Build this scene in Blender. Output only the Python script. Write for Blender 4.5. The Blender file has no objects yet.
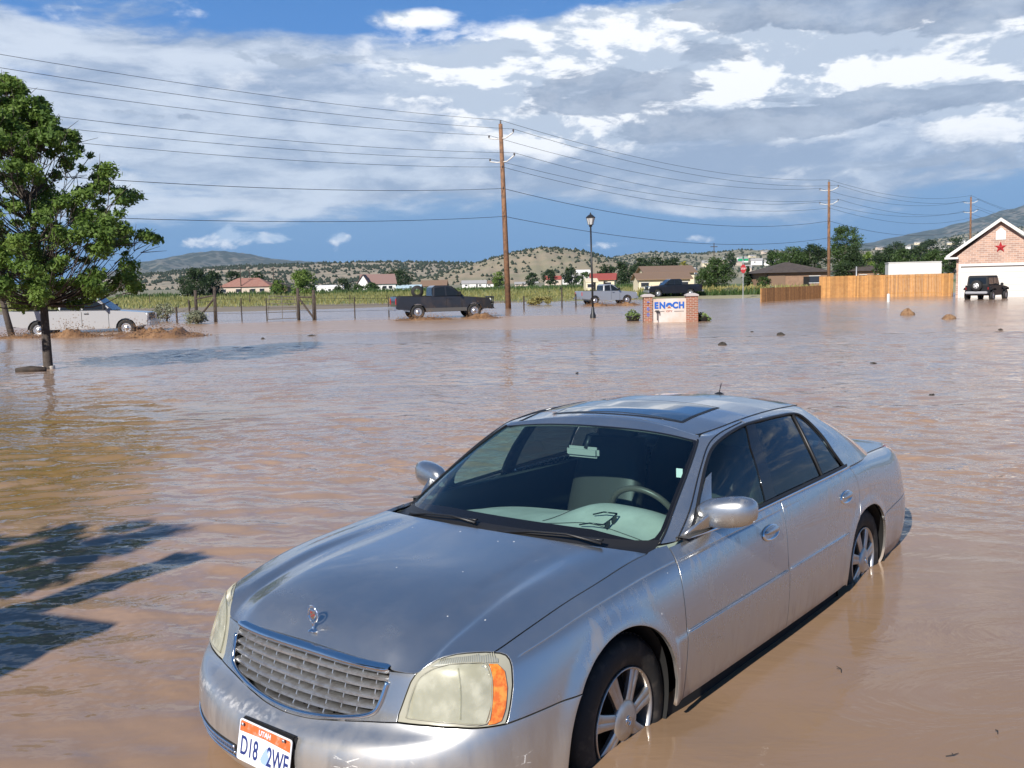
import bpy, bmesh, math, random
import numpy as np
from mathutils import Vector, Matrix, geometry
random.seed(7); np.random.seed(7)
PI = math.pi; R = math.radians
scn = bpy.context.scene; col = scn.collection
# ---------------------------------------------------------------- materials
def mat(name, base=(.5,.5,.5), rough=.5, metal=0, spec=.5, coat=0, noise=None, bump=None, **kw):
    """noise=(colour2, scale, contrast lo, hi)  bump=(scale, strength, distance)"""
    m = bpy.data.materials.new(name); m.use_nodes = True; nt = m.node_tree; b = nt.nodes['Principled BSDF']
    b.inputs['Base Color'].default_value = (*base, 1); b.inputs['Roughness'].default_value = rough; b.inputs['Metallic'].default_value = metal
    b.inputs['Specular IOR Level'].default_value = spec
    if coat: b.inputs['Coat Weight'].default_value = coat; b.inputs['Coat Roughness'].default_value = .04
    for k, v in kw.items(): b.inputs[k.replace('_', ' ')].default_value = v
    if noise or bump:
        tc = nt.nodes.new('ShaderNodeTexCoord')
    if noise:
        n = nt.nodes.new('ShaderNodeTexNoise'); n.inputs['Scale'].default_value = noise[1]; n.inputs['Detail'].default_value = 6; n.inputs['Roughness'].default_value = .6
        nt.links.new(tc.outputs['Object'], n.inputs['Vector'])
        r = nt.nodes.new('ShaderNodeMapRange'); r.inputs[1].default_value = noise[2]; r.inputs[2].default_value = noise[3]
        nt.links.new(n.outputs['Fac'], r.inputs[0])
        x = nt.nodes.new('ShaderNodeMix'); x.data_type = 'RGBA'; x.inputs[6].default_value = (*base, 1); x.inputs[7].default_value = (*noise[0], 1)
        nt.links.new(r.outputs[0], x.inputs[0]); nt.links.new(x.outputs[2], b.inputs['Base Color'])
    if bump:
        n = nt.nodes.new('ShaderNodeTexNoise'); n.inputs['Scale'].default_value = bump[0]; n.inputs['Detail'].default_value = 5
        nt.links.new(tc.outputs['Object'], n.inputs['Vector'])
        u = nt.nodes.new('ShaderNodeBump'); u.inputs['Strength'].default_value = bump[1]; u.inputs['Distance'].default_value = bump[2]
        nt.links.new(n.outputs['Fac'], u.inputs['Height']); nt.links.new(u.outputs[0], b.inputs['Normal'])
    return m
class NT:
    """tiny node helper"""
    def __init__(s, m): s.nt = m.node_tree; s.N = s.nt.nodes; s.L = s.nt.links
    def n(s, t, **kw):
        o = s.N.new('ShaderNode'+t)
        for k, v in kw.items():
            if k.startswith('i'): 
                key = k[1:]; key = int(key) if key.isdigit() else key.replace('_', ' ')
                if hasattr(v, 'node'): s.L.new(v, o.inputs[key])
                else: o.inputs[key].default_value = v
            else: setattr(o, k, v)
        return o
    def math(s, op, a, b=None, c=None, clamp=False):
        o = s.N.new('ShaderNodeMath'); o.operation = op; o.use_clamp = clamp
        for i, v in enumerate((a, b, c)):
            if v is None: continue
            if hasattr(v, 'node'): s.L.new(v, o.inputs[i])
            else: o.inputs[i].default_value = v
        return o.outputs[0]
    def rng(s, v, a, b, c=0., d=1., smooth=True):
        o = s.N.new('ShaderNodeMapRange'); o.interpolation_type = 'SMOOTHSTEP' if smooth else 'LINEAR'
        s.L.new(v, o.inputs[0])
        for i, q in zip((1,2,3,4), (a,b,c,d)): o.inputs[i].default_value = q
        return o.outputs[0]
    def mix(s, f, a, b):
        o = s.N.new('ShaderNodeMix'); o.data_type = 'RGBA'
        for i, v in ((0,f),(6,a),(7,b)):
            if hasattr(v, 'node'): s.L.new(v, o.inputs[i])
            else: o.inputs[i].default_value = v if i == 0 else (*v[:3], 1)
        return o.outputs[2]
# ---------------------------------------------------------------- mesh builder
class MB:
    def __init__(s): s.v = []; s.f = []; s.m = []; s.n = None; s.k = 0
    def add(s, V, F):
        o = len(s.v); s.v += [tuple(map(float, p)) for p in V]; s.f += [tuple(i+o for i in f) for f in F]; s.m += [s.k]*len(F); return s
    def box(s, c, d, rz=0, M=None, bev=0):
        x, y, z = [q/2 for q in d]
        if bev:
            bm = bmesh.new(); bmesh.ops.create_cube(bm, size=1); bmesh.ops.scale(bm, vec=d, verts=bm.verts)
            bmesh.ops.bevel(bm, geom=bm.edges[:], offset=bev, segments=2, affect='EDGES'); bm.verts.index_update()
            V = [v.co.copy() for v in bm.verts]; F = [[v.index for v in f.verts] for f in bm.faces]; bm.free()
        else:
            V = [Vector((a*x, b*y, e*z)) for a in (-1,1) for b in (-1,1) for e in (-1,1)]
            F = [(0,1,3,2),(4,6,7,5),(0,4,5,1),(2,3,7,6),(0,2,6,4),(1,5,7,3)]
        if M is None: M = Matrix.Rotation(rz, 3, 'Z')
        return s.add([M @ v + Vector(c) for v in V], F)
    def tube(s, path, r, n=8, closed=False, caps=True, flat=None):
        P = [Vector(p) for p in path]; N = len(P); rr = r if hasattr(r, '__len__') else [r]*N
        V = []; F = []; up = None
        for i, p in enumerate(P):
            a = P[i-1] if i or closed else P[i]; b = P[(i+1) % N] if i < N-1 or closed else P[i]
            t = (b-a).normalized() if (b-a).length > 1e-9 else Vector((0,0,1))
            if up is None: up = Vector((0,0,1)) if abs(t.z) < .9 else Vector((1,0,0))
            sd = t.cross(up)
            if sd.length < 1e-6: sd = t.cross(Vector((1,.1,0)))
            sd.normalize(); u2 = sd.cross(t).normalized(); up = u2
            fa, fb = flat or (1, 1)
            for k in range(n):
                q = 2*PI*k/n; V.append(p + (sd*math.cos(q)*fa + u2*math.sin(q)*fb)*rr[i])
        for i in range(N if closed else N-1):
            j = (i+1) % N
            for k in range(n): F.append((i*n+k, i*n+(k+1) % n, j*n+(k+1) % n, j*n+k))
        if caps and not closed: F.append(tuple(range(n))[::-1]); F.append(tuple((N-1)*n+k for k in range(n)))
        return s.add(V, F)
    def lathe(s, prof, n=24, c=(0,0,0), axis='Z', ang=2*PI):
        """prof [(r, h)] about axis through c"""
        V = []; F = []; m = len(prof); cl = abs(ang-2*PI) < 1e-6; nn = n if cl else n+1
        for k in range(nn):
            q = ang*k/n
            for r_, h in prof:
                a, b = r_*math.cos(q), r_*math.sin(q)
                V.append({'Z': (a, b, h), 'Y': (a, h, b), 'X': (h, a, b)}[axis])
        for k in range(n):
            j = (k+1) % nn
            for i in range(m-1): F.append((k*m+i, j*m+i, j*m+i+1, k*m+i+1))
        c = Vector(c); return s.add([Vector(v)+c for v in V], F)
    def prism(s, pts, h, M=None):
        """2-D outline extruded from 0 to h along local z, M places it"""
        n = len(pts); V = [Vector((x, y, 0)) for x, y in pts]+[Vector((x, y, h)) for x, y in pts]
        F = [tuple(range(n))[::-1], tuple(range(n, 2*n))]+[(i, (i+1) % n, (i+1) % n+n, i+n) for i in range(n)]
        if M is not None: V = [M @ v for v in V]
        return s.add(V, F)
    def grid(s, fn, us, vs):
        V = [fn(u, v) for u in us for v in vs]; n = len(vs)
        return s.add(V, [(i*n+j, (i+1)*n+j, (i+1)*n+j+1, i*n+j+1) for i in range(len(us)-1) for j in range(n-1)])
    def build(s, name, m, parent=None, smooth=False, fix=True, loc=None, auto=None):
        me = bpy.data.meshes.new(name); me.from_pydata(s.v, [], s.f)
        ms = m if isinstance(m, (list, tuple)) else [m]
        for q in ms: me.materials.append(q)
        if len(ms) > 1: me.polygons.foreach_set('material_index', s.m)
        if fix:
            bm = bmesh.new(); bm.from_mesh(me); bmesh.ops.recalc_face_normals(bm, faces=bm.faces); bm.to_mesh(me); bm.free()
        if smooth: me.polygons.foreach_set('use_smooth', [True]*len(me.polygons))
        if smooth and auto: me.set_sharp_from_angle(angle=R(auto))
        me.update(); o = bpy.data.objects.new(name, me); col.objects.link(o)
        if parent: o.parent = parent
        if loc: o.location = loc
        return o
def tag(o, label=None, cat=None, group=None, kind=None):
    for k, v in (('label', label), ('category', cat), ('group', group), ('kind', kind)):
        if v: o[k] = v
    return o
def empty(name, loc=(0,0,0), rz=0, label=None, cat=None, group=None):
    o = bpy.data.objects.new(name, None); col.objects.link(o); o.location = loc; o.rotation_euler = (0, 0, rz); o.empty_display_size = .2
    return tag(o, label, cat, group)
def copy_tree(o, parent=None):
    c = o.copy(); col.objects.link(c)
    if parent: c.parent = parent
    for ch in o.children: copy_tree(ch, c)
    return c
def catmull(P, n=6, closed=False):
    P = np.array(P, float); N = len(P); out = []
    for i in range(N if closed else N-1):
        g = (lambda j: P[j % N]) if closed else (lambda j: P[min(max(j, 0), N-1)])
        p0, p1, p2, p3 = g(i-1), g(i), g(i+1), g(i+2)
        for k in range(n):
            t = k/n; out.append(.5*(2*p1+(p2-p0)*t+(2*p0-5*p1+4*p2-p3)*t*t+(3*p1-p0-3*p2+p3)*t**3))
    if not closed: out.append(P[-1])
    return [tuple(q) for q in out]
def text_mesh(s, size, depth=.002, bold=0):
    cu = bpy.data.curves.new('lettering', 'FONT'); cu.body = s; cu.size = size; cu.extrude = depth; cu.align_x = 'CENTER'; cu.align_y = 'CENTER'; cu.offset = bold
    o = bpy.data.objects.new('lettering', cu); col.objects.link(o); dg = bpy.context.evaluated_depsgraph_get(); dg.update()
    me = bpy.data.meshes.new_from_object(o.evaluated_get(dg)); bpy.data.objects.remove(o); bpy.data.curves.remove(cu)
    return me
def text(s, size, name, m, parent, M, depth=.002, bold=0, sx=1):
    me = text_mesh(s, size, depth, bold); me.transform(Matrix.Diagonal((sx,1,1,1))); me.transform(M.to_4x4() if len(M) == 3 else M)
    me.name = name; me.materials.clear(); me.materials.append(m); o = bpy.data.objects.new(name, me); col.objects.link(o); o.parent = parent; return o
# ---------------------------------------------------------------- camera (metres; water surface z=0)
FPX, CH, PITCH, ROLL = 949.1, 1.90, math.atan2(285-384, 949.1), R(-1.2)
def basis(yaw, pitch, roll):
    cy, sy, cp, sp = math.cos(yaw), math.sin(yaw), math.cos(pitch), math.sin(pitch)
    f = Vector((cy*cp, sy*cp, sp)); r = Vector((sy, -cy, 0)); u = r.cross(f); c, s_ = math.cos(roll), math.sin(roll)
    return c*r+s_*u, -s_*r+c*u, f
CR, CU, CF = basis(PI/2, PITCH, ROLL); CPOS = Vector((0, 0, CH))
cd = bpy.data.cameras.new('camera'); cam = bpy.data.objects.new('camera', cd); col.objects.link(cam); scn.camera = cam
cd.sensor_width = 36; cd.lens = FPX/1024*36; cd.clip_start = .1; cd.clip_end = 80000
cam.matrix_world = Matrix(((CR.x, CU.x, -CF.x, 0), (CR.y, CU.y, -CF.y, 0), (CR.z, CU.z, -CF.z, CH), (0,0,0,1)))
def ray(px, py): return CF + CR*((px-512)/FPX) - CU*((py-384)/FPX)
def G(px, py, z=0.):
    d = ray(px, py); return CPOS + d*((z-CH)/d.z)
def D(px, py, y):
    """point seen at px,py standing y metres ahead"""
    d = ray(px, py); return CPOS + d*(y/d.y)
# ---------------------------------------------------------------- render settings
scn.render.engine = 'CYCLES'; scn.view_settings.view_transform = 'Standard'; scn.view_settings.look = 'None'; scn.view_settings.exposure = 0
# ---------------------------------------------------------------- car body surfaces (metres, front axle at x=0, +x forward, +y driver side)
def bsp(c, t):
    """uniform cubic b-spline through control rows c (n,...) at parameter array t in [0,n-1]"""
    c = np.asarray(c, float); n = len(c)
    ext = np.concatenate([[2*c[0]-c[1]], c, [2*c[-1]-c[-2]], [3*c[-1]-2*c[-2]]])
    t = np.clip(np.asarray(t, float), 0, n-1); i = np.minimum(t.astype(int), n-2); f = t-i
    sh = f.shape + (1,)*(c.ndim-1); f = f.reshape(sh)
    return ((1-f)**3*ext[i] + (3*f**3-6*f**2+4)*ext[i+1] + (-3*f**3+3*f**2+3*f+1)*ext[i+2] + f**3*ext[i+3])/6
REF = [(1.105,0),(1.095,.25),(1.055,.47),(.965,.66),(.845,.795),(.70,.868),(.50,.905),(.30,.922),(.05,.932),(-.2,.938),(-.45,.942),(-.75,.945),
       (-1.1,.946),(-1.5,.946),(-1.9,.945),(-2.3,.94),(-2.6,.93),(-2.9,.917),(-3.2,.903),(-3.5,.888),(-3.75,.878),(-3.99,.83),(-4.11,.69),(-4.14,.48),(-4.165,.25),(-4.17,0)]
KZ = {0:[.20,.23,.31,.39,.455,.49,.505,.56,.64,.71,.76,.79], 2:[.20,.23,.31,.40,.475,.515,.535,.58,.65,.715,.76,.79],
      4:[.20,.23,.32,.42,.51,.55,.572,.62,.68,.74,.775,.80], 5:[.20,.23,.32,.43,.53,.575,.60,.65,.71,.765,.795,.815],
      7:[.19,.22,.32,.44,.55,.60,.66,.74,.80,.845,.878,.895], 9:[.18,.21,.31,.45,.56,.61,.69,.78,.84,.885,.925,.945],
      11:[.17,.20,.31,.45,.57,.63,.71,.79,.86,.91,.95,.97], 13:[.17,.20,.31,.45,.58,.64,.72,.80,.88,.935,.975,1.0],
      15:[.17,.20,.31,.45,.59,.65,.73,.82,.90,.955,.995,1.02], 17:[.18,.21,.31,.45,.59,.65,.73,.82,.90,.955,.99,1.015],
      19:[.20,.23,.32,.45,.59,.64,.72,.80,.875,.93,.965,.98], 21:[.22,.25,.33,.45,.57,.62,.70,.78,.85,.905,.94,.96],
      25:[.24,.27,.34,.45,.56,.60,.68,.77,.85,.91,.95,.97]}
KO = {0:[.10,.05,.015,0,.012,.045,.105,.14,.165,.195,.225,.26], 2:[.10,.05,.015,0,.012,.04,.09,.12,.145,.165,.185,.215],
      4:[.10,.05,.015,0,.008,.02,.035,.05,.07,.09,.115,.155], 5:[.10,.05,.015,0,.003,.008,.014,.025,.045,.065,.095,.15],
      7:[.09,.045,.012,.002,0,.002,.008,.02,.035,.06,.10,.17], 9:[.09,.045,.014,.003,0,.002,.006,.018,.04,.072,.125,.175],
      11:[.10,.05,.018,.003,0,.003,.007,.014,.03,.055,.078,.11], 13:[.10,.05,.018,.003,0,.003,.007,.012,.022,.038,.058,.09],
      15:[.10,.05,.018,.003,0,.003,.006,.010,.018,.032,.05,.08], 17:[.09,.045,.015,.003,0,.003,.008,.014,.026,.045,.075,.13],
      19:[.09,.045,.015,.003,0,.006,.012,.022,.04,.07,.11,.18], 21:[.10,.05,.02,.004,0,.012,.025,.04,.06,.085,.12,.20],
      25:[.10,.05,.02,.004,0,.02,.035,.045,.055,.07,.10,.18]}
def _lin(K):
    ks = sorted(K); a = np.array([K[k] for k in ks], float)
    return np.stack([np.interp(np.arange(26), ks, a[:, j]) for j in range(a.shape[1])], 1)
def _shell():
    r = np.array(REF); full = np.concatenate([r[:0:-1]*[1,-1], r, r[-2::-1]*[1,-1]])
    t = full[26-1+1:][:0]
    d = np.zeros_like(r)
    for k in range(26):
        a = r[k-1] if k else r[1]*[1,-1]
        b = r[k+1] if k < 25 else r[24]*[1,-1]
        d[k] = b-a
    n = np.stack([d[:,1], -d[:,0]], 1); n /= np.linalg.norm(n, axis=1)[:,None]
    z, o = _lin(KZ), _lin(KO)
    T = np.zeros((26, 12, 3)); T[:,:,0] = r[:,0:1]-n[:,0:1]*o; T[:,:,1] = r[:,1:2]-n[:,1:2]*o; T[:,:,2] = z
    return T
SH = _shell()
_m = SH[3:0:-1]*[1,-1,1]; _e = SH[-2:-5:-1]*[1,-1,1]
SHX = np.concatenate([_m, SH, _e])            # station k sits at index k+3
def shell(s, v):
    """s: station (negative = passenger side), v: level 0..11"""
    s = np.asarray(s, float); v = np.asarray(v, float); sg = np.where(s < 0, -1., 1.); a = np.abs(s)+3
    i = np.minimum(a.astype(int), len(SHX)-3); f = (a-i)[:,None,None]
    g = lambda j: SHX[np.clip(j, 0, len(SHX)-1)]
    R = ((1-f)**3*g(i-1)+(3*f**3-6*f**2+4)*g(i)+(-3*f**3+3*f**2+3*f+1)*g(i+1)+f**3*g(i+2))/6     # (n,12,3)
    ext = np.concatenate([2*R[:,:1]-R[:,1:2], R, 2*R[:,-1:]-R[:,-2:-1]], 1)
    v = np.clip(v, 0, 11); j = np.minimum(v.astype(int), 10); q = (v-j)[:,None]; n = np.arange(len(s))
    P = ((1-q)**3*ext[n,j]+(3*q**3-6*q**2+4)*ext[n,j+1]+(-3*q**3+3*q**2+3*q+1)*ext[n,j+2]+q**3*ext[n,np.minimum(j+3,13)])/6
    P[:,1] *= sg
    return P
GB = [(-.20,0,.965),(-.225,.30,.962),(-.31,.58,.952),(-.43,.755,.942),(-.56,.835,.95),(-1.0,.872,.955),(-1.5,.884,.975),(-2.0,.893,.99),(-2.5,.893,1.0),(-2.88,.872,1.0),
      (-3.2,.81,.995),(-3.42,.66,.99),(-3.50,.35,1.0),(-3.52,0,1.0)]
GT = [(-1.215,0,1.372),(-1.21,.28,1.368),(-1.175,.50,1.352),(-1.135,.625,1.334),(-1.20,.675,1.332),(-1.38,.685,1.35),(-1.65,.69,1.366),(-1.95,.688,1.368),(-2.25,.675,1.355),(-2.5,.645,1.335),
      (-2.68,.585,1.318),(-2.72,.48,1.335),(-2.69,.28,1.36),(-2.67,0,1.37)]
def roofz(x, y):
    zc = np.interp(x, [-3.2,-2.9,-2.7,-2.5,-2.3,-2.0,-1.7,-1.45,-1.2,-1.0,-.8], [1.26,1.345,1.385,1.415,1.433,1.443,1.436,1.418,1.383,1.345,1.29])
    return zc - .055*np.abs(y/.62)**2.3
def _green():
    B, Tt = np.array(GB), np.array(GT); n = len(B)
    c = np.array([[-1.9,0]]*n); L = []
    for w, bul in ((0,0),(.2,.012),(.45,.02),(.7,.016),(.9,.006),(1.0,0)):
        P = B*(1-w)+Tt*w
        o = P[:,:2]-np.array([-1.9,0]); o[:,0] *= .3; o /= np.maximum(np.linalg.norm(o,axis=1),1e-6)[:,None]
        P[:,:2] += o*bul; P[:,2] += bul*.4; L.append(P)
    o = Tt[:,:2]-np.array([-1.9,0]); o[:,0] *= .45; o /= np.linalg.norm(o,axis=1)[:,None]
    for inn, keep in ((.035,.6),(.085,1.),(.15,1.),(.22,1.)):
        xy = Tt[:,:2]-o*inn; z = roofz(xy[:,0], xy[:,1]); P = np.column_stack([xy, z*keep+(Tt[:,2]+.018)*(1-keep)]); L.append(P)
    return np.stack(L, 1)
GR = _green(); GRX = np.concatenate([GR[3:0:-1]*[1,-1,1], GR, GR[-2:-5:-1]*[1,-1,1]])
def green(s, v):
    """greenhouse: s 0 windscreen centre .. 13 rear glass centre, v 0 base .. 5 roof edge .. 9 on the roof"""
    s = np.asarray(s, float); v = np.asarray(v, float); sg = np.where(s < 0, -1., 1.); a = np.abs(s)+3
    i = np.minimum(a.astype(int), len(GRX)-3); f = (a-i)[:,None,None]; g = lambda j: GRX[np.clip(j,0,len(GRX)-1)]
    R = ((1-f)**3*g(i-1)+(3*f**3-6*f**2+4)*g(i)+(-3*f**3+3*f**2+3*f+1)*g(i+1)+f**3*g(i+2))/6
    m = R.shape[1]; ext = np.concatenate([2*R[:,:1]-R[:,1:2], R, 2*R[:,-1:]-R[:,-2:-1]], 1)
    v = np.clip(v, 0, m-1); j = np.minimum(v.astype(int), m-2); q = (v-j)[:,None]; n = np.arange(len(s))
    P = ((1-q)**3*ext[n,j]+(3*q**3-6*q**2+4)*ext[n,j+1]+(-3*q**3+3*q**2+3*q+1)*ext[n,j+2]+q**3*ext[n,np.minimum(j+3,m+1)])/6
    P[:,1] *= sg
    return P
# ---------------------------------------------------------------- the flooded silver sedan
CARM = Matrix(((-0.6212,0.7836,0.0004),(-0.7834,-0.621,0.0244),(0.0194,0.0148,0.9997)))
def dirt_paint(name, base, metal, rough, spots=True):
    m = mat(name, base, rough, metal, coat=1.); t = NT(m); b = t.N['Principled BSDF']; tc = t.n('TexCoord'); ob = tc.outputs['Object']
    sp = t.n('SeparateXYZ', iVector=ob)
    big = t.n('TexNoise', iVector=ob, iScale=2.3, iDetail=7., iRoughness=.65).outputs['Fac']
    fine = t.n('TexNoise', iVector=ob, iScale=38., iDetail=5., iRoughness=.7).outputs['Fac']
    run = t.n('Mapping', iVector=ob, iScale=(6., 6., 1.2)).outputs[0]
    streak = t.n('TexNoise', iVector=run, iScale=3., iDetail=6., iRoughness=.6).outputs['Fac']
    low = t.rng(sp.outputs['Z'], .66, .26); low = t.math('MULTIPLY', low, t.rng(streak, .35, .65, .25, 1.))
    dust = t.math('MULTIPLY', t.rng(big, .35, .75, .05, .9), t.rng(fine, .3, .7, .5, .8))
    stn = t.math('MULTIPLY', t.math('MULTIPLY', t.rng(streak, .48, .66), t.rng(big, .42, .58)), t.math('MULTIPLY', t.rng(t.math('ABSOLUTE', sp.outputs['Y']), .84, .90), .30)); tide = t.math('MULTIPLY', t.rng(t.math('ADD', sp.outputs['Z'], t.math('MULTIPLY', streak, .10)), .40, .37), .45); film = t.math('ADD', t.math('ADD', tide, stn), t.math('ADD', t.math('MULTIPLY', low, .45), t.math('MULTIPLY', dust, .16)), clamp=True)
    c = t.mix(film, base, (.33,.24,.17))
    vor = t.n('TexVoronoi', iVector=ob, iScale=13.); dd = t.math('LESS_THAN', t.math('ADD', vor.outputs['Distance'], t.math('MULTIPLY', fine, .13)), .112)
    cell = t.n('TexNoise', iVector=ob, iScale=3.3, iDetail=1.).outputs['Fac']; dd = t.math('MULTIPLY', dd, t.math('GREATER_THAN', cell, .50)) 
    if spots: c = t.mix(dd, c, (.75,.75,.72))
    t.L.new(c, b.inputs['Base Color'])
    met = t.math('SUBTRACT', metal, t.math('MULTIPLY', film, .8), clamp=True)
    if spots: met = t.math('MULTIPLY', met, t.math('SUBTRACT', 1., dd))
    t.L.new(met, b.inputs['Metallic'])
    t.L.new(t.math('ADD', rough, t.math('MULTIPLY', film, .30)), b.inputs['Roughness'])
    t.L.new(t.math('SUBTRACT', 1., t.math('MULTIPLY', film, .9), clamp=True), b.inputs['Coat Weight'])
    flake = t.n('TexNoise', iVector=ob, iScale=900., iDetail=1.).outputs['Fac']
    bp = t.n('Bump', iHeight=flake, iStrength=.02, iDistance=.002); t.L.new(bp.outputs[0], b.inputs['Normal'])
    return m
PAINT = dirt_paint('silver_paint', (.52,.525,.52), .93, .25)
BPAINT = dirt_paint('scratched_bumper_paint', (.54,.545,.54), .90, .33, False)
def _scr():
    t = NT(BPAINT); b = t.N['Principled BSDF']; ob = t.n('TexCoord').outputs['Object']; src = b.inputs['Base Color'].links[0].from_socket
    wv = t.n('TexVoronoi', iVector=t.n('Mapping', iVector=ob, iRotation=(.3,.5,.2), iScale=(1,.55,2.6)).outputs[0], iScale=7., feature='DISTANCE_TO_EDGE'); n = t.n('TexNoise', iVector=ob, iScale=5., iDetail=4.).outputs['Fac']; z = t.n('SeparateXYZ', iVector=ob)
    k = t.math('MULTIPLY', t.math('MULTIPLY', t.math('LESS_THAN', wv.outputs['Distance'], .014), t.rng(t.n('TexNoise', iVector=ob, iScale=60., iDetail=3.).outputs['Fac'], .4, .55)), t.rng(n, .50, .58)); k = t.math('MULTIPLY', k, t.rng(z.outputs['Z'], .50, .44))
    wear = t.math('MULTIPLY', t.rng(t.n('TexNoise', iVector=ob, iScale=34., iDetail=5., iRoughness=.7).outputs['Fac'], .44, .66), t.math('MULTIPLY', t.rng(z.outputs['Z'], .470, .482), t.rng(z.outputs['Z'], .512, .495))); wear = t.math('MULTIPLY', wear, t.rng(z.outputs['Y'], .05, -.1))
    f = t.math('MAXIMUM', k, t.math('MULTIPLY', wear, .45)); c = t.mix(f, src, (.70,.69,.66)); t.L.new(c, b.inputs['Base Color'])
    for nm in ('Metallic', 'Coat Weight'):
        q = b.inputs[nm].links[0].from_socket; t.L.new(t.math('MULTIPLY', q, t.math('SUBTRACT', 1., f)), b.inputs[nm])
_scr()
CHROME = mat('chrome', (.78,.79,.80), .07, 1)
SATIN = mat('satin_silver', (.60,.61,.62), .32, .85, noise=((.34,.29,.24), 30, .45, .8))
BLACK = mat('black_trim', (.012,.012,.013), .45)
GLOSSB = mat('gloss_black', (.008,.008,.009), .08)
DARK = mat('dark_cavity', (.006,.006,.006), .85)
RUBBER = mat('tyre_rubber', (.014,.014,.014), .7, noise=((.075,.062,.05), 13, .52, .75), bump=(60, .3, .004))
def thin_glass(name, tint, rough=.0, f=1.5):
    m = bpy.data.materials.new(name); m.use_nodes = True; t = NT(m); t.N.remove(t.N['Principled BSDF']); o = t.N['Material Output']
    tr = t.n('BsdfTransparent', iColor=(*tint, 1)); gl = t.n('BsdfGlossy', iColor=(1,1,1,1), iRoughness=rough); geo = t.n('NewGeometry')
    dt = t.n('VectorMath', operation='DOT_PRODUCT'); t.L.new(geo.outputs['Normal'], dt.inputs[0]); t.L.new(geo.outputs['Incoming'], dt.inputs[1])
    c = t.math('SUBTRACT', 1., t.math('ABSOLUTE', dt.outputs['Value']), clamp=True); k = t.math('ADD', .07, t.math('MULTIPLY', t.math('POWER', c, 5.), .90), clamp=True)
    mx = t.n('MixShader'); t.L.new(k, mx.inputs[0]); t.L.new(tr.outputs[0], mx.inputs[1]); t.L.new(gl.outputs[0], mx.inputs[2]); t.L.new(mx.outputs[0], o.inputs[0])
    return m
WSG = thin_glass('windscreen_glass', (.68,.88,.85)); SIDEG = thin_glass('side_glass', (.50,.68,.60)); TINTG = thin_glass('tinted_glass', (.10,.12,.12))
def sm(x): x = np.clip(x, 0, 1); return x*x*(3-2*x)
FARCH = [(6.366,.063),(6.256,1.408),(6.201,2.172),(6.217,2.89),(6.304,3.588),(6.55,4.86),(6.70,5.6),(6.938,6.225),(7.229,6.624),(7.535,6.833),(7.857,6.85),(8.176,6.675),(8.471,6.337),(8.738,5.846),(8.966,5.16),(9.147,4.197),(9.274,3.439),(9.342,2.82),(9.349,2.204),(9.295,1.539),(9.179,.486)]
RARCH = [(15.595,0),(15.507,.952),(15.464,1.843),(15.469,2.692),(15.519,3.262),(15.616,3.78),(15.758,4.358),(15.944,4.982),(16.171,5.416),(16.441,5.662),(16.801,5.746),(17.161,5.677),(17.431,5.445),(17.657,5.022),(17.843,4.381),(17.987,3.783),(18.088,3.26),(18.142,2.676),(18.15,1.762),(18.115,.62),(18.026,.0)]
def carS(s, v):
    s = np.asarray(s, float); v = np.asarray(v, float); P = shell(s, v); a = np.abs(s)
    N = nrm(shell, s, v, P)
    d = .006*sm((4.72-v)/.14)*sm((a-9.35)/.03)*sm((15.4-a)/.3)
    d = d-.004*np.exp(-((v-9.0)/.045)**2)*sm((a-5.2)/.3)*sm((14.2-a)/3.)
    for path, pk in ((FARCH, .016), (RARCH, .010)):
        A = shell(*np.array(catmull(path, 3)).T)[:, [0,2]]; q = P[:, [0,2]]
        dist = np.full(len(q), 9.)
        near = (np.abs(q[:,0]-A[:,0].mean()) < .6)
        if near.any():
            Q = q[near][:,None,:]; B0, B1 = A[:-1][None], A[1:][None]; e = B1-B0
            tt = np.clip(((Q-B0)*e).sum(2)/(e**2).sum(2), 0, 1); dist[near] = np.linalg.norm(Q-(B0+e*tt[...,None]), axis=2).min(1)
        d = d+pk*sm(1-dist/.085)*sm((P[:,2]-.2)/.1)
    return P+N*d[:,None]
def nrm(fn, s, v, P=None, e=.02):
    a = fn(s+e, v)-fn(s-e, v); b = fn(s, v+e)-fn(s, v-e); n = np.cross(a, b); l = np.linalg.norm(n, axis=1); n /= np.maximum(l, 1e-9)[:,None]
    return n
def nout(fn, s, v):
    """outward unit normal of a car surface"""
    e = .03; s = np.asarray(s, float); v = np.asarray(v, float)
    a = fn(s+e, v)-fn(s-e, v); b = fn(s, v+e)-fn(s, v-e); n = np.cross(a, b); n /= np.maximum(np.linalg.norm(n, axis=1), 1e-9)[:,None]
    P = fn(s, v); ctr = np.stack([np.clip(P[:,0], -3.2, .2), 0*P[:,0], 0*P[:,0]+.45], 1); sg = np.sign(((P-ctr)*n).sum(1).sum()) or 1
    return n*sg
def resample(pts, seg, sx):
    out = []
    n = len(pts)
    for i in range(n):
        a, b = np.array(pts[i]), np.array(pts[(i+1) % n]); L = math.hypot((b[0]-a[0])*sx, b[1]-a[1]); k = max(1, int(math.ceil(L/seg)))
        for j in range(k): out.append(tuple(a+(b-a)*j/k))
    return out
def inpoly(x, y, P):
    c = np.zeros(len(x), bool); n = len(P)
    for i in range(n):
        x1, y1 = P[i]; x2, y2 = P[(i+1) % n]
        if y1 == y2: continue
        q = ((y1 > y) != (y2 > y)) & (x < (x2-x1)*(y-y1)/(y2-y1)+x1); c ^= q
    return c
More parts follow.
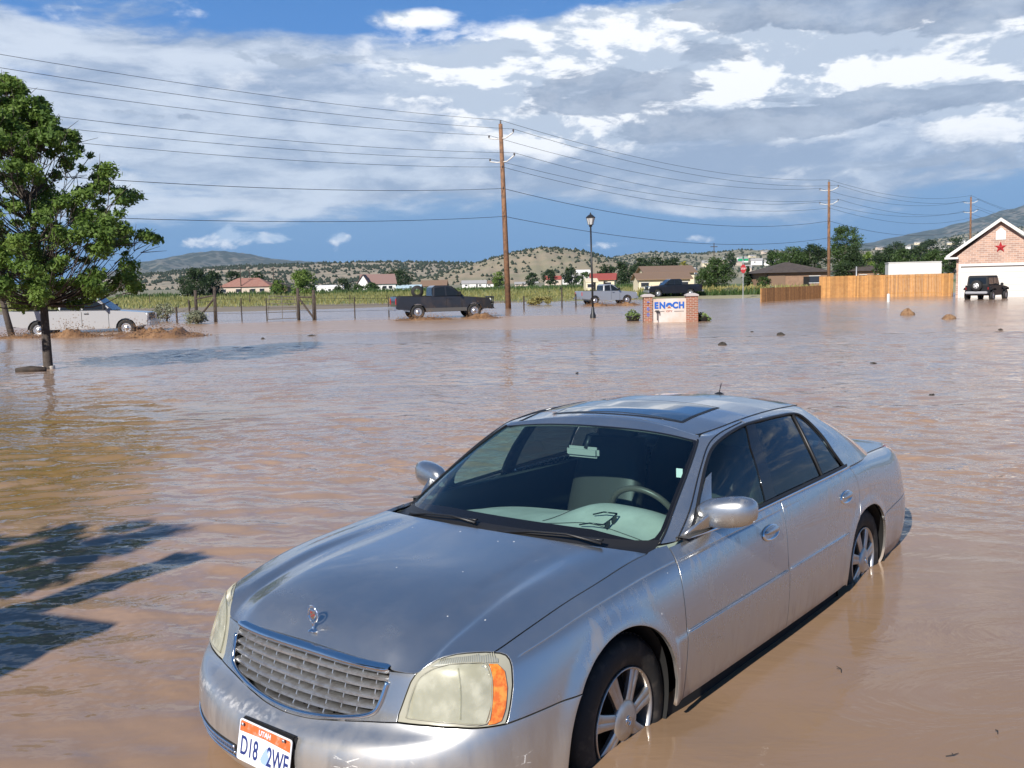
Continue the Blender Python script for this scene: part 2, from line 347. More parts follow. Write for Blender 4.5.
def pdist(x, y, P):
    d = np.full(len(x), 1e9); Q = np.stack([x, y], 1)
    for i in range(len(P)):
        a = np.array(P[i]); e = np.array(P[(i+1) % len(P)])-a; L = (e**2).sum()
        if L < 1e-12: continue
        t = np.clip(((Q-a) @ e)/L, 0, 1); d = np.minimum(d, np.linalg.norm(Q-(a+t[:,None]*e), axis=1))
    return d
def panel(name, m, parent, fn, outline, sx=4., step=.4, gap=.0025, depth=.014, off=0., rows=(), mirror=False, edge=.002, label=None):
    """trimmed piece of surface fn(s,v) with rolled, folded-in edges and exact surface normals"""
    O = [(-s, v) for s, v in outline] if mirror else list(outline)
    O = resample(O, step*.8, sx); P2 = [(s*sx, v) for s, v in O]
    xs = [p[0] for p in P2]; ys = [p[1] for p in P2]
    gx = np.arange(min(xs), max(xs), step); gy = sorted(set(list(np.arange(min(ys), max(ys), step))+list(rows)))
    X, Y = np.meshgrid(gx, gy); X, Y = X.ravel(), Y.ravel()
    if mirror: X = -X-0.0; X = X[::-1]*1.0; X = np.where(True, -X, X)
    k = inpoly(X, Y, P2); X, Y = X[k], Y[k]
    if len(X): 
        k = pdist(X, Y, P2) > step*.45; X, Y = X[k], Y[k]
    nb = len(P2); V2 = [Vector(p) for p in P2]+[Vector(p) for p in zip(X, Y)]
    r = geometry.delaunay_2d_cdt(V2, [(i, (i+1) % nb) for i in range(nb)], [], 1, 1e-6)
    vv = np.array([tuple(p) for p in r[0]]); tris = [tuple(t) for t in r[2]]; orig = r[3]
    s, v = vv[:,0]/sx, vv[:,1]; n = nout(fn, s, v); P = fn(s, v)+n*off
    bidx = {}
    for i, o in enumerate(orig):
        for q in o:
            if q < nb: bidx[q] = i
    ring = [bidx[i] for i in range(nb) if i in bidx]; nb = len(ring)
    B = P[ring]; t = np.roll(B, -1, 0)-np.roll(B, 1, 0); t /= np.maximum(np.linalg.norm(t, axis=1), 1e-9)[:,None]
    side = np.cross(t, n[ring]); side /= np.maximum(np.linalg.norm(side, axis=1), 1e-9)[:,None]
    area = sum(P2[i][0]*P2[(i+1) % len(P2)][1]-P2[(i+1) % len(P2)][0]*P2[i][1] for i in range(len(P2)))
    e = .03; c0 = np.array([s.mean()]), np.array([v.mean()])
    du = fn(c0[0]+e, c0[1])-fn(c0[0]-e, c0[1]); dv = fn(c0[0], c0[1]+e)-fn(c0[0], c0[1]-e)
    hand = np.sign((np.cross(du, dv)*nout(fn, *c0)).sum()); sg = np.sign(area)*hand
    side = side*sg
    P[ring] = B-side*(gap+edge); A = P[ring]; ox = n[ring]
    A1 = A+side*edge-ox*edge; A2 = A1-ox*depth
    V = list(P)+list(A1)+list(A2); N = list(n)+list(side)+list(side); b0 = len(P); F = []
    for tr_ in tris:
        a, b, c = (P[i] for i in tr_[:3]); fl = np.dot(np.cross(b-a, c-a), n[tr_[0]]) < 0; F.append(tuple(tr_[::-1]) if fl else tr_)
    for i in range(nb):
        j = (i+1) % nb; a, b = ring[i], ring[j]; q1 = (a, b, b0+j, b0+i); q2 = (b0+i, b0+j, b0+nb+j, b0+nb+i)
        if sg < 0 : q1, q2 = q1[::-1], q2[::-1]
        F += [q1[::-1], q2[::-1]]
    me = bpy.data.meshes.new(name); me.from_pydata([tuple(p) for p in V], [], F); me.materials.append(m)
    me.polygons.foreach_set('use_smooth', [True]*len(me.polygons)); me.update()
    me.normals_split_custom_set_from_vertices([tuple(q) for q in N])
    o = bpy.data.objects.new(name, me); col.objects.link(o); o.parent = parent
    if label: o['label'] = label
    return o
def ringpanel(name, m, parent, fn, outer, inner, off=0., sx=1., n=120):
    """band between two closed outlines on fn"""
    def rs(P):
        P = np.array(P+[P[0]], float); d = np.r_[0, np.cumsum(np.hypot(*(np.diff(P, axis=0)*[sx, 1]).T))]; t = np.linspace(0, d[-1], n, endpoint=False)
        return np.stack([np.interp(t, d, P[:,0]), np.interp(t, d, P[:,1])], 1)
    a, b = rs(outer), rs(inner); V = []; N = []
    K = 3
    for k in range(K+1):
        q = a+(b-a)*k/K; nn = nout(fn, q[:,0], q[:,1]); V += list(fn(q[:,0], q[:,1])+nn*off); N += list(nn)
    F = [(k*n+i, k*n+(i+1) % n, (k+1)*n+(i+1) % n, (k+1)*n+i) for k in range(K) for i in range(n)]
    me = bpy.data.meshes.new(name); me.from_pydata([tuple(p) for p in V], [], F); me.materials.append(m)
    me.polygons.foreach_set('use_smooth', [True]*len(me.polygons)); me.update(); me.normals_split_custom_set_from_vertices([tuple(q) for q in N])
    o = bpy.data.objects.new(name, me); col.objects.link(o); o.parent = parent; return o
def along(fn, pts, off=.0, n=6, mirror=False):
    q = np.array(catmull(pts, n)); P = fn(q[:,0], q[:,1])+nout(fn, q[:,0], q[:,1])*off
    if mirror: P = P*[1,-1,1]
    return [tuple(p) for p in P]
car = empty('sedan', (0,0,0), label='silver four door sedan stranded in the muddy floodwater nearest the camera', cat='car')
car.matrix_world = Matrix.Translation(Vector((-0.2493,4.1992,-2.1042+CH))) @ CARM.to_4x4()
HL = [(2.417,6.635),(2.429,7.092),(2.528,7.884),(2.636,8.681),(2.756,9.218),(2.983,9.803),(3.266,10.417),(3.55,10.70),(3.804,10.84),(4.1,10.83),(4.391,10.70),(4.63,10.5),(4.805,10.234),(4.95,9.95),(5.05,9.601),(5.092,9.15),(5.092,8.655),(5.034,7.703),(4.888,6.513),(4.753,5.35)]
HLB = [(4.753,5.35),(4.321,5.69),(3.688,6.20),(3.074,6.48),(2.417,6.635)]
SHUT = [(4.805,10.234),(5.3,10.42),(5.823,10.506),(6.802,10.5),(7.955,10.486),(9.012,10.62),(9.4,10.66)]
BTOP = [(0,5.80),(.5,5.90),(1.0,6.15),(1.5,6.38),(1.85,6.50),(2.417,6.60)]          # nose panel / bumper seam
# --- bumper
half = catmull(BTOP, 4)[:-1]+[(2.417,6.60),(3.074,6.44),(3.688,6.16),(4.321,5.65),(4.753,5.30),(5.541,5.113),(6.55,4.86)]+catmull(FARCH[:6], 4)[::-1][1:]+[(5.5,.25),(4,.25),(2,.25)]
bum = half+[(-s, v) for s, v in half[::-1] if abs(s) > 1e-6][:]
bum = [(s, v) for s, v in half]+[(0,.25)]+[(-s, v) for s, v in half[::-1] if s > 1e-6]
fb = panel('front_bumper', BPAINT, car, carS, bum, step=.35, gap=.0015)
# --- nose panel with the grille opening as a notch
GRT = [(2.12,9.15),(2.10,8.6),(2.02,7.7),(1.92,7.1),(1.80,6.85),(1.5,6.62),(1.0,6.35),(.5,6.12),(0,6.05)]
nose = [(0,5.80)]+catmull(BTOP, 4)[1:]+HL[:5]+[(2.70,9.25),(2.12,9.20)]+catmull(GRT, 3)[1:]
nose = nose+[(-s, v) for s, v in nose[::-1] if s > 1e-6]
# two halves share the narrow lip under the grille
hn = [(0,5.80)]+catmull(BTOP, 4)[1:]+HL[:5]+[(2.12,9.20)]+catmull(GRT, 3)[1:]
for mi in (False, True): panel('nose_panel', PAINT, car, carS, hn, step=.3, gap=.001, mirror=mi)
# --- grille
gb = MB(); 
def gpt(s, v, d): 
    s_, v_ = np.array([s]), np.array([v]); return (shell(s_, v_)+nout(shell, s_, v_)*d)[0]
out = [(-2.1,9.55),(-2.12,8.6),(-2.0,7.5),(-1.85,6.95),(-1.4,6.55),(-.7,6.2),(0,6.05),(.7,6.2),(1.4,6.55),(1.85,6.95),(2.0,7.5),(2.12,8.6),(2.1,9.55)]
gr = MB().grid(lambda a, b: gpt(a, b, -.075), np.linspace(-2.05,2.05,24), np.linspace(6.3,9.6,6)).build('grille', DARK, car, smooth=True)
def vbot(s): return float(np.interp(abs(s), [0,.7,1.4,1.85,2.0,2.1], [6.1,6.25,6.6,7.0,7.5,8.6]))
for k in range(7):
    v0 = 6.22+k*.475; b = MB(); ss = [s for s in np.linspace(-2.12,2.12,48) if vbot(s) < v0+.35]
    if len(ss) < 2: continue
    V = []; F = []
    prof = [(-.004, .0), (.002, .12), (-.012, .27), (-.045, .40), (-.065, .40), (-.05, .12)]
    b = MB(); m_ = len(prof)
    for a in ss: V += [gpt(a, v0+dv, d) for d, dv in prof]
    for i in range(len(ss)-1):
        for j in range(m_): F.append((i*m_+j, (i+1)*m_+j, (i+1)*m_+(j+1) % m_, i*m_+(j+1) % m_))
    F += [tuple(range(m_)), tuple((len(ss)-1)*m_+j for j in range(m_))]
    b.add(V, F).build('slat', SATIN, gr, smooth=True, auto=35)
b = MB()
for k in range(11):
    s0 = -1.8+k*.36
    for kk in range(6):
        va = 6.22+kk*.475+.08; vb_ = va+.47
        if va < vbot(s0)-.05: continue
        q = [gpt(s0-.012, va, -.012), gpt(s0+.012, va, -.012), gpt(s0+.012, vb_, -.012), gpt(s0-.012, vb_, -.012), gpt(s0-.012, va, -.06), gpt(s0+.012, va, -.06), gpt(s0+.012, vb_, -.06), gpt(s0-.012, vb_, -.06)]
        b.add(q, [(0,1,2,3),(4,5,6,7),(0,1,5,4),(1,2,6,5),(2,3,7,6),(3,0,4,7)])
b.build('divider', SATIN, gr)
MB().tube([tuple(gpt(s, v, .004)) for s, v in catmull(out[1:-1], 5)], .009, 8).build('grille_frame', CHROME, gr, smooth=True)
# chrome header bar above the grille
hb = MB(); V = []; F = []; ss = np.linspace(-2.13, 2.13, 60); prof = [(-.022,9.84),(-.006,9.76),(.008,9.55),(.014,9.30),(.012,9.12),(-.004,9.0),(-.02,9.0)]
for a in ss:
    w = min(1, (2.16-abs(a))/.12)**.5
    V += [gpt(a, 9.42+(v-9.42)*w, d) for d, v in prof]
m_ = len(prof); F = [(i*m_+j, (i+1)*m_+j, (i+1)*m_+j+1, i*m_+j+1) for i in range(len(ss)-1) for j in range(m_-1)]
hb.add(V, F).build('chrome_header', CHROME, gr, smooth=True)
# --- hood: patch spanned by its own edges, which lie on the body surface
hf = [(0,9.72),(.8,9.70),(1.6,9.62),(2.0,9.50),(2.13,9.30),(2.3,9.22),(2.756,9.235)]+HL[5:13]
hf = np.array(catmull(hf, 5)); hfP = shell(hf[:,0], hf[:,1]); hfd = np.r_[0, np.cumsum(np.linalg.norm(np.diff(hfP, axis=0), axis=1))]; hfd /= hfd[-1]
sh_ = np.array(catmull(SHUT, 5)); shP = shell(sh_[:,0], sh_[:,1]); shd = np.r_[0, np.cumsum(np.linalg.norm(np.diff(shP, axis=0), axis=1))]; shd /= shd[-1]
hr = np.array(catmull([(-.165,0,.973),(-.172,.2,.972),(-.20,.42,.966),(-.262,.65,.953),(-.30,.74,.944),tuple(shP[-1])], 5)); hrd = np.r_[0, np.cumsum(np.linalg.norm(np.diff(hr, axis=0), axis=1))]; hrd /= hrd[-1]
def i3(t, d, P): return np.stack([np.interp(t, d, P[:,k]) for k in range(3)], -1)
def hood(a, b):
    """a 0 nose..1 windscreen, b -1..1 across"""
    a = np.clip(np.asarray(a, float), -.02, 1.02); b = np.asarray(b, float); sg = np.where(b < 0, -1., 1.)[:,None]*[0,1,0]+[1,0,1]; c = np.clip(np.abs(b), 0, 1); ac = np.clip(a, 0, 1)
    Fp = i3(c, hfd, hfP)*sg; Rp = i3(c, hrd, hr)*sg; Sp = i3(ac, shd, shP); S0 = Sp*[1,1,1]; S1 = Sp*[1,-1,1]; A = a[:,None]; w = ((b+1)/2)[:,None]
    F1, F0, R1, R0 = hfP[-1], hfP[-1]*[1,-1,1], hr[-1], hr[-1]*[1,-1,1]
    P = Fp*(1-A)+Rp*A+(S1*(1-w)+S0*w)-((F0*(1-w)+F1*w)*(1-A)+(R0*(1-w)+R1*w)*A)
    yy = np.abs(P[:,1]); core = 1-sm((yy-.38-.20*ac)/(.26+.06*ac))
    P[:,2] += (.036*(1-np.exp(-ac/.035))*(1-sm(ac/1.0))+.010*sm(ac/.08)*(1-ac)**.5)*core
    P[:,2] += .012*np.clip(1-c**2, 0, 1)*sm(ac/.15)*sm((1-ac)/.5)
    return P
no, nv = 40, 30
hoodout = [(0,-1+2*i/no) for i in range(no)]+[(i/nv, 1) for i in range(nv)]+[(1, 1-2*i/no) for i in range(no)]+[(1-i/nv, -1) for i in range(nv)]
panel('hood', PAINT, car, hood, hoodout, sx=1., step=.03, gap=.002)
# --- fenders, doors, quarter panels
DF = [(9.655,1.95),(9.68,2.645),(9.735,4.0),(9.744,4.989),(9.737,6.781),(9.78,8.0),(9.858,9.123),(9.93,10.2),(9.97,10.75)]
DR = [(12.97,1.95),(12.978,4.56),(12.99,8),(13.02,9.4),(13.05,10.42)]
QF = [(16.13,5.42),(16.224,6.171),(16.26,7.2),(16.18,8.6),(16.041,9.974),(15.98,10.42)]
fend = [(4.753,5.298),(5.541,5.113)]+catmull(FARCH[5:18]+[(9.352,1.95)], 4)+catmull(DF, 4)+[(9.7,10.9),(9.45,10.78)]+catmull(SHUT, 4)[::-1]+HL[13:-1]
fdoor = catmull(DF, 4)[:-3]+[(9.95,10.42),(11,10.42),(12,10.42)]+catmull(DR, 4)[::-1]
rdoor = catmull(DR, 4)+[(14,10.42),(15,10.42)]+catmull(QF, 4)[::-1]+catmull(RARCH[2:9], 4)[::-1][2:]+[(15.40,1.95)]
quar = catmull(QF, 4)+[(17,10.45),(18,10.45),(19,10.45),(20,10.45),(20.7,10.4),(20.95,9.6),(21.0,8),(20.95,6.5),(20.85,5.1),(20.6,4.95),(19.5,4.55),(18.6,4.25)]+catmull(RARCH[8:16]+[(17.93,4.02)], 4)[::-1][:-3]
grow = [8.93,8.965,9.0,9.035,9.07]; srow = [4.56,4.60,4.64,4.68,4.72]
for mi in (False, True):
    f = panel('front_fender', PAINT, car, carS, fend, step=.33, rows=grow, mirror=mi)
    d1 = panel('front_door', PAINT, car, carS, fdoor, step=.4, rows=grow+srow, mirror=mi)
    d2 = panel('rear_door', PAINT, car, carS, rdoor, step=.4, rows=grow+srow, mirror=mi)
    panel('quarter_panel', PAINT, car, carS, quar, step=.36, mirror=mi)
    sg = -1 if mi else 1
    for dd, s0 in ((d1, 12.50), (d2, 15.38)):                      # handles: oval chrome dish and pull
        c = np.array([s0]), np.array([7.72 if s0 < 14 else 7.3]); P = carS(*c)[0]; nn = nout(carS, *c)[0]
        if mi: P = P*[1,-1,1]; nn = nn*[1,-1,1]
        T = Matrix(((1,0,nn[0]),(0,0,nn[1]),(0,1,nn[2]))); 
        b = MB(); X = Vector((1,0,0)); N_ = Vector(nn); Z_ = N_.cross(X).normalized()*(1 if N_.cross(X).z > 0 else -1)
        def put(x, z, o): return Vector(P)+X*x+Z_*z+N_*o
        k = 28; V = []; 
        for rx, rz, o in ((.098,.040,.001),(.094,.037,.008),(.084,.030,.008),(.078,.026,-.004),(.02,.01,-.006)):
            V += [put(rx*math.cos(2*PI*i/k), rz*math.copysign(abs(math.sin(2*PI*i/k))**.85, math.sin(2*PI*i/k)), o) for i in range(k)]
        F = [(r_*k+i, r_*k+(i+1) % k, (r_+1)*k+(i+1) % k, (r_+1)*k+i) for r_ in range(4) for i in range(k)]+[tuple(4*k+i for i in range(k))]
        h = b.add(V, F).build('handle', CHROME, dd, smooth=True)
        b = MB(); V = []
        for x in np.linspace(-.085,.085,15):
            w = math.sqrt(max(0,1-(x/.088)**2)); zc = .006
            V += [put(x, zc+.022*w+.003, .010), put(x, zc+.018*w, .021*w**.5+.004), put(x, zc-.008*w, .023*w**.5+.004), put(x, zc-.012*w, .012)]
        F = [(i*4+j, (i+1)*4+j, (i+1)*4+(j+1) % 4, i*4+(j+1) % 4) for i in range(14) for j in range(4)]+[(0,1,2,3),(56,57,58,59)]
        b.add(V, F).build('pull', PAINT, h, smooth=True)
    # side moulding glint line and belt trims
    MB().tube(along(carS, [(9.79,4.70),(11,4.66),(12.93,4.64)], .003, 8, mi), .0032, 6).build('rub_strip', SATIN, d1, smooth=True)
    MB().tube(along(carS, [(13.03,4.64),(14.2,4.62),(15.45,4.56)], .003, 8, mi), .0032, 6).build('rub_strip', SATIN, d2, smooth=True)
    # rear bumper corner and lamps
    tl = [(21.03,5.2),(21.05,8),(21.0,9.7),(20.85,10.35),(21.6,10.35),(22.5,10.2),(22.6,8),(22.6,5.2)]
    panel('tail_light', mat('tail_lens', (.30,.012,.012), .12, coat=1) if not mi else bpy.data.materials['tail_lens'], car, carS, tl, step=.35, mirror=mi)
rb = [(17.93,4.02),(18.6,4.25),(19.5,4.55),(20.6,4.95),(21.5,5.0),(23,5.0),(25,5.0)]
rb = rb+[(25,.5),(21,.5),(18.12,.7)]+catmull(RARCH[15:20], 3)[::-1]
for mi in (False, True): panel('rear_bumper', PAINT, car, carS, rb, step=.4, mirror=mi, gap=.001)
for mi in (False, True): panel('trunk_face', PAINT, car, carS, [(22.65,5.1),(25,5.1),(25,10.4),(22.6,10.4)], step=.4, mirror=mi, gap=.0005)
# --- trunk deck
dk = np.stack([np.linspace(16.4,21.2,60), np.full(60, 10.45)], 1); dkP = shell(dk[:,0], dk[:,1]); dkd = np.linspace(0,1,60)
rr = shell(np.linspace(21.2,25,40), np.full(40, 10.45))[::-1]; rrd = np.linspace(0,1,40)
def deck(a, b):
    a = np.asarray(a, float); b = np.asarray(b, float); sg = np.where(b < 0, -1., 1.)[:,None]*[0,1,0]+[1,0,1]; c = np.clip(np.abs(b), 0, 1); ac = np.clip(a, 0, 1)
    Rp = i3(c, rrd, rr)*sg; Sp = i3(ac, dkd, dkP); F1 = dkP[0]; F0 = F1*[1,-1,1]; w = ((b+1)/2)[:,None]; Fp = F0*(1-w)+F1*w; A = a[:,None]; R1 = rr[-1]; R0 = R1*[1,-1,1]
    P = Fp*(1-A)+Rp*A+(Sp*[1,-1,1]*(1-w)+Sp*w)-(Fp*(1-A)+(R0*(1-w)+R1*w)*A)
    P[:,2] += .022*(1-c**2)*sm(a/.1)*(1-.6*ac)+.006
    return P
panel('trunk_lid', PAINT, car, deck, [(0,-1+2*i/30) for i in range(30)]+[(i/20,1) for i in range(20)]+[(1,1-2*i/30) for i in range(30)]+[(1-i/20,-1) for i in range(20)], sx=1., step=.05)
# --- greenhouse
WSE = [(3.16,.02),(3.198,.58),(3.108,1.694),(3.05,2.908),(2.98,4.2),(2.93,4.56)]
DLO = [(3.93,.02),(3.98,.75),(3.85,1.93),(3.76,3.1),(3.93,4.02),(4.6,4.72),(5.5,5.2),(6.2,5.05),(7.0,4.98),(7.95,4.85),(8.22,4.0),(8.17,2.56),(8.06,1.36),(8.08,.02)]
DIT = [(3.0,4.98),(3.35,6.2),(3.919,6.95),(5,6.75),(6.09,6.63),(7.2,6.6),(8.35,6.6),(9.3,6.6),(10.0,6.4),(10.6,6.0)]
rail = WSE+[(2.93,4.9)]+catmull(DIT, 3)+[(10.9,5.2),(11.0,4.6),(11.02,2.5),(11.05,.0),(9.8,.0),(8.6,.0)]+catmull(DLO, 3)[::-1]
for mi in (False, True): panel('roof_rail', PAINT, car, green, rail, sx=3., step=.22, mirror=mi, gap=.0008)
panel('roof_header', PAINT, car, green, [(s, 4.56) for s in np.linspace(2.93,-2.93,14)]+[(-3.0,4.98),(-3.1,5.9),(-2.5,6.6),(0,6.6),(2.5,6.6),(3.1,5.9),(3.0,4.98)], sx=3., step=.22, gap=.0005)
e1 = [(s, 6.62) for s in np.linspace(-2.5,2.5,12)]; 
rs_ = green(np.array([q[0] for q in e1]), np.array([q[1] for q in e1]))[:,:2]
dit = np.array(catmull([(2.6,6.62),(3.1,6.35)]+DIT[2:]+[(11.2,5.6),(12,5.3),(13,5.25)], 3)); dp = green(dit[:,0], dit[:,1])[:,:2]
ro = [tuple(p) for p in rs_]+[tuple(p) for p in dp[1:-1]]+[(p[0], -p[1]) for p in dp[::-1]][1:-1]
def roofS(x, y): x = np.asarray(x, float); y = np.asarray(y, float); return np.stack([x, y, roofz(x, y)], 1)
SX0, SX1, SY = -1.33, -1.74, .415
panel('roof', PAINT, car, roofS, ro, sx=1., step=.045, gap=.0012, depth=.006)
SUNG = mat('sunroof_glass', (.02,.026,.032), .03, 0, 1., coat=1, Coat_IOR=2.2)
panel('sunroof', SUNG, car, roofS, [(SX0,-SY),(SX0-.03,0),(SX0,SY),(SX1,SY),(SX1,-SY)][::-1], sx=1., step=.05, off=.0035, depth=.003)
ringpanel('sunroof_seal', BLACK, car, roofS, [(SX0+.018,-SY-.015),(SX0+.018,SY+.015),(SX1-.015,SY+.015),(SX1-.015,-SY-.015)], [(SX0,-SY),(SX0,SY),(SX1,SY),(SX1,-SY)], off=.002)
for sg in (): MB().tube([(SX0+.01, sg*.40, roofz(SX0,.4)+.006), (SX0-.05, sg*.42, roofz(SX0-.05,.42)+.022), (SX0-.12, sg*.425, roofz(SX0-.12,.42)+.008)], .004, 6).build('deflector_arm', BLACK, car, smooth=True)
wso = [(s, .0) for s in np.linspace(-3.16,3.16,20)]+WSE[1:]+[(s, 4.58) for s in np.linspace(2.7,-2.7,16)]+[(-s, v) for s, v in WSE[::-1][:-1]]
panel('windscreen', WSG, car, green, wso, sx=3., step=.3, gap=0., depth=.001, edge=.0004, off=-.003)
wsi = [(-2.81,.27),(-2.4,.36),(-1.9,.46),(-1.387,.512),(-.6,.52),(.2,.507),(1,.49),(1.65,.47),(2.3,.28),(2.65,.17),(2.85,.17),(3.02,.3),(3.07,.6),(3.03,1.2),(2.96,1.9),(2.89,3.0),(2.85,4.1),(2.72,4.40)]+[(s, 4.42) for s in np.linspace(2.5,-2.5,14)]+[(-2.72,4.40),(-2.9,4.1),(-2.97,3.0),(-3.03,1.9),(-3.06,1.2),(-3.05,.5),(-2.95,.3)]
ringpanel('windscreen_border', GLOSSB, car, green, wso, wsi, off=-.0012, sx=3., n=240)
for mi in (False, True):
    MB().tube(along(green, [(3.22,.02),(3.235,.58),(3.145,1.694),(3.085,2.908),(3.01,4.2),(2.97,4.6)], .001, 6, mi), .006, 6).build('windscreen_seal', BLACK, car, smooth=True)
    fw = [(4.1,.33),(4.08,.9),(3.96,1.93),(3.86,3.1),(4.03,3.93),(4.64,4.6),(5.58,5.1),(5.50,3.1),(5.60,1.72),(5.72,.33),(5,.33)]
    panel('front_window', SIDEG, car, green, fw, sx=3., step=.25, mirror=mi, gap=0., depth=.001, edge=.0004, off=-.008)
    rw_ = [(5.98,.33),(5.93,1.25),(5.87,3.0),(5.98,4.95),(7.0,4.85),(7.74,4.72),(7.40,2.9),(7.27,1.65),(7.22,.33)]
    panel('rear_window', TINTG, car, green, rw_, sx=3., step=.25, mirror=mi, gap=0., depth=.001, edge=.0004, off=-.006)
    qw = [(7.28,.33),(7.32,1.65),(7.44,2.6),(7.83,4.68),(8.08,3.9),(8.02,2.56),(7.93,1.36),(7.95,.33)]
    panel('quarter_window', TINTG, car, green, qw, sx=3., step=.25, mirror=mi, gap=0., depth=.001, edge=.0004, off=-.006)
    bpil = [(5.72,.1),(5.62,1.7),(5.52,3.1),(5.58,5.22),(5.98,5.1),(5.87,3.1),(5.93,1.3),(5.98,.1)]
    panel('door_pillar', GLOSSB, car, green, bpil, sx=3., step=.25, mirror=mi, gap=.0005, off=-.002)
    MB().tube(along(green, [(7.25,.2),(7.295,1.65),(7.42,2.8),(7.80,4.85)], -.002, 6, mi), .010, 6).build('window_divider', BLACK, car, smooth=True)
    MB().tube(along(green, [(3.96,.1),(4.02,.8),(3.90,1.93),(3.81,3.1),(3.98,3.98),(4.62,4.68),(5.5,5.16),(6.2,5.02),(7.0,4.95),(7.9,4.82),(8.16,4.0),(8.11,2.56),(8.0,1.36),(8.02,.1)], .0, 4, mi), .0085, 6).build('window_seal', BLACK, car, smooth=True)
    MB().tube(along(green, [(3.70,.05),(3.745,1.25),(3.60,2.8),(3.68,4.3),(4.4,5.5),(5.6,6.0)], .001, 5, mi), .0035, 6).build('door_gasket', BLACK, car, smooth=True)
    MB().tube(along(green, [(5.62,5.3),(5.68,6.0),(5.72,6.6)], .001, 4, mi), .003, 6).build('rail_joint', SATIN, car, smooth=True)
    MB().tube(along(green, [(3.9,.16),(5,.16),(6,.16),(7,.16),(8.1,.16)], .004, 6, mi), .010, 8, flat=(.5,1.3)).build('belt_trim', BLACK, car, smooth=True)
    MB().tube(along(green, [(3.9,-.0),(5,.0),(6,.0),(7,.0),(8.15,.02)], .006, 6, mi), .008, 8, flat=(.6,1)).build('belt_chrome', CHROME, car, smooth=True)
    MB().tube(along(green, [(3.1,6.35)]+DIT[2:-1], .001, 3, mi), .003, 6).build('roof_joint', BLACK, car, smooth=True)
rg = [(11.1,.2),(11.05,2.5),(11.0,4.7),(12,4.75),(13,4.75),(13,.2),(12,.2)]
for mi in (False, True): panel('rear_screen', TINTG, car, green, rg, sx=3., step=.3, mirror=mi, gap=0., depth=.001, edge=.0003)
for mi in (False, True): panel('rear_header', PAINT, car, green, [(10.95,4.78),(10.7,5.9),(11.3,5.7),(12,5.35),(13,5.3),(13,4.8),(12,4.8)], sx=3., step=.3, mirror=mi, gap=0.)
# --- cowl and wipers
cs = np.linspace(-1, 1, 41); ca = hood(np.full(41, 1.0), cs); cb_ = green(cs*3.2, np.full(41, .20)); cb0 = green(cs*3.2, np.full(41, .0))
V = [tuple(p-np.array([0,0,.012])) for p in ca]+[tuple((p+q)/2-np.array([0,0,.022])) for p, q in zip(ca, cb0)]+[tuple(p+np.array([.012,0,-.004])) for p in cb0]+[tuple(p+np.array([.006,0,-.0])) for p in cb_]
cw = MB().add(V, [(r_*41+i, r_*41+i+1, (r_+1)*41+i+1, (r_+1)*41+i) for r_ in range(3) for i in range(40)]).build('cowl', BLACK, car, smooth=True)
for pts in ([(-.25,.60),(-.235,.42),(-.215,.25),(-.20,.05)], [(-.20,-.08),(-.215,-.25),(-.25,-.45),(-.32,-.64)]):
    pp = [Vector((x-.01, y, 1.0-.045*y*y-.012*i+.0)) for i, (x, y) in enumerate(pts)]
    w = MB().tube(catmull([tuple(p) for p in pp], 4), .006, 6, flat=(1.6,.8)).build('wiper', BLACK, car, smooth=True)
    b = MB().tube([pp[0]+Vector((.012,0,-.012)), pp[1]+Vector((.01,0,.012)), pp[2]+Vector((.01,0,.012)), pp[3]+Vector((.012,0,-.008))], [.008,.005,.005,.004], 6).build('wiper_arm', BLACK, w, smooth=True)
# --- headlights
LENS = thin_glass('clouded_lens', (.92,.92,.86)); _t = NT(LENS); _o = _t.N['Material Output']; _src = _o.inputs[0].links[0].from_socket
_n = _t.n('TexNoise', iVector=_t.n('TexCoord').outputs['Object'], iScale=13., iDetail=5.).outputs['Fac']; _d = _t.n('BsdfDiffuse', iColor=(.64,.635,.52,1)); _m = _t.n('MixShader'); _t.L.new(_t.rng(_n, .35, .7, .12, .50), _m.inputs[0]); _t.L.new(_src, _m.inputs[1]); _t.L.new(_d.outputs[0], _m.inputs[2]); _t.L.new(_m.outputs[0], _o.inputs[0])
BEZ = mat('lens_border', (.33,.32,.25), .25, coat=.6); REFL = mat('reflector', (.90,.90,.86), .16, .9, bump=(30, .9, .02)); AMBER = mat('amber_lens', (.58,.13,.01), .2, coat=1, noise=((.80,.28,.04), 34, .45, .6), bump=(70, .5, .003))
RIB = mat('ribbed_trim', (.30,.31,.28), .4, .3)
def lerp_out(P, c, k): return [(c[0]+(s-c[0])*k, c[1]+(v-c[1])*k) for s, v in P]
full = HL+HLB[1:-1]
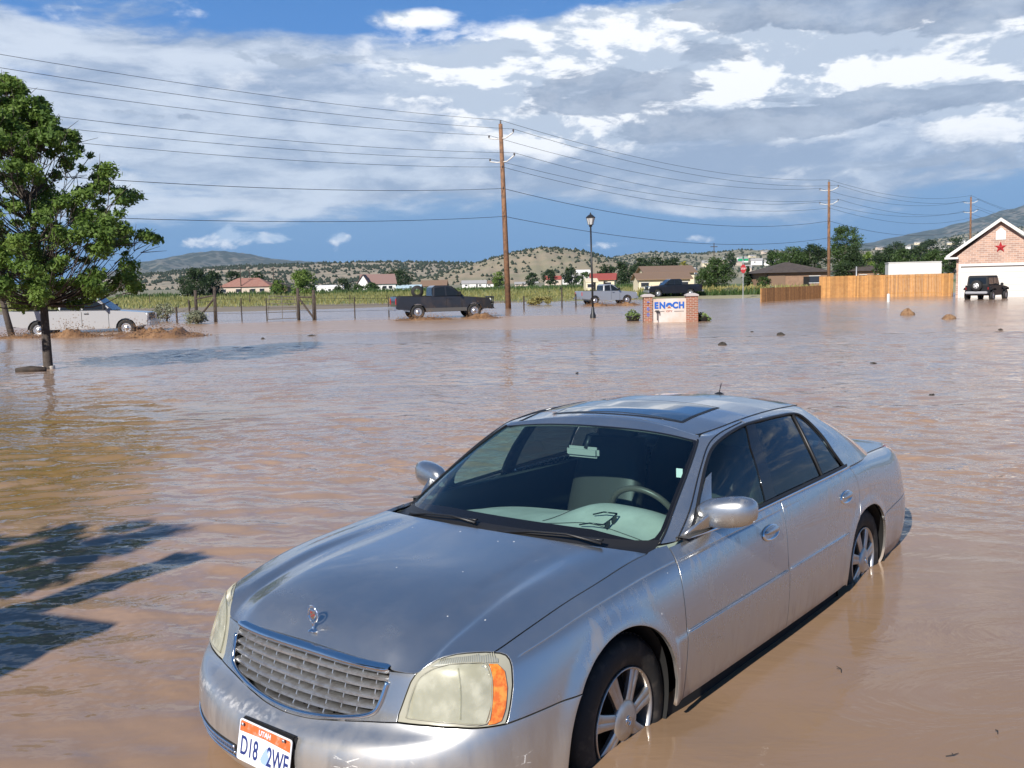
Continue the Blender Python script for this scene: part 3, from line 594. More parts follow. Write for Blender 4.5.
for mi in (False, True):
    hl = panel('headlight', BEZ, car, shell, full, step=.3, mirror=mi, off=-.002, gap=.0012)
    inner = [(2.66,6.95),(2.70,7.7),(2.79,8.4),(2.93,9.0),(3.2,9.52),(3.6,9.83),(4.05,9.78),(4.46,9.45),(4.52,8.4),(4.44,7.2),(4.27,6.12),(3.66,6.58),(3.1,6.82)]; inner = lerp_out(inner, (3.6,8.0), 1.055)
    panel('lens', LENS, hl, shell, inner, step=.25, mirror=mi, off=.004, gap=.0, depth=.008)
    panel('reflector', REFL, hl, lambda s, v: shell(s, v)-nout(shell, s, v)*(.02+.06*np.exp(-((np.abs(s)-3.2)/.42)**2-((v-8.0)/1.2)**2)+.05*np.exp(-((np.abs(s)-4.05)/.22)**2-((v-7.8)/.9)**2))[:,None], inner, step=.15, mirror=mi, off=.018, gap=0., depth=.003)
    panel('turn_signal', AMBER, hl, shell, [(4.60,8.5),(4.58,9.45),(4.78,9.25),(4.91,8.6),(4.90,7.7),(4.79,6.6),(4.66,5.8),(4.52,5.72),(4.36,5.85),(4.52,7.2)], step=.2, mirror=mi, off=.004, gap=.0)
    panel('lens_trim', RIB, hl, shell, [(3.1,9.72),(3.3,10.2),(3.75,10.58),(4.3,10.5),(4.7,10.1),(4.85,9.6),(4.82,9.3),(4.5,9.62),(4.1,9.95),(3.6,10.0)], step=.2, mirror=mi, off=.001, gap=.0)
    b = MB()
    for k in range(26):
        s0 = 3.3+k*.058; b.tube(along(shell, [(s0, 9.98 if s0 < 4.1 else 9.98-(s0-4.1)*.9), (s0+.06, 10.5-(.25 if s0 > 4.4 else 0))], .002, 2, mi), .0014, 4)
    b.build('rib', BEZ, hl)
    MB().tube(along(shell, [(q[0]*1., q[1]) for q in inner+inner[:1]], .006, 3, mi), .0016, 5).build('lens_edge', BEZ, hl, smooth=True)
    MB().tube(along(shell, [(3.76,6.7),(3.80,8.2),(3.78,9.6)], .006, 4, mi), .002, 5).build('lens_step', LENS, hl, smooth=True)
# lower bumper: chrome mesh strip
for mi in (False, True):
    b = MB()
    for v0 in (1.75,2.05,2.35): b.tube(along(shell, [(.9,v0),(2,v0),(3,v0),(3.8,v0),(4.5,v0)], .004, 6, mi), .006, 6)
    for k in range(44): s0 = .95+k*.081; b.tube(along(shell, [(s0,1.7),(s0+.05,2.4)], .003, 1, mi), .003, 4)
    b.build('lower_grille', CHROME, fb, smooth=True)
    panel('lower_grille_recess', DARK, fb, shell, [(.85,1.6),(4.55,1.6),(4.6,2.5),(.85,2.5)], step=.3, mirror=mi, off=.0015, gap=0, depth=.001)
# --- number plate (hangs crooked from its holder)
pm = Matrix.Rotation(R(90), 4, 'X'); PW, PH = .305, .152
F_ = Matrix(((0,0,1),(1,0,0),(0,1,0))).to_4x4()               # local x->car y, local y->car z, normal -> +x
PL = Matrix.Translation((1.112,0,.402)) @ Matrix.Rotation(R(-1.5), 4, 'X') @ Matrix.Rotation(R(-9), 4, 'Y') @ F_
MB().box((1.085,.0,.405), (.02,.305,.155), bev=.006).build('plate_bracket', BLACK, fb)
def rrect(w, h, r, n=5): return [(sx*(w/2-r)+r*math.cos(a), sy*(h/2-r)+r*math.sin(a)) for sx, sy, a0 in ((1,1,0),(-1,1,90),(-1,-1,180),(1,-1,270)) for a in [R(a0+90*k/n) for k in range(n+1)]]
WHITE = mat('plate_white', (.78,.79,.80), .35, noise=((.60,.66,.80), 22, .45, .6)); ORG = mat('plate_orange', (.62,.13,.04), .4, noise=((.45,.30,.22), 30, .5, .7)); NAVY = mat('plate_navy', (.02,.035,.16), .4); PBLUE = mat('plate_blue', (.30,.42,.72), .4)
plate = MB().prism(rrect(PW,PH,.012), .003, PL).build('license_plate', WHITE, fb)
top = [(x, y) for x, y in rrect(PW-.012,PH-.012,.008) if y > .03]+[(-(PW-.012)/2,.032),(-.05,.028),(.05,.028),((PW-.012)/2,.032)]
top = sorted([p for p in rrect(PW-.012,PH-.012,.008) if p[1] > .03], key=lambda p: math.atan2(p[1]-.04, p[0])); top = [((PW-.012)/2,.030)]+top+[(-(PW-.012)/2,.030),(0,.036)]
MB().prism(top, .0012, PL @ Matrix.Translation((0,0,.003))).build('plate_band', ORG, plate)
MB().prism([(-.01,-.04),(.0,-.052),(.03,-.055),(.048,-.035),(.03,-.01),(.045,.01),(.02,.008),(.005,-.012)][::1], .0006, PL @ Matrix.Translation((-.005,0,.003))).build('plate_picture', PBLUE, plate)
text('UTAH', .026, 'plate_state', WHITE, plate, PL @ Matrix.Translation((0,.052,.0045)), .0008, .0006)
text('D18', .098, 'plate_number', NAVY, plate, PL @ Matrix.Translation((-.083,-.022,.0036)), .0008, .0012, .62)
text('2WE', .098, 'plate_number', NAVY, plate, PL @ Matrix.Translation((.083,-.022,.0036)), .0008, .0012, .62)
for sx in (-.12,.12): MB().lathe([(0,.004),(.006,.004),(.007,0)], 10, (1.112+.004, sx, .468), 'X').build('plate_screw', SATIN, plate, smooth=True)
# --- hood ornament
hp = hood(np.array([.028]), np.array([0.]))[0]; base = Vector(hp)
oz = empty('ornament'); col.objects.unlink(oz); bpy.data.objects.remove(oz)
orn = MB().lathe([(0,.0),(.022,.0),(.021,.004),(.012,.007),(.006,.012),(.005,.028),(.008,.032),(.004,.036)], 20, base).build('hood_ornament', CHROME, car, smooth=True)
c0 = base+Vector((0,0,.064)); b = MB(); wr = [c0+Vector((0, .026*math.sin(a), -.030*math.cos(a))) for a in np.linspace(R(12), R(348), 40)]
b.tube(wr, [.0032+.0014*(k % 3 == 0) for k in range(40)], 8)
for k, a in enumerate(np.linspace(R(20), R(340), 22)):
    p = c0+Vector((0, .026*math.sin(a), -.030*math.cos(a))); b.tube([p+Vector((.002,-.002,0)), p+Vector((0, .006*math.sin(a), -.006*math.cos(a)+.004))], [.003,.0012], 5)
b.build('wreath', CHROME, orn, smooth=True)
sp_ = [(-.014,.016),(.014,.016),(.015,.0),(.010,-.012),(0,-.019),(-.010,-.012),(-.015,0)]
cr = MB().prism(sp_, .004, Matrix.Translation(c0) @ F_ @ Matrix.Translation((0,0,-.002))).build('crest', CHROME, orn)
b = MB()
for i, (x, y, w, h) in enumerate(((-.007,.008,.011,.006),(.007,.0,.011,.006),(-.006,-.007,.008,.005))): b.prism([(x-w/2,y-h/2),(x+w/2,y-h/2),(x+w/2,y+h/2),(x-w/2,y+h/2)], .0052, Matrix.Translation(c0) @ F_ @ Matrix.Translation((0,0,-.0026)))
b.build('crest_band', mat('crest_enamel', (.25,.03,.03), .3), cr)
# --- wheels
WD = mat('alloy', (.56,.55,.53), .33, .85, noise=((.40,.32,.25), 12, .45, .8))
def wheel(cx, sy):
    y0 = .868*sy if cx > -1 else .860*sy
    t = MB().lathe([(.205,-.215),(.25,-.235),(.300,-.232),(.328,-.215),(.337,-.19),(.3385,-.12),(.337,-.05),(.329,-.022),(.312,-.004),(.285,.004),(.262,.006),(.245,.004),(.222,-.006),(.212,-.012)], 72, (cx,0,.335), 'Y')
    for i, v in enumerate(t.v): t.v[i] = (v[0], y0+sy*(v[1]) if True else 0, v[2])
    w = t.build('wheel', RUBBER, car, smooth=True)
    b = MB()
    for k in range(66):                                                       # tread blocks
        a = 2*PI*k/66
        for yy, dw in ((-.06,.03),(-.11,.035),(-.16,.03)):
            p = (cx+.3395*math.cos(a+yy*1.2), y0+sy*yy, .335+.3395*math.sin(a+yy*1.2)); b.box(p, (.022,dw,.006), M=Matrix.Rotation(-a-PI/2-yy*1.2, 3, 'Y'))
    b.build('tread', RUBBER, w)
    def L(prof, n=48):
        q = MB().lathe(prof, n, (cx,0,.335), 'Y'); q.v = [(v[0], y0+sy*v[1], v[2]) for v in q.v]; return q
    rim = L([(.2115,-.010),(.2125,-.002),(.209,.001),(.203,-.004),(.199,-.016),(.196,-.05),(.192,-.12),(.190,-.19)]).build('rim', WD, w, smooth=True)
    L([(.19,-.12),(.11,-.125),(.0,-.125)]).build('brake', DARK, rim, smooth=True)
    b = MB()
    for k in range(7):
        a0 = 2*PI*k/7+R(14)
        for da in (-.155,.155):
            for rr_ in (0,):
                V = []
                for r_, wd, y, th in ((.070,.0175,-.003,.02),(.10,.0165,-.004,.018),(.15,.0165,-.006,.016),(.204,.022,-.008,.018)):
                    a = a0+da*(.62+.40*(1-(r_-.066)/.14))*(.9 if r_ < .1 else .82)
                    c = Vector((math.cos(a)*r_, 0, math.sin(a)*r_)); tn = Vector((-math.sin(a0), 0, math.cos(a0)))
                    for q, yy in ((-1, y-th),(-1, y-.002),(-.6, y+.002),(.6, y+.002),(1, y-.002),(1, y-th)): p = c+tn*wd*q; V.append((cx+p.x, y0+sy*yy, .335+p.z))
                F = [(i*6+j, (i+1)*6+j, (i+1)*6+(j+1) % 6, i*6+(j+1) % 6) for i in range(3) for j in range(6)]+[tuple(range(6)), tuple(range(18,24))]
                b.add(V, F)
        # web between the twin ribs
        V = [(cx+math.cos(a0+q)*r_, y0+sy*yy, .335+math.sin(a0+q)*r_) for r_, q in ((.07,-.14),(.07,.14),(.20,.07),(.20,-.07)) for yy in (-.012,-.022)]
        b.add(V, [(0,2,4,6),(1,3,5,7),(0,2,3,1),(2,4,5,3),(4,6,7,5),(6,0,1,7)])
    b.build('spokes', WD, rim, smooth=True, auto=40)
    cp = L([(.081,-.016),(.083,-.004),(.077,.003),(.060,.008),(.045,.0105),(.03,.0115),(.0,.0118)], 40).build('hub_cap', WD, rim, smooth=True)
    b = MB(); b.tube([(cx+.017*math.sin(a), y0+sy*.013, .335-.020*math.cos(a)) for a in np.linspace(.3, 2*PI-.3, 24)], .003, 6)
    b.tube([(cx-.008, y0+sy*.013, .343),(cx+.008, y0+sy*.013,.343),(cx+.005, y0+sy*.013,.332),(cx, y0+sy*.013,.327),(cx-.005, y0+sy*.013,.332)], .0028, 5, closed=True)
    b.build('cap_emblem', CHROME, cp, smooth=True)
for cx in (0,-2.93):
    for sy in (1,-1): wheel(cx, sy)
for cx, cz, rx_ in ((.085,.37,.385),(-2.83,.345,.43)):
    for sy in (1,-1):
        b = MB(); V = []; n = 28
        for yy in (.58,.885):
            V += [(cx+rx_*math.cos(PI*1.35*k/n-PI*.175)*(1.06 if yy > .8 else 1), sy*yy, cz+(.385)*math.sin(PI*1.35*k/n-PI*.175)) for k in range(n+1)]
        b.add(V, [(k, k+1, n+2+k, n+1+k) for k in range(n)]).add([V[k] for k in range(n+1)], [tuple(range(n+1))])
        b.build('wheel_well', DARK, car, smooth=True, auto=40)
ub = MB().box((-1.55,0,.30), (5.0,1.14,.14)); ub.box((-1.36,.745,.25), (2.06,.26,.17)); ub.box((-1.36,-.745,.25), (2.06,.26,.17)); ub.box((-1.7,0,.45), (3.2,1.5,.16)); ub.build('underbody', DARK, car)
MB().box((.52,0,.52), (.5,1.1,.35)).build('engine_block', DARK, car); MB().box((-3.6,0,.55), (.7,1.2,.4)).build('boot_floor', DARK, car)
# --- mirrors
def mirror_(sy):
    b = MB(); V = []; F = []; n = 24
    secs = [(.0,.0,.0,.0)]
    # housing lofted along y (outboard): centre (x,z), half sizes
    yy = [.812,.818,.838,.868,.91,.96,1.01,1.045,1.064,1.072]; hx = [.020,.038,.054,.064,.070,.072,.069,.058,.042,.014]; hz = [.022,.042,.056,.066,.072,.074,.070,.059,.042,.014]
    for k, y in enumerate(yy):
        for i in range(n):
            a = 2*PI*i/n; ca, sa = math.cos(a), math.sin(a)
            x = hx[k]*math.copysign(abs(ca)**.75, ca); z = hz[k]*math.copysign(abs(sa)**.8, sa)
            if x < 0: x *= .72
            V.append((-.785-.05*(y-.86)/.2+x, sy*(y-.012), 1.043+z+.02*(y-.86)/.2-.004))
    m_ = len(yy); F = [(k*n+i, k*n+(i+1) % n, (k+1)*n+(i+1) % n, (k+1)*n+i) for k in range(m_-1) for i in range(n)]+[tuple(range(n)), tuple((m_-1)*n+i for i in range(n))]
    ho = b.add(V, F).build('side_mirror', PAINT, car, smooth=True)
    b = MB(); V = []; n = 20; prof_ = [(-.650,.812,.962,.075,.030),(-.690,.835,.975,.080,.040),(-.735,.852,.995,.072,.046),(-.775,.868,1.018,.062,.048),(-.79,.90,1.035,.05,.045)]
    for x, y, z, a_, c_ in prof_: V += [(x+a_*math.cos(2*PI*i/n)*.9, sy*(y+.25*c_*math.sin(2*PI*i/n)), z+c_*math.sin(2*PI*i/n)) for i in range(n)]
    b.add(V, [(k*n+i, k*n+(i+1) % n, (k+1)*n+(i+1) % n, (k+1)*n+i) for k in range(4) for i in range(n)]+[tuple(range(n)), tuple(4*n+i for i in range(n))]).build('mirror_arm', PAINT, ho, smooth=True)
    # sail piece in the window corner
    s = [(3.99,.12),(4.9,.12),(4.62,.55),(4.36,1.3),(4.12,2.6),(3.95,2.4),(3.97,1.2)]
    panel('mirror_base', PAINT, ho, green, s, sx=3., step=.2, mirror=sy < 0, off=.004, gap=0)
    g = MB().add([(-.822+.0, sy*(.892+.16*i), 1.0+.09*j+.012*i) for i in (0,1) for j in (0,1)], [(0,1,3,2)]).build('mirror_glass', CHROME, ho)
mirror_(1); mirror_(-1)
# --- antenna
a0 = Vector((-2.62,0,roofz(-2.62,0))); an = MB().lathe([(0,.02),(.014,.018),(.032,.008),(.036,0)], 16, a0).build('antenna', BLACK, car, smooth=True)
MB().tube([a0+Vector((0,0,.012)), a0+Vector((-.035,.0,.075))], [.004,.003], 6).build('antenna_mast', BLACK, an, smooth=True)
# --- cabin
TAN = mat('cabin_grey', (.46,.45,.40), .7, noise=((.36,.35,.31), 7, .35, .7), bump=(120,.2,.002)); TAND = mat('cabin_dark', (.06,.058,.055), .7); LEATHER = mat('seat_leather', (.035,.031,.028), .5); WHEELM = mat('steering_leather', (.085,.07,.055), .4)
def dash(x, y):
    z = .905-.02*sm((-x-.75)/.25)
    hump = .085*math.exp(-((y-.36)/.30)**4)*math.exp(-((x+.86)/.22)**2)
    return Vector((x-.36*abs(y)**2.3*(1-sm((-x-.5)/.4)), y, z+.02+hump-.055*abs(y/.7)**3+.008*math.sin(y*2)))
db = MB().grid(dash, np.linspace(-.24,-.97,22), np.linspace(-.76,.76,41)).grid(lambda x, y: dash(-.97, y)-Vector((-.0,0,.34*x)), [0,.2,.5,1], np.linspace(-.76,.76,21)).build('dashboard', TAN, car, smooth=True)
MB().grid(lambda a, b_: Vector(dash(-.33-.075*a, b_))+Vector((0,0,.003+.010*math.sin(PI*a))), np.linspace(0,1,5), np.linspace(-.50,.36,30)).build('defrost_vent', mat('vent_grey', (.14,.15,.13), .6), db, smooth=True)
MB().tube([Vector(dash(x, y))+Vector((0,0,.003)) for x, y in catmull([(-.42,-.70),(-.50,-.45),(-.53,-.15),(-.56,.10),(-.60,.30),(-.52,.55),(-.45,.70)], 5)], .0022, 4).build('dash_seam', TAND, db)
MB().tube([Vector(dash(x, y))+Vector((0,0,.003)) for x, y in catmull([(-.60,.02),(-.72,.06),(-.88,.10)], 5)], .002, 4).build('dash_seam', TAND, db)
MB().box((-1.7,0,.40), (2.6,1.5,.04)).box((-1.2,0,.55), (1.4,.24,.35), bev=.03).build('cabin_floor', TAND, car)
for sy in (1,-1):
    MB().grid(lambda x, z: Vector((x, sy*(.835+(.03 if z < .9 else 0)-.03*max(0,(-x-2.2))), z)), np.linspace(-.55,-2.7,12), [.35,.6,.85,.90,.965]).grid(lambda x, q: Vector((x, sy*(.86-q), .965+.012*q)), np.linspace(-.55,-2.7,12), [0,.06]).build('door_trim', TAND, car, smooth=True)
MB().grid(lambda x, y: Vector((x, y*(.50+.10*sm((-x-1.2)/.2)), roofz(x, y*.55)-.035)), np.linspace(-1.24,-2.62,12), np.linspace(-1,1,11)).build('headliner', TAND, car, smooth=True)
def cushion(c, w, d, h, tilt, name, par, top=.8, n=28):
    V = []; K = 9
    for k in range(K):
        q = k/(K-1); e = (1-abs(2*q-1)**4)**.5*.9+.1 if k not in (0, K-1) else .55; ww = w/2*(1-(1-top)*q**2)*(.86+.14*e); dd = d/2*(.6+.4*e)
        for i in range(n):
            a_ = 2*PI*i/n; cx, sy_ = math.cos(a_), math.sin(a_); V.append(Vector((dd*math.copysign(abs(cx)**.55, cx)-tilt*q*h, ww*math.copysign(abs(sy_)**.45, sy_), (q-.5)*h))+Vector(c))
    return MB().add(V, [(k*n+i, k*n+(i+1) % n, (k+1)*n+(i+1) % n, (k+1)*n+i) for k in range(K-1) for i in range(n)]+[tuple(range(n)), tuple((K-1)*n+i for i in range(n))]).build(name, LEATHER, par, smooth=True)
def seat(x, y, w):
    s = MB().box((x,y,.56), (.52,w,.16), bev=.05).build('seat', LEATHER, car, smooth=True, auto=50)
    cushion((x-.26,y,.87), w, .17, .62, .30, 'seat_back', s, .82)
    if w < 1: cushion((x-.47,y,1.24), .27, .12, .17, .2, 'headrest', s, .85)
seat(-1.48,.38,.52); seat(-1.48,-.38,.52); seat(-2.38,0,1.25)
sc = Vector((-1.0,.38,.915)); tilt = Matrix.Rotation(R(-62), 3, 'Y')
sw = MB().tube([sc+tilt @ Vector((.19*math.cos(a), .19*math.sin(a), 0)) for a in np.linspace(0, 2*PI, 40, endpoint=False)], .0155, 10, closed=True).build('steering_wheel', WHEELM, car, smooth=True)
b = MB(); b.tube([sc+tilt @ Vector((0,-.18,0)), sc+tilt @ Vector((0,.18,0))], .02, 8); b.tube([sc, sc+tilt @ Vector((-.18,0,0))], .02, 8); b.tube([sc, sc+tilt @ Vector((0,0,-.3))], .03, 8); b.build('steering_spokes', WHEELM, sw, smooth=True)
rm = MB().box((-1.075,-.05,1.215), (.035,.21,.06), bev=.015).build('inside_mirror', mat('mirror_shell', (.30,.30,.28), .4), car, smooth=True, auto=50)
MB().tube([(-1.07,-.03,1.235),(-1.10,-.02,1.30)], .012, 8).build('mirror_stem', BLACK, rm, smooth=True)
MB().box((-.985,.585,1.17), (.002,.035,.045)).build('windscreen_sticker', mat('sticker', (.7,.72,.7), .5), car)
# things lying on the dashboard: things of their own
def dpt(x, y, h=0): return Vector(dash(x, y))+Vector((0,0,h))
sg_ = empty('sunglasses', label='black sunglasses lying open on the dashboard behind the windscreen', cat='sunglasses'); sg_.matrix_world = car.matrix_world.copy()
SGM = mat('sunglass_plastic', (.012,.012,.014), .25); gx, gy = -.60, .40
for q in (-.034,.034):
    b = MB(); P = [dpt(gx+q+.026*math.cos(a), gy, 0)*1+Vector((0,0,.024+.019*math.sin(a))) for a in np.linspace(0,2*PI,20,endpoint=False)]
    b.add(P+[p+Vector((0,.004,0)) for p in P], [tuple(range(20)), tuple(range(20,40))]+[(i,(i+1)%20,(i+1)%20+20,i+20) for i in range(20)]).build('lens', GLOSSB, sg_)
MB().tube([dpt(gx+q, gy, .036) for q in (-.068,-.03,0,.03,.068)], .0045, 6).build('frame', SGM, sg_, smooth=True)
for q in (-.07,.07): MB().tube([dpt(gx+q, gy, .036), dpt(gx+q*.98, gy-.07, .034), dpt(gx+q*.9, gy-.125, .018)], .004, 6).build('temple', SGM, sg_, smooth=True)
pp_ = MB()
for i,(dx,dy,rz) in enumerate(((0,0,.5),(-.015,.02,.62))): pp_.box((-.47+dx,.60+dy-.06,dash(-.47,.55).z+.006+.003*i), (.05,.13,.002), rz)
tag(pp_.build('folded_paper', mat('old_paper', (.62,.50,.33), .8), None), 'folded tan papers lying in the driver side corner of the dashboard', 'paper').matrix_world = car.matrix_world.copy()
# ---------------------------------------------------------------- water, ground, hills
def struct(o, name=None): o['kind'] = 'structure'; return o
def stuff(o, label, cat='ground cover'): o['kind'] = 'stuff'; o['label'] = label; return o
def gz(x, y):
    """height of the dry land"""
    t = max(0, min(1, (y-88-8*math.sin(x*.03)-6*math.sin(x*.11+1))/16)); t = t*t*(3-2*t)
    z = -.45+.62*t
    if y > 500: z += (y-500)*.005
    if x > 12 and y < 150: z += 0
    return z
wm = bpy.data.materials.new('flood_water'); wm.use_nodes = True; t = NT(wm); b = t.N['Principled BSDF']; tc = t.n('TexCoord'); ob = tc.outputs['Object']; sp = t.n('SeparateXYZ', iVector=ob); X, Y = sp.outputs['X'], sp.outputs['Y']
def nz(scale, sx=1, sy=1, det=4., rough=.55, dist=0., w=0):
    m = t.n('Mapping', iVector=ob, iScale=(sx, sy, 1.), iLocation=(w, w*.7, w*.3)); return t.n('TexNoise', iVector=m.outputs[0], iScale=scale, iDetail=det, iRoughness=rough, iDistortion=dist).outputs['Fac']
big = nz(.10, 1, 1.6, 3, .6, 1.2, 3); mid = nz(.55, 1, 2.2, 3, .6, .8, 7); swirl = nz(1.1, .7, 1.6, 4, .62, 2.4, 11)
c = t.mix(t.rng(mid, .38, .62), (.34,.222,.145), (.29,.20,.145))
c = t.mix(t.rng(big, .42, .62), c, (.30,.215,.17))
c = t.mix(t.math('MULTIPLY', t.rng(swirl, .5, .72), .45), c, (.42,.275,.165))
# the street tree's golden reflection painted into the water colour, and the churned brown strip along the road where the trucks pass
tree_refl = t.math('MULTIPLY', t.rng(X, -3.0, -4.6), t.math('MULTIPLY', t.rng(Y, 7.2, 8.6), t.rng(Y, 19., 13.)))
near = t.rng(Y, 9., 3.); c = t.mix(t.math('MULTIPLY', near, .6), c, (.25,.16,.105))
c = t.mix(t.math('MULTIPLY', tree_refl, t.rng(mid, .3, .6, .35, .8)), c, (.23,.135,.035))
edge = t.math('ADD', Y, t.math('MULTIPLY', t.math('SUBTRACT', big, .5), 14.))
road = t.math('MULTIPLY', t.rng(edge, 40., 43.), t.rng(edge, 62., 54.)); road = t.math('MULTIPLY', road, t.rng(X, 12., 2.))
c = t.mix(t.math('MULTIPLY', road, t.rng(swirl, .35, .6, .35, .95)), c, (.40,.26,.16))
# calmer water in the lee of the car
dx = t.math('SUBTRACT', X, 2.6); dy = t.math('SUBTRACT', Y, 4.0); r2 = t.math('SQRT', t.math('ADD', t.math('MULTIPLY', dx, t.math('MULTIPLY', dx, .35)), t.math('MULTIPLY', dy, t.math('MULTIPLY', dy, .30))))
calm = t.math('MAXIMUM', t.rng(r2, .7, 2.7, 0., 1.), .0)
front = t.rng(t.math('ADD', Y, t.math('MULTIPLY', X, .35)), 2.8, 6.2, 0.6, 1.); calm = t.math('MULTIPLY', calm, front)
amp = t.math('MAXIMUM', calm, .022)
c = t.mix(t.math('MULTIPLY', t.math('SUBTRACT', 1., calm, clamp=True), t.rng(swirl, .3, .6, .5, .9)), c, (.275,.178,.105)); t.L.new(c, b.inputs['Base Color'])
w1 = nz(1.9, .85, 1.15, 2, .5, .5, 1); w2 = nz(4.3, .85, 1.15, 2, .55, .5, 5); w3 = nz(.55, .8, 1.2, 1, .5, .3, 9); w4 = nz(11., .9, 1.1, 1, .5, .0, 2)
patch = t.rng(nz(.35, .6, 1.5, 1, .5, .0, 13), .36, .62, .35, 1.25)
h = t.math('ADD', t.math('MULTIPLY', w2, .014), t.math('MULTIPLY', w4, .010)); h = t.math('MULTIPLY', h, t.math('MULTIPLY', amp, patch))
flow = t.math('MULTIPLY', swirl, t.math('MULTIPLY', t.math('SUBTRACT', 1., calm, clamp=True), .006)); h = t.math('ADD', h, flow)
bp = t.n('Bump', iHeight=h, iStrength=1., iDistance=1.); t.L.new(bp.outputs[0], b.inputs['Normal'])
t.L.new(t.math('ADD', t.rng(Y, 4., 45., .03, .16), t.math('MULTIPLY', road, .12)), b.inputs['Roughness']); b.inputs['IOR'].default_value = 1.38; b.inputs['Specular IOR Level'].default_value = .5
def mound(x, y):
    z = 0
    for px, py, h_, r_ in WBUMP: z += h_*math.exp(-((x-px)**2+(y-py)**2)/r_**2)
    return z
_fw = car.matrix_world @ Vector((.05,.98,.2)); _bw = car.matrix_world @ Vector((.7,.9,.2))
WBUMP = [(_fw.x, _fw.y, .062, .45), (_bw.x, _bw.y, .022, .5), ((car.matrix_world @ Vector((-.9,.95,.2))).x, (car.matrix_world @ Vector((-.9,.95,.2))).y, .014, .6)]
# real waves: many small wave trains crossing, built as geometry where they are large enough to see
_rg = np.random.default_rng(11); WV = []
for k in range(90):
    lam = .14*(6.0**_rg.random()); th = R(-97)+_rg.normal()*.50; kk = 2*PI/lam; WV.append((kk*math.cos(th), kk*math.sin(th), _rg.uniform(0, 2*PI), .0024*lam**.8))
def sstep(x, a, b): q = np.clip((x-a)/(b-a), 0, 1); return q*q*(3-2*q)
def wave(x, y, lmin):
    z = np.zeros_like(x); wx, wy = x+.25*np.sin(y*1.3+.5*x), y+.25*np.sin(x*1.1+1.7)
    for kx, ky, ph, am in WV:
        if 2*PI/math.hypot(kx, ky) < lmin: continue
        z += am*np.sin(kx*wx+ky*wy+ph)
    r2 = np.sqrt(((x-2.6)**2)*.35+((y-4.0)**2)*.30); calm = sstep(r2, .7, 2.7)*(.6+.4*sstep(y+.35*x, 2.8, 6.2)); pt = .55+.45*np.sin(x*.55+1.3*np.sin(y*.31))*np.sin(y*.42+1.1*np.sin(x*.27)+1)
    return z*np.maximum(calm, .03)*(.65+.6*np.clip(pt, 0, 1))
VV, FF = [], []; off = 0
def wpatch(x0, x1, y0, y1, d, lmin):
    global off
    nx, ny = int(round((x1-x0)/d))+1, int(round((y1-y0)/d))+1; X_, Y_ = np.meshgrid(np.linspace(x0, x1, nx), np.linspace(y0, y1, ny), indexing='ij'); Z_ = wave(X_, Y_, lmin)
    for px, py, h_, r_ in WBUMP: Z_ += h_*np.exp(-((X_-px)**2+(Y_-py)**2)/r_**2)
    VV.append(np.stack([X_, Y_, Z_], -1).reshape(-1, 3)); i, j = np.meshgrid(np.arange(nx-1), np.arange(ny-1), indexing='ij'); a = (i*ny+j).ravel()+off; FF.append(np.stack([a, a+ny, a+ny+1, a+1], 1)); off += nx*ny
def flat(x0, x1, y0, y1):
    global off
    VV.append(np.array([(x0,y0,0),(x1,y0,0),(x1,y1,0),(x0,y1,0)], float)); FF.append(np.array([[off, off+1, off+2, off+3]])); off += 4
wpatch(-9, 9, .0, 14, .05, .15); wpatch(-20, 20, 14, 32, .10, .3); wpatch(-45, 45, 32, 76, .25, .7)
for q in ((-2500,2500,-60,0),(-2500,-9,0,14),(9,2500,0,14),(-2500,-20,14,32),(20,2500,14,32),(-2500,-45,32,76),(45,2500,32,76),(-2500,2500,76,150)): flat(*q)
VV, FF = np.concatenate(VV), np.concatenate(FF); me = bpy.data.meshes.new('water'); me.vertices.add(len(VV)); me.vertices.foreach_set('co', VV.ravel()); me.loops.add(FF.size); me.loops.foreach_set('vertex_index', FF.ravel().astype(np.int32)); me.polygons.add(len(FF)); me.polygons.foreach_set('loop_start', np.arange(0, FF.size, 4, dtype=np.int32)); me.polygons.foreach_set('loop_total', np.full(len(FF), 4, dtype=np.int32)); me.polygons.foreach_set('use_smooth', [True]*len(FF)); me.materials.append(wm); me.update(); me.validate()
wo = bpy.data.objects.new('water', me); col.objects.link(wo); struct(wo)
# dry ground beyond the flood
gm = bpy.data.materials.new('valley_ground'); gm.use_nodes = True; t = NT(gm); b = t.N['Principled BSDF']; tc = t.n('TexCoord'); ob = tc.outputs['Object']; sp = t.n('SeparateXYZ', iVector=ob); X, Y = sp.outputs['X'], sp.outputs['Y']
n1 = nz(.05, 1, .35, 6, .6); n2 = nz(.8, 1, 1, 5, .6); n3 = nz(.012, 1, .5, 5, .6)
c = t.mix(t.rng(n1, .38, .6), (.20,.20,.055), (.11,.15,.035)); c = t.mix(t.rng(n2, .5, .75), c, (.30,.25,.13))
wob = t.math('ADD', Y, t.math('MULTIPLY', t.math('SUBTRACT', n3, .5), 60.))
c = t.mix(t.rng(wob, 112., 100.), c, (.20,.165,.12)); c = t.mix(t.rng(wob, 240., 330.), c, (.085,.13,.035)); c = t.mix(t.rng(wob, 430., 520.), c, (.20,.19,.12))
right = t.math('MULTIPLY', t.rng(X, 14., 22.), t.rng(wob, 320., 200.)); c = t.mix(right, c, (.30,.27,.15))
t.L.new(c, b.inputs['Base Color']); b.inputs['Roughness'].default_value = .9
gx_ = sorted(set(list(range(-160, 161, 8))+[-15000,-8000,-3000,-1200,-600,-300,300,600,1200,3000,8000,15000])); gy_ = list(range(-60, 60, 30))+list(range(60, 150, 4))+[160,200,260,340,440,500,700,1000,1500,2500,4000,8000,15300]
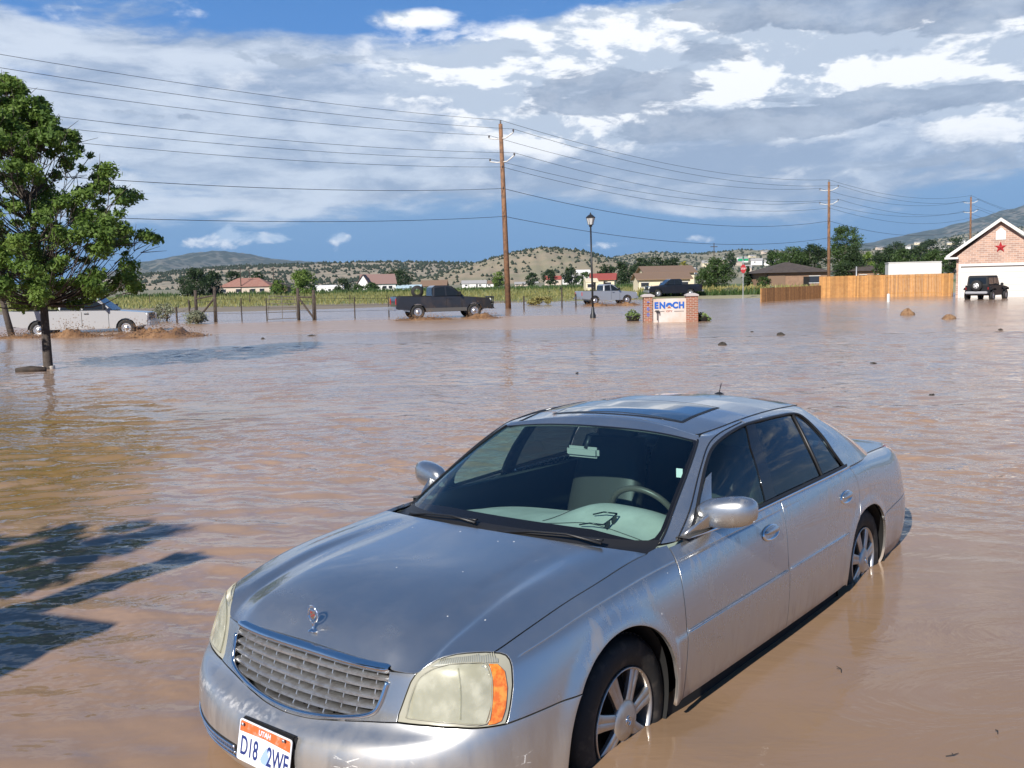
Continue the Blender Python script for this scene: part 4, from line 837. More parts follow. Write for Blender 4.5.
struct(MB().grid(lambda x, y: Vector((x, y, gz(x, y) if y < 3000 else gz(x, 3000))), gx_, gy_).build('ground', gm, smooth=True))
# hills: ridge lines measured as (bearing pixel, height pixel) turned to metres at their own distance
def hillmat(name, soil, soil2, shrub, cell, cover, patch):
    m = bpy.data.materials.new(name); m.use_nodes = True; global t; t = NT(m); b = t.N['Principled BSDF']; tc = t.n('TexCoord'); ob_ = tc.outputs['Object']
    nn = t.n('TexNoise', iVector=ob_, iScale=1/patch, iDetail=7., iRoughness=.62).outputs['Fac']; n2_ = t.n('TexNoise', iVector=ob_, iScale=4/patch, iDetail=6., iRoughness=.6).outputs['Fac']
    c = t.mix(t.rng(n2_, .35, .65), soil, soil2)
    vo = t.n('TexVoronoi', iVector=ob_, iScale=1/cell); lim = t.math('ADD', t.rng(nn, .3, .7, cover[0], cover[1]), 0.)
    c = t.mix(t.rng(t.math('SUBTRACT', vo.outputs['Distance'], lim), .03, -.03), c, shrub)
    t.L.new(c, b.inputs['Base Color']); b.inputs['Roughness'].default_value = .95; return m
HILLS = []
def hill(name, ridge, dist, depth, m, seed, base=-5, rough=1., n=150, fall=.8):
    P = sorted((D(px, py, dist).x, D(px, py, dist).z) for px, py in ridge); xs_ = [p[0] for p in P]; zs_ = [p[1] for p in P]
    rnd = random.Random(seed); ph = [(rnd.uniform(0, 6.3), rnd.uniform(0, 6.3), rnd.uniform(.6, 1.4)) for _ in range(9)]; W = (xs_[-1]-xs_[0])
    def H(x, y):
        u = (y-dist)/depth; top = float(np.interp(x, xs_, zs_)); s_ = 1-abs(u)**1.15 if u < 0 else 1-u*u
        gl = 0
        for k, (a, b_, c_) in enumerate(ph):
            f = 2*PI*(k+1.5)*1.7/W*c_; gl += math.sin(x*f+a+u*2.5*math.sin(b_))*math.cos(y*f*.7+b_)/(k+1.6)
        return base+(top-base)*max(s_, 0)*(1+.0)+gl*rough*(top-base)*.10*(abs(u)*2 if abs(u) < .5 else 1)*max(s_, 0)+ (math.sin(x*40*PI/W+seed)+math.sin(x*77*PI/W))*.006*rough*(top-base)
    HILLS.append((H, xs_[0], xs_[-1], dist, depth)); return struct(MB().grid(lambda x, y: Vector((x, y, H(x, y))), np.linspace(xs_[0], xs_[-1], n), np.linspace(dist-depth, dist+depth*.6, 46)).build(name, m, smooth=True))
M_scrub = hillmat('scrub_hill', (.33,.27,.19), (.24,.21,.15), (.022,.032,.016), 22., (.0,.25), 260.)
M_bare = hillmat('bare_hill', (.30,.24,.16), (.22,.20,.12), (.03,.04,.02), 18., (-.2,.2), 330.)
M_mtn = hillmat('blue_mountain', (.15,.135,.105), (.09,.095,.07), (.02,.032,.016), 90., (.35,.8), 1800.)
M_low = hillmat('low_ridge', (.30,.26,.18), (.20,.19,.12), (.022,.034,.018), 24., (.15,.55), 300.)
hill('mountain', [(60,285),(110,276),(150,266),(172,258),(188,253.5),(212,251),(225,251),(240,255),(262,258.5),(300,261),(345,263),(400,268),(470,280)], 11000, 3200, M_mtn, 3, rough=1.6)
hill('hill', [(60,284),(120,278),(165,273),(210,268),(250,265.5),(300,264),(350,262.5),(400,262),(440,262.5),(480,263),(520,266),(560,272),(620,284)], 2700, 1100, M_scrub, 5)
hill('hill', [(395,286),(430,277),(462,267),(490,259),(515,252),(540,247.5),(556,247.5),(580,250.5),(602,257),(625,264),(650,269),(690,277),(740,284)], 1900, 800, M_bare, 8, rough=1.5)
hill('hill', [(560,280),(590,262),(619,256),(644,252),(667,252.5),(693,254),(716,252.5),(736,250),(770,250),(810,252),(870,250),(930,246),(1000,240),(1100,232)], 3300, 1300, M_low, 11)
hill('mountain', [(800,262),(850,249),(872,244),(900,238),(930,232.5),(950,227),(975,221),(1000,214.5),(1024,208),(1060,199),(1120,184),(1200,174),(1350,180)], 12000, 4500, M_mtn, 15, rough=1.4)
hill('foothill', [(840,268),(880,256),(910,247),(940,239),(975,233),(1010,229),(1060,222),(1160,214)], 5200, 1700, M_low, 19)
def shrubs(idx, n, lo, hi, label, seed, thin=lambda x, y, u: 1.):
    H, x0_, x1_, ds, dp = HILLS[idx]; rd = random.Random(seed); V = []; F = []; k = 0
    while k < n:
        x = rd.uniform(x0_, x1_); y = ds+dp*rd.uniform(-.95, .08)
        if rd.random() > thin(x, y, (y-ds)/dp)*(.55+.6*math.sin(x*.011+seed)*math.sin(y*.013)): 
            if rd.random() < .9: k += .2; continue
        z = H(x, y); s_ = rd.uniform(lo, hi); o = len(V); k += 1
        V += [(x-s_*.5,y,z+s_*.15),(x,y-s_*.5,z+s_*.2),(x+s_*.5,y,z+s_*.15),(x,y+s_*.5,z+s_*.2),(x+rd.uniform(-.1,.1)*s_,y,z+s_*.75),(x,y,z-s_*.2)]
        F += [(o,o+1,o+4),(o+1,o+2,o+4),(o+2,o+3,o+4),(o+3,o,o+4),(o+1,o,o+5),(o+2,o+1,o+5)]
    m_ = MB(); m_.v = V; m_.f = F; m_.m = [0]*len(F); stuff(m_.build('scrub', M_shrub, fix=False), label)
M_shrub = mat('juniper', (.022,.034,.016), .9)
shrubs(1, 5200, 4, 10, 'dark juniper scrub dotted over the low long hill at left', 2); shrubs(2, 1500, 3, 7, 'dark juniper scrub thinly dotted over the bare centre hill', 3, lambda x, y, u: .25+1.2*max(0, u+.45)); shrubs(3, 3500, 4, 9, 'dark scrub over the low ridge right of centre', 4); shrubs(5, 2200, 8, 16, 'dark scrub on the foothill at the right', 5)
# air: pale even haze
hm = bpy.data.materials.new('haze_air'); hm.use_nodes = True; nt_ = hm.node_tree; nt_.nodes.remove(nt_.nodes['Principled BSDF']); pv = nt_.nodes.new('ShaderNodeVolumePrincipled')
pv.inputs['Color'].default_value = (.55,.76,1,1); pv.inputs['Density'].default_value = .000028; nt_.links.new(pv.outputs[0], nt_.nodes['Material Output'].inputs['Volume'])
hz = MB().box((0, 6750, 899), (31000, 17500, 1802)).build('haze', hm); hz['kind'] = 'stuff'; hz['label'] = 'thin blue haze of the valley air'
# ---------------------------------------------------------------- poles, wires, lamp
WOOD = mat('pole_wood', (.24,.125,.065), .85, noise=((.12,.07,.045), 3.5, .4, .65), bump=(14, .4, .02)); GREYW = mat('grey_wood', (.075,.055,.042), .9, noise=((.035,.028,.024), 6, .4, .6)); PALE = mat('pale_crossarm', (.62,.62,.60), .6); WIRE = mat('wire', (.02,.02,.022), .6); INSUL = mat('insulator', (.09,.08,.08), .4)
STEEL = mat('galvanised_steel', (.42,.43,.44), .5, .5); WHITEP = mat('white_paint', (.60,.60,.58), .6); BLKM = mat('black_metal', (.015,.016,.018), .45)
pb = [(G(508.5,308.5)), None, None]; P1 = Vector(pb[0]); 
def top_at(px, py, y): return D(px, py, y)
HP = 15.2
P2 = D(829,275,131); P2.z = 0; P3 = D(971,240,186); P3.z = 0
Pz = {}
def pole(base, top, lean, label, dims=1.):
    o = empty('utility_pole', base, label=label, cat='utility pole', group='tall power poles along the road'); tp = Vector(top)-Vector(base)
    MB().tube([(0,0,-.5), tuple(tp*.5), tuple(tp)], [.24,.20,.155], 12).build('post', WOOD, o, smooth=True)
    att = {}
    up = tp.normalized(); h = tp.length; side = Vector((math.cos(.93+1.57), math.sin(.93+1.57), 0)); side = Vector((.78,-.62,0)).normalized()
    for k, (dz, hw) in enumerate(((-1.15,1.25),(-3.0,1.25))):
        c = tp+up*dz; MB().tube([c-side*hw+Vector((0,0,.16)), c-side*.5+Vector((0,0,.02)), c+side*.5+Vector((0,0,.02)), c+side*hw+Vector((0,0,.42 if k == 1 else .36))], [.055,.05,.05,.055], 8).build('crossarm', PALE, o, smooth=True)
        for j, s_ in enumerate((-1, 1)):
            q = c+side*hw*s_+Vector((0,0,.2 if s_ < 0 else .42)); MB().lathe([(0,.22),(.05,.20),(.08,.10),(.05,.0),(0,-.1)], 8, q).build('insulator', INSUL, o, smooth=True); att[(k, j)] = Vector(base)+q+Vector((0,0,.2))
    MB().lathe([(0,.30),(.05,.28),(.07,.1),(.05,0)], 8, tp).build('insulator', INSUL, o, smooth=True); att['top'] = Vector(base)+tp+Vector((0,0,.3))
    for nm, dz in (('m', -3.6), ('c1', -5.4), ('c2', -7.75)):
        c = tp+up*(dz*h/15.6); MB().lathe([(0,.12),(.05,.1),(.05,0),(0,0)], 8, c+Vector((0,-.2,0))).build('bracket', INSUL, o); att[nm] = Vector(base)+c+Vector((0,-.18,0))
    return o, att
t1 = top_at(500.5,124,P1.y); o1, A1 = pole(P1, t1, 0, 'tallest brown wooden power pole, standing in the water left of the street lamp')
t2 = top_at(829,182,P2.y); P2b = Vector((D(829,275,P2.y).x, P2.y, -.2)); o2, A2 = pole(P2b, t2, 0, 'wooden power pole rising behind the corner of the tan board fence')
t3 = top_at(971,197,P3.y); P3b = Vector((D(971,240,P3.y).x, P3.y, -.2)); o3, A3 = pole(P3b, t3, 0, 'wooden power pole behind the brick garage at the right')
dirv = (P1-P2b); L0 = Vector((P1.x-47, P1.y-58, 0)); A0 = {k: v+(L0-P1) for k, v in A1.items()}; dl = P3b-P2b; A4 = {k: v+dl*1.3 for k, v in A3.items()}
wires = {'top': 1.4, (0,0): 1.5, (0,1): 1.5, (1,0): 1.5, (1,1): 1.6, 'm': 1.6, 'c1': 1.7, 'c2': 1.5}
def sagw(a, b, s): return [a.lerp(b, q)-Vector((0,0,4*s*q*(1-q))) for q in np.linspace(0, 1, 40)]
for k, s in wires.items():
    for i, (u, v, rr_) in enumerate(((A0, A1, .013), (A1, A2, .016), (A2, A3, .018), (A3, A4, .02))):
        if i == 3 and k in ('c1','c2'): continue
        o = MB().tube(sagw(u[k], v[k], s if i < 3 else 1.5), rr_*(1.35 if k in ('c1','c2') else 1), 5, caps=False).build('power_line', WIRE, smooth=True)
        nm = {'top': 'topmost', (0,0): 'left upper crossarm', (0,1): 'right upper crossarm', (1,0): 'left lower crossarm', (1,1): 'right lower crossarm', 'm': 'below the lower crossarm', 'c1': 'upper communication', 'c2': 'lowest communication'}[k]
        seg = ['left of the tallest pole', 'from the tallest pole to the fence pole', 'from the fence pole to the garage pole', 'right of the garage pole'][i]
        tag(o, f'thin dark {nm} wire, span {seg}', 'power line', 'overhead wires between the power poles')
tree_pole = empty('utility_pole', L0, label='brown wooden power pole outside the left edge', cat='utility pole', group='tall power poles along the road')
MB().tube([(0,0,-.5), tuple(t1-P1)], [.19,.125], 12).build('post', WOOD, tree_pole, smooth=True)
# street lamp
lb = G(593,318); lt = D(590.3,213,lb.y); H = lt.z
lamp = empty('street_lamp', lb, label='black post-top street lamp standing in the flood left of the brick town sign', cat='street lamp'); tv = Vector(lt-lb)
MB().lathe([(.16,-.5),(.16,.15),(.10,.3),(.075,.55),(.06,.6)], 14).build('base', BLKM, lamp, smooth=True)
MB().tube([(0,0,.3), tuple(tv*(1-.75/H))], [.062,.045], 10).build('post', BLKM, lamp, smooth=True)
hd = tv*(1-.75/H); ln = MB().lathe([(.06,0),(.10,.04),(.07,.08),(.16,.12)], 8, hd).build('lantern', BLKM, lamp)
MB().lathe([(.13,.12),(.22,.48),(.0,.48)], 6, hd).build('glass', mat('lamp_glass', (.75,.76,.74), .25, Transmission_Weight=.4), ln)
MB().lathe([(.25,.48),(.255,.52),(.12,.64),(.05,.68),(.03,.75),(.0,.80)], 6, hd).build('cap', BLKM, ln)
b = MB()
for k in range(6): a = 2*PI*k/6; b.tube([hd+Vector((.135*math.cos(a), .135*math.sin(a), .12)), hd+Vector((.225*math.cos(a), .225*math.sin(a), .48))], .012, 4)
b.build('rib', BLKM, ln)
# small far poles
for i, (px, yt, yb, dist, lb_) in enumerate(((240,267,293,330,'short grey pole, left of the pair by the red roofed ranch house'),(249,268,293,340,'short grey pole, right of the pair by the red roofed ranch house'),(273,266,292,300,'short brown pole in front of the right end of the red roofed ranch house'),(505,265,283,700,'distant thin pole behind the tallest power pole'),(714,243,278,210,'grey pole with a small crossarm right of the cream metal building'))):
    t_ = D(px, yt, dist); g_ = gz(t_.x, dist); o = empty('wooden_pole', (t_.x, dist, g_), label=lb_, cat='pole', group='small far poles')
    MB().tube([(0,0,-.3),(0,0,t_.z-g_)], [.16*dist/300,.12*dist/300], 6).build('post', GREYW, o); MB().box((0,0,t_.z-g_-.8), (2.2*dist/300,.15,.15)).build('crossarm', GREYW, o)
# ---------------------------------------------------------------- pickups
CG = mat('car_window', (.012,.015,.018), .06); HUB = mat('truck_rim', (.55,.55,.56), .3, .8); TYR = mat('truck_tyre', (.015,.015,.015), .8); TLR = mat('tail_red', (.45,.02,.015), .3); HLW = mat('head_lamp', (.75,.75,.72), .2)
def prism_y(outline, y0, y1, bev=.05, seg=2, taper=None):
    """outline in x,z extruded along y with rounded long edges"""
    bm = bmesh.new(); a = [bm.verts.new((x, y0, z)) for x, z in outline]; b_ = [bm.verts.new((x, y1, z)) for x, z in outline]; n = len(a)
    f1 = bm.faces.new(a[::-1]); f2 = bm.faces.new(b_)
    for i in range(n): bm.faces.new((a[i], a[(i+1) % n], b_[(i+1) % n], b_[i]))
    if taper:
        for v in bm.verts: v.co.y *= taper(v.co.x, v.co.z)
    ed = [e for e in bm.edges if e in f1.edges[:] or e in f2.edges[:]]
    if bev: bmesh.ops.bevel(bm, geom=ed, offset=bev, segments=seg, affect='EDGES', clamp_overlap=True)
    bm.verts.index_update(); m_ = MB(); m_.v = [tuple(v.co) for v in bm.verts]; m_.f = [tuple(v.index for v in f.verts) for f in bm.faces]; m_.m = [0]*len(m_.f); bm.free(); return m_
def pickup(loc, rz, paint, label, group='pickup trucks driving through the flood', sink=.3, ext=True, guard=False, lower=None, L=5.9, k=1.):
    o = empty('pickup_truck', (loc[0], loc[1], -sink), rz, label, 'pickup truck', group); o.scale = (k,k,k)
    fx, rx = L*.5-1.0, -L*.5+1.25; W = .98; R_ = .47
    def arch(cx): return [(cx+R_*math.cos(a), .42+R_*math.sin(a)) for a in np.linspace(0, PI, 9)]
    side = [(L*.5-.02,.55),(L*.5,.95),(L*.5-.12,1.13),(L*.5-1.55,1.25),(L*.5-1.6,1.25),(-L*.5+2.15,1.27),(-L*.5+2.12,1.27),(-L*.5+.02,1.30),(-L*.5,1.2),(-L*.5,.62),(-L*.5+.1,.58)]
    bot = [(rx-R_,.52)]+arch(rx)[::-1]+[(rx+R_,.40),(fx-R_,.40)]+arch(fx)[::-1]+[(fx+R_,.50)]
    prism_y(side[::-1]+[] if False else (side+bot), -W, W, .07, 3).build('body', paint, o, smooth=True, auto=35)
    if lower: 
        for sy in (1,-1): MB().box(((rx+fx)/2, sy*(W+.004), .52), (fx-rx-2*R_, .012, .2)).build('lower_panel', lower, o)
    MB().box((-L*.5+1.10,0,1.275), (1.95,1.62,.10)).build('bed', DARK, o)
    c0, c1 = -L*.5+2.12, L*.5-1.62
    cab = [(c0,1.22),(c0+.06,1.80),(c0+.22,1.90),(c1-.95,1.90),(c1-.72,1.86),(c1+.02,1.24)]
    cb = prism_y(cab, -.93, .93, .07, 3, taper=lambda x, z: 1-.18*max(0, z-1.22)/.68).build('cab', paint, o, smooth=True, auto=35)
    yw = lambda z: .93*(1-.18*max(0, z-1.22)/.68)+.004
    xm = (c0+c1)/2-.12
    for sy in (1,-1):
        def win(P, nm): MB().prism([(0,0)]*0 or P, .01, None) if 0 else MB().add([(x, sy*yw(z), z) for x, z in P]+[(x, sy*(yw(z)-.02), z) for x, z in P], [tuple(range(len(P))), tuple(range(len(P), 2*len(P)))]+[(i, (i+1) % len(P), (i+1) % len(P)+len(P), i+len(P)) for i in range(len(P))]).build(nm, CG, cb)
        if ext: win([(c0+.14,1.30),(c0+.18,1.76),(xm-.06,1.82),(xm-.04,1.30)], 'window')
        win([(xm+.04,1.30),(xm+.02,1.82),(c1-.86,1.82),(c1-.26,1.42),(c1-.22,1.30)], 'window')
        for xx in ([xm] if ext else [])+[c1-.14]: MB().tube([(xx, sy*(W+.003), .46),(xx, sy*(W+.003), 1.2)], .009, 4).build('door_seam', DARK, o)
        MB().box((xm+.22, sy*(W+.015), 1.12), (.2,.03,.04)).build('door_handle', BLKM, o)
        MB().box((c1-.28, sy*1.12, 1.42), (.10,.26,.26), bev=.03).build('mirror', BLKM, o)
        MB().box((-L*.5+.02, sy*.88, 1.02), (.09,.17,.36), bev=.02).build('tail_light', TLR, o)
        MB().box((L*.5-.05, sy*.80, .98), (.13,.34,.24), bev=.03).build('headlight', HLW, o)
        for cx in (fx, rx):
            w_ = MB().lathe([(.22,-.24),(.36,-.24),(.40,-.20),(.41,-.12),(.40,-.03),(.36,0),(.25,0),(.23,-.03)], 26, (cx,0,.41), 'Y'); w_.v = [(v[0], sy*(v[1]+W-.02), v[2]) for v in w_.v]; w_ = w_.build('wheel', TYR, o, smooth=True)
            r_ = MB().lathe([(.235,-.03),(.22,-.02),(.16,-.07),(.09,-.05),(.07,-.01),(0,-.01)], 20, (cx,0,.41), 'Y'); r_.v = [(v[0], sy*(v[1]+W-.02), v[2]) for v in r_.v]; r_.build('rim', HUB, w_, smooth=True)
    V = [(c1-.70,-.72,1.84),(c1-.70,.72,1.84),(c1+.00,.86,1.27),(c1+.00,-.86,1.27)]; MB().add([(x+.03, y, z+.01) for x, y, z in V], [(0,1,2,3)]).build('windscreen', CG, cb)
    MB().add([(c0-.008+.05*(z-1.22), y, z) for y, z in ((-.78,1.36),(.78,1.36),(.70,1.76),(-.70,1.76))], [(0,1,2,3)]).build('rear_window', CG, cb)
    MB().box((-L*.5-.08,0,.62), (.2,1.9,.2), bev=.04).build('rear_bumper', HUB, o, smooth=True, auto=40); MB().box((L*.5+.05,0,.62), (.2,1.95,.26), bev=.05).build('front_bumper', HUB if not guard else BLKM, o, smooth=True, auto=40)
    MB().box((L*.5-.01,0,.95), (.06,1.1,.30)).build('grille', BLKM, o)
    if guard:
        g = MB()
        for yy in (-.75,-.35,.35,.75): g.tube([(L*.5+.16, yy, .5),(L*.5+.2, yy, 1.15)], .04, 8)
        for zz in (.55,.85,1.18): g.tube([(L*.5+.17, -.9, zz),(L*.5+.2, .9, zz)], .04, 8)
        g.build('grille_guard', BLKM, o, smooth=True)
    return o
P_BLK = mat('charcoal_paint', (.022,.022,.024), .35, .2, coat=1, noise=((.07,.05,.035), 1.6, .5, .8)); P_SIL = mat('truck_silver', (.42,.43,.44), .35, .6, coat=1); P_WHT = mat('truck_white', (.36,.36,.365), .4, coat=.8); P_BLU = mat('truck_black', (.008,.010,.016), .3, coat=1); P_TAN = mat('truck_tan', (.10,.095,.09), .5, .2)
def vloc(px, py): g = G(px, py); return (g.x, g.y)
wl = vloc(86,332); pickup(wl, R(8), P_WHT, 'white pickup ploughing through muddy water behind the street tree', sink=.24, L=6.2, k=1.04)
bl = vloc(441,317.5); pickup(bl, R(17), P_BLK, 'charcoal pickup with grille guard pushing through the flood left of the tallest pole', sink=.03, guard=True, lower=P_TAN, L=5.6, k=1.05)
sl = vloc(606,303.5); pickup(sl, R(17), P_SIL, 'silver pickup driving through the water behind the street lamp', sink=.08, L=5.5, k=.99)
k = D(673,300,112); pickup((k.x, k.y), R(188), P_BLU, 'dark blue-black pickup on the road behind the brick town sign', sink=-.12, L=5.8, k=1.1)
# spare wheel and box in the bed of the charcoal truck
tw = bpy.data.objects.new; tt_ = MB().lathe([(.18,-.12),(.34,-.12),(.38,0),(.34,.12),(.18,.12)], 22, (0,0,0), 'Y').build('spare_wheel', TYR, smooth=True); tt_.location = (bl[0]-1.35, bl[1]-.62, 1.62); tt_.rotation_euler = (0,0,R(5)); tag(tt_, 'black spare wheel standing in the bed of the charcoal pickup', 'wheel')
# muddy splashes
SPL = mat('mud_splash', (.27,.155,.075), .4, noise=((.16,.085,.04), 3, .35, .65), bump=(9, .6, .06))
from mathutils import noise as mnoise
def splash(cx, cy, lx, h, label, n=26, seed=1, rz=0., wy=1.1):
    rd = random.Random(seed); ph = [rd.uniform(0, 6.3) for _ in range(8)]
    def f(u, v):
        e = max(0, math.sin(PI*u))**.7*max(0, math.sin(PI*v))**1.1; q = mnoise.fractal(Vector((u*lx*1.6+ph[0], v*wy*2.2, ph[1])), .6, 2.1, 6); z = h*.5*e*max(.05, .62+.55*q)-.03
        x, y = (u-.5)*lx, (v-.5)*wy*(1+.3*math.sin(u*11+ph[3])); c, s = math.cos(rz), math.sin(rz); return Vector((x*c-y*s, x*s+y*c, z))
    m_ = MB().grid(f, np.linspace(0,1,n*2), np.linspace(0,1,14))
    for k in range(int(700*lx/3)):
        u = rd.random(); v = rd.random(); p = f(u, v)+Vector((rd.gauss(0,.2), rd.gauss(0,.2), abs(rd.gauss(0,.45))*h*math.sin(PI*u))); s = rd.uniform(.008,.028); m_.box(p, (s*1.6, s, s), rd.uniform(0,3))
    o = m_.build('muddy_splash', SPL, smooth=True); o.location = (cx, cy, 0); o['kind'] = 'stuff'; o['label'] = label; return o
def sp_at(px, py, wpx, hpx, label, seed, rz=0, wy=1.1):
    g = G(px, py); splash(g.x, g.y, wpx/FPX*g.y, hpx/FPX*g.y*1.25, label, seed=seed, rz=rz, wy=wy)
sp_at(73,337,52,16,'brown splash around the rear wheel of the white pickup', 1); sp_at(160,337,92,19,'large brown bow wave thrown up by the white pickup', 2, wy=1.8); sp_at(112,336,60,7,'churned brown water beside the white pickup', 3); sp_at(20,338,60,7,'churned brown wake behind the white pickup', 13)
sp_at(425,320,60,7,'brown spray by the rear wheel of the charcoal pickup', 4); sp_at(482,318.5,36,10,'brown bow wave at the front wheel of the charcoal pickup', 5)
sp_at(600,306,34,6,'brown spray by the rear wheel of the silver pickup', 6); sp_at(628,305.5,26,7,'brown bow wave in front of the silver pickup', 7)
# ---------------------------------------------------------------- jeep
jp = G(986,299); jl = (jp.x, jp.y)
P_JEEP = mat('jeep_black', (.008,.009,.011), .5, 0, .3)
def jeep(loc, rz):
    o = empty('off_road_car', (loc[0], loc[1], -.12), rz, 'black boxy four wheel drive with a rear spare wheel parked before the garage door', 'car')
    W = .84
    prism_y([(2.0,.62),(2.05,1.02),(.62,1.12),(.6,1.14),(-1.98,1.14),(-2.0,.50),(-1.9,.40),(1.8,.40)], -W, W, .04).build('body', P_JEEP, o, smooth=True, auto=35)
    tp = prism_y([(-1.95,1.12),(-1.88,1.78),(-1.78,1.84),(.28,1.84),(.62,1.14)], -.74, .74, .05, 2, taper=lambda x, z: 1-.1*max(0, z-1.12)/.7).build('hard_top', mat('jeep_top', (.012,.012,.013), .7), o, smooth=True, auto=35)
    MB().add([(-1.965+.1*(z-1.12), y, z) for y, z in ((-.6,1.24),(.6,1.24),(.56,1.70),(-.56,1.70))], [(0,1,2,3)]).build('rear_window', CG, tp)
    for sy in (1,-1):
        for x0, x1 in ((-1.75,-.85),(-.75,-.05),(.02,.36)): MB().add([(x0, sy*.735, 1.22),(x1, sy*.735, 1.22),(x1-(.1 if x1 > .3 else 0), sy*.69, 1.68),(x0, sy*.69, 1.68)], [(0,1,2,3)]).build('window', CG, tp)
        for cx in (1.45,-1.4):
            prism_y([(cx-.55,.80),(cx-.42,.98),(cx+.42,.98),(cx+.56,.78),(cx+.50,.78),(cx+.38,.92),(cx-.38,.92),(cx-.50,.80)], sy*.76, sy*.98, .02).build('fender_flare', P_JEEP, o)
            w_ = MB().lathe([(.22,-.24),(.36,-.24),(.40,-.18),(.40,-.05),(.36,0),(.24,0),(.22,-.03)], 26, (cx,0,.41), 'Y'); w_.v = [(v[0], sy*(v[1]+.96), v[2]) for v in w_.v]; w_ = w_.build('wheel', TYR, o, smooth=True)
            r_ = MB().lathe([(.23,-.03),(.15,-.06),(.07,-.02),(0,-.02)], 18, (cx,0,.41), 'Y'); r_.v = [(v[0], sy*(v[1]+.96), v[2]) for v in r_.v]; r_.build('rim', HUB, w_, smooth=True)
        MB().box((.35, sy*.96, 1.20), (.1,.2,.2), bev=.03).build('mirror', BLKM, o)
        MB().box((-2.0, sy*.76, .92), (.08,.09,.18)).build('tail_light', mat('dark_tail', (.16,.012,.01), .3) if sy > 0 else bpy.data.materials['dark_tail'], o)
        MB().box((1.98, sy*.52, .92), (.12,.2,.2), bev=.04).build('headlight', HLW, o)
    MB().box((-2.12,0,.62), (.2,1.5,.18), bev=.04).build('rear_bumper', mat('satin_bumper', (.45,.45,.46), .4, .4), o)
    sw_ = MB().lathe([(.20,-.12),(.36,-.12),(.39,-.04),(.39,.06),(.35,.12),(.20,.12)], 28, (-2.16,.0,1.12), 'X').build('spare_wheel', TYR, o, smooth=True)
    MB().lathe([(.21,-.08),(.16,-.11),(.05,-.12),(0,-.12)], 20, (-2.16,0,1.12), 'X').build('spare_rim', mat('jeep_rim', (.72,.72,.72), .4, .2), sw_, smooth=True)
    b = MB()
    for k in range(5): a = 2*PI*k/5; b.box((-2.285, .13*math.cos(a), 1.12+.13*math.sin(a)), (.02,.07,.07))
    b.build('rim_hole', DARK, sw_)
jeep(jl, R(46)); bpy.data.objects['off_road_car'].scale = (1.08,1.08,1.08)
# ---------------------------------------------------------------- town sign
BRK = bpy.data.materials.new('brick'); BRK.use_nodes = True; t = NT(BRK); tc = t.n('TexCoord'); br = t.n('TexBrick', iVector=t.n('Mapping', iVector=tc.outputs['Object'], iRotation=(R(90),0,0)).outputs[0], iColor1=(.30,.085,.04,1), iColor2=(.22,.10,.06,1), iMortar=(.42,.38,.33,1), iScale=1., iBrick_Width=.24, iRow_Height=.085, iMortar_Size=.008); t.L.new(br.outputs[0], t.N['Principled BSDF'].inputs[0]); t.N['Principled BSDF'].inputs['Roughness'].default_value = .9
sg0 = G(672,322); S = sg0.y/FPX
sign = empty('town_sign', (sg0.x, sg0.y, 0), R(-2), 'brick framed town sign reading ENOCH CITY rising from the flood', 'sign')
def SX(px): return (px-672)*S
zt = 296.5; ztop = (322-zt)*S
for x0, x1 in ((643.5,652),(685.5,697)):
    p_ = MB().box((SX((x0+x1)/2),0,(ztop-.4)/2), (SX(x1)-SX(x0), .55, ztop+.4)).build('pillar', BRK, sign)
    MB().add([(SX((x0+x1)/2)+a*q, b_*r_, z) for z, q, r_ in ((ztop,.30,.33),(ztop+.07,.30,.33),(ztop+.14,.14,.16)) for a, b_ in ((-1,-1),(1,-1),(1,1),(-1,1))], [(0,1,5,4),(1,2,6,5),(2,3,7,6),(3,0,4,7),(4,5,9,8),(5,6,10,9),(6,7,11,10),(7,4,8,11),(8,9,10,11),(0,1,2,3)]).build('cap', mat('concrete_cap', (.42,.38,.36), .9) if x0 < 650 else bpy.data.materials['concrete_cap'], p_)
pw = SX(686)-SX(651.5); pc = (SX(686)+SX(651.5))/2; ph_ = (322-298.5)*S
pan = MB().box((pc,-.12,ph_/2-.15), (pw,.12,ph_+.3)).build('panel', mat('sign_face', (.58,.53,.50), .6, noise=((.50,.36,.27), 1.2, .4, .7)), sign)
BLU = mat('sign_blue', (.015,.10,.42), .5); BRN = mat('sign_brown', (.35,.10,.05), .6); DKL = mat('sign_line', (.10,.09,.09), .6)
MF = Matrix(((1,0,0,0),(0,0,-1,0),(0,1,0,0),(0,0,0,1)))       # text faces the camera
zt_ = ph_-.33
for ch, xx in (('E',-.57),('N',-.29),('C',.31),('H',.60)): text(ch, .40, 'letter', BLU, pan, Matrix.Translation((pc-.03+xx*pw/1.62,-.186,zt_)) @ MF, .01, .022, .92)
b = MB(); b.add([(pc+.16*math.cos(a)+0, -.195, zt_-.02+.16*math.sin(a)) for a in np.linspace(-.2, PI+.2, 16)]+[(pc+.07*math.cos(a), -.195, zt_-.04+.06*math.sin(a)) for a in np.linspace(PI+.2, -.2, 16)], [tuple(range(32))]); b.build('emblem', BLU, pan)
b = MB(); b.add([(pc-.10,-.197,zt_-.12),(pc,-.197,zt_-.02),(pc+.10,-.197,zt_-.12)], [(0,1,2)]).build('emblem_roof', BRN, pan)
text('CITY', .105, 'letter', BRN, pan, Matrix.Translation((pc,-.186,zt_-.27)) @ MF, .005, .004, 1.25)
for x0 in (-.46,.46): MB().box((pc+x0,-.186,zt_-.27), (.46,.012,.022)).build('rule', DKL, pan)
ad = MB(); 
NUMB = mat('number_blue', (.10,.14,.42), .6)
for k, ch in enumerate(('9','0','0')): text(ch, .22, 'house_number', NUMB, sign, Matrix.Translation((SX(647.7),-.285,ztop-.30-.27*k)) @ MF, .01, .008, 1.1)
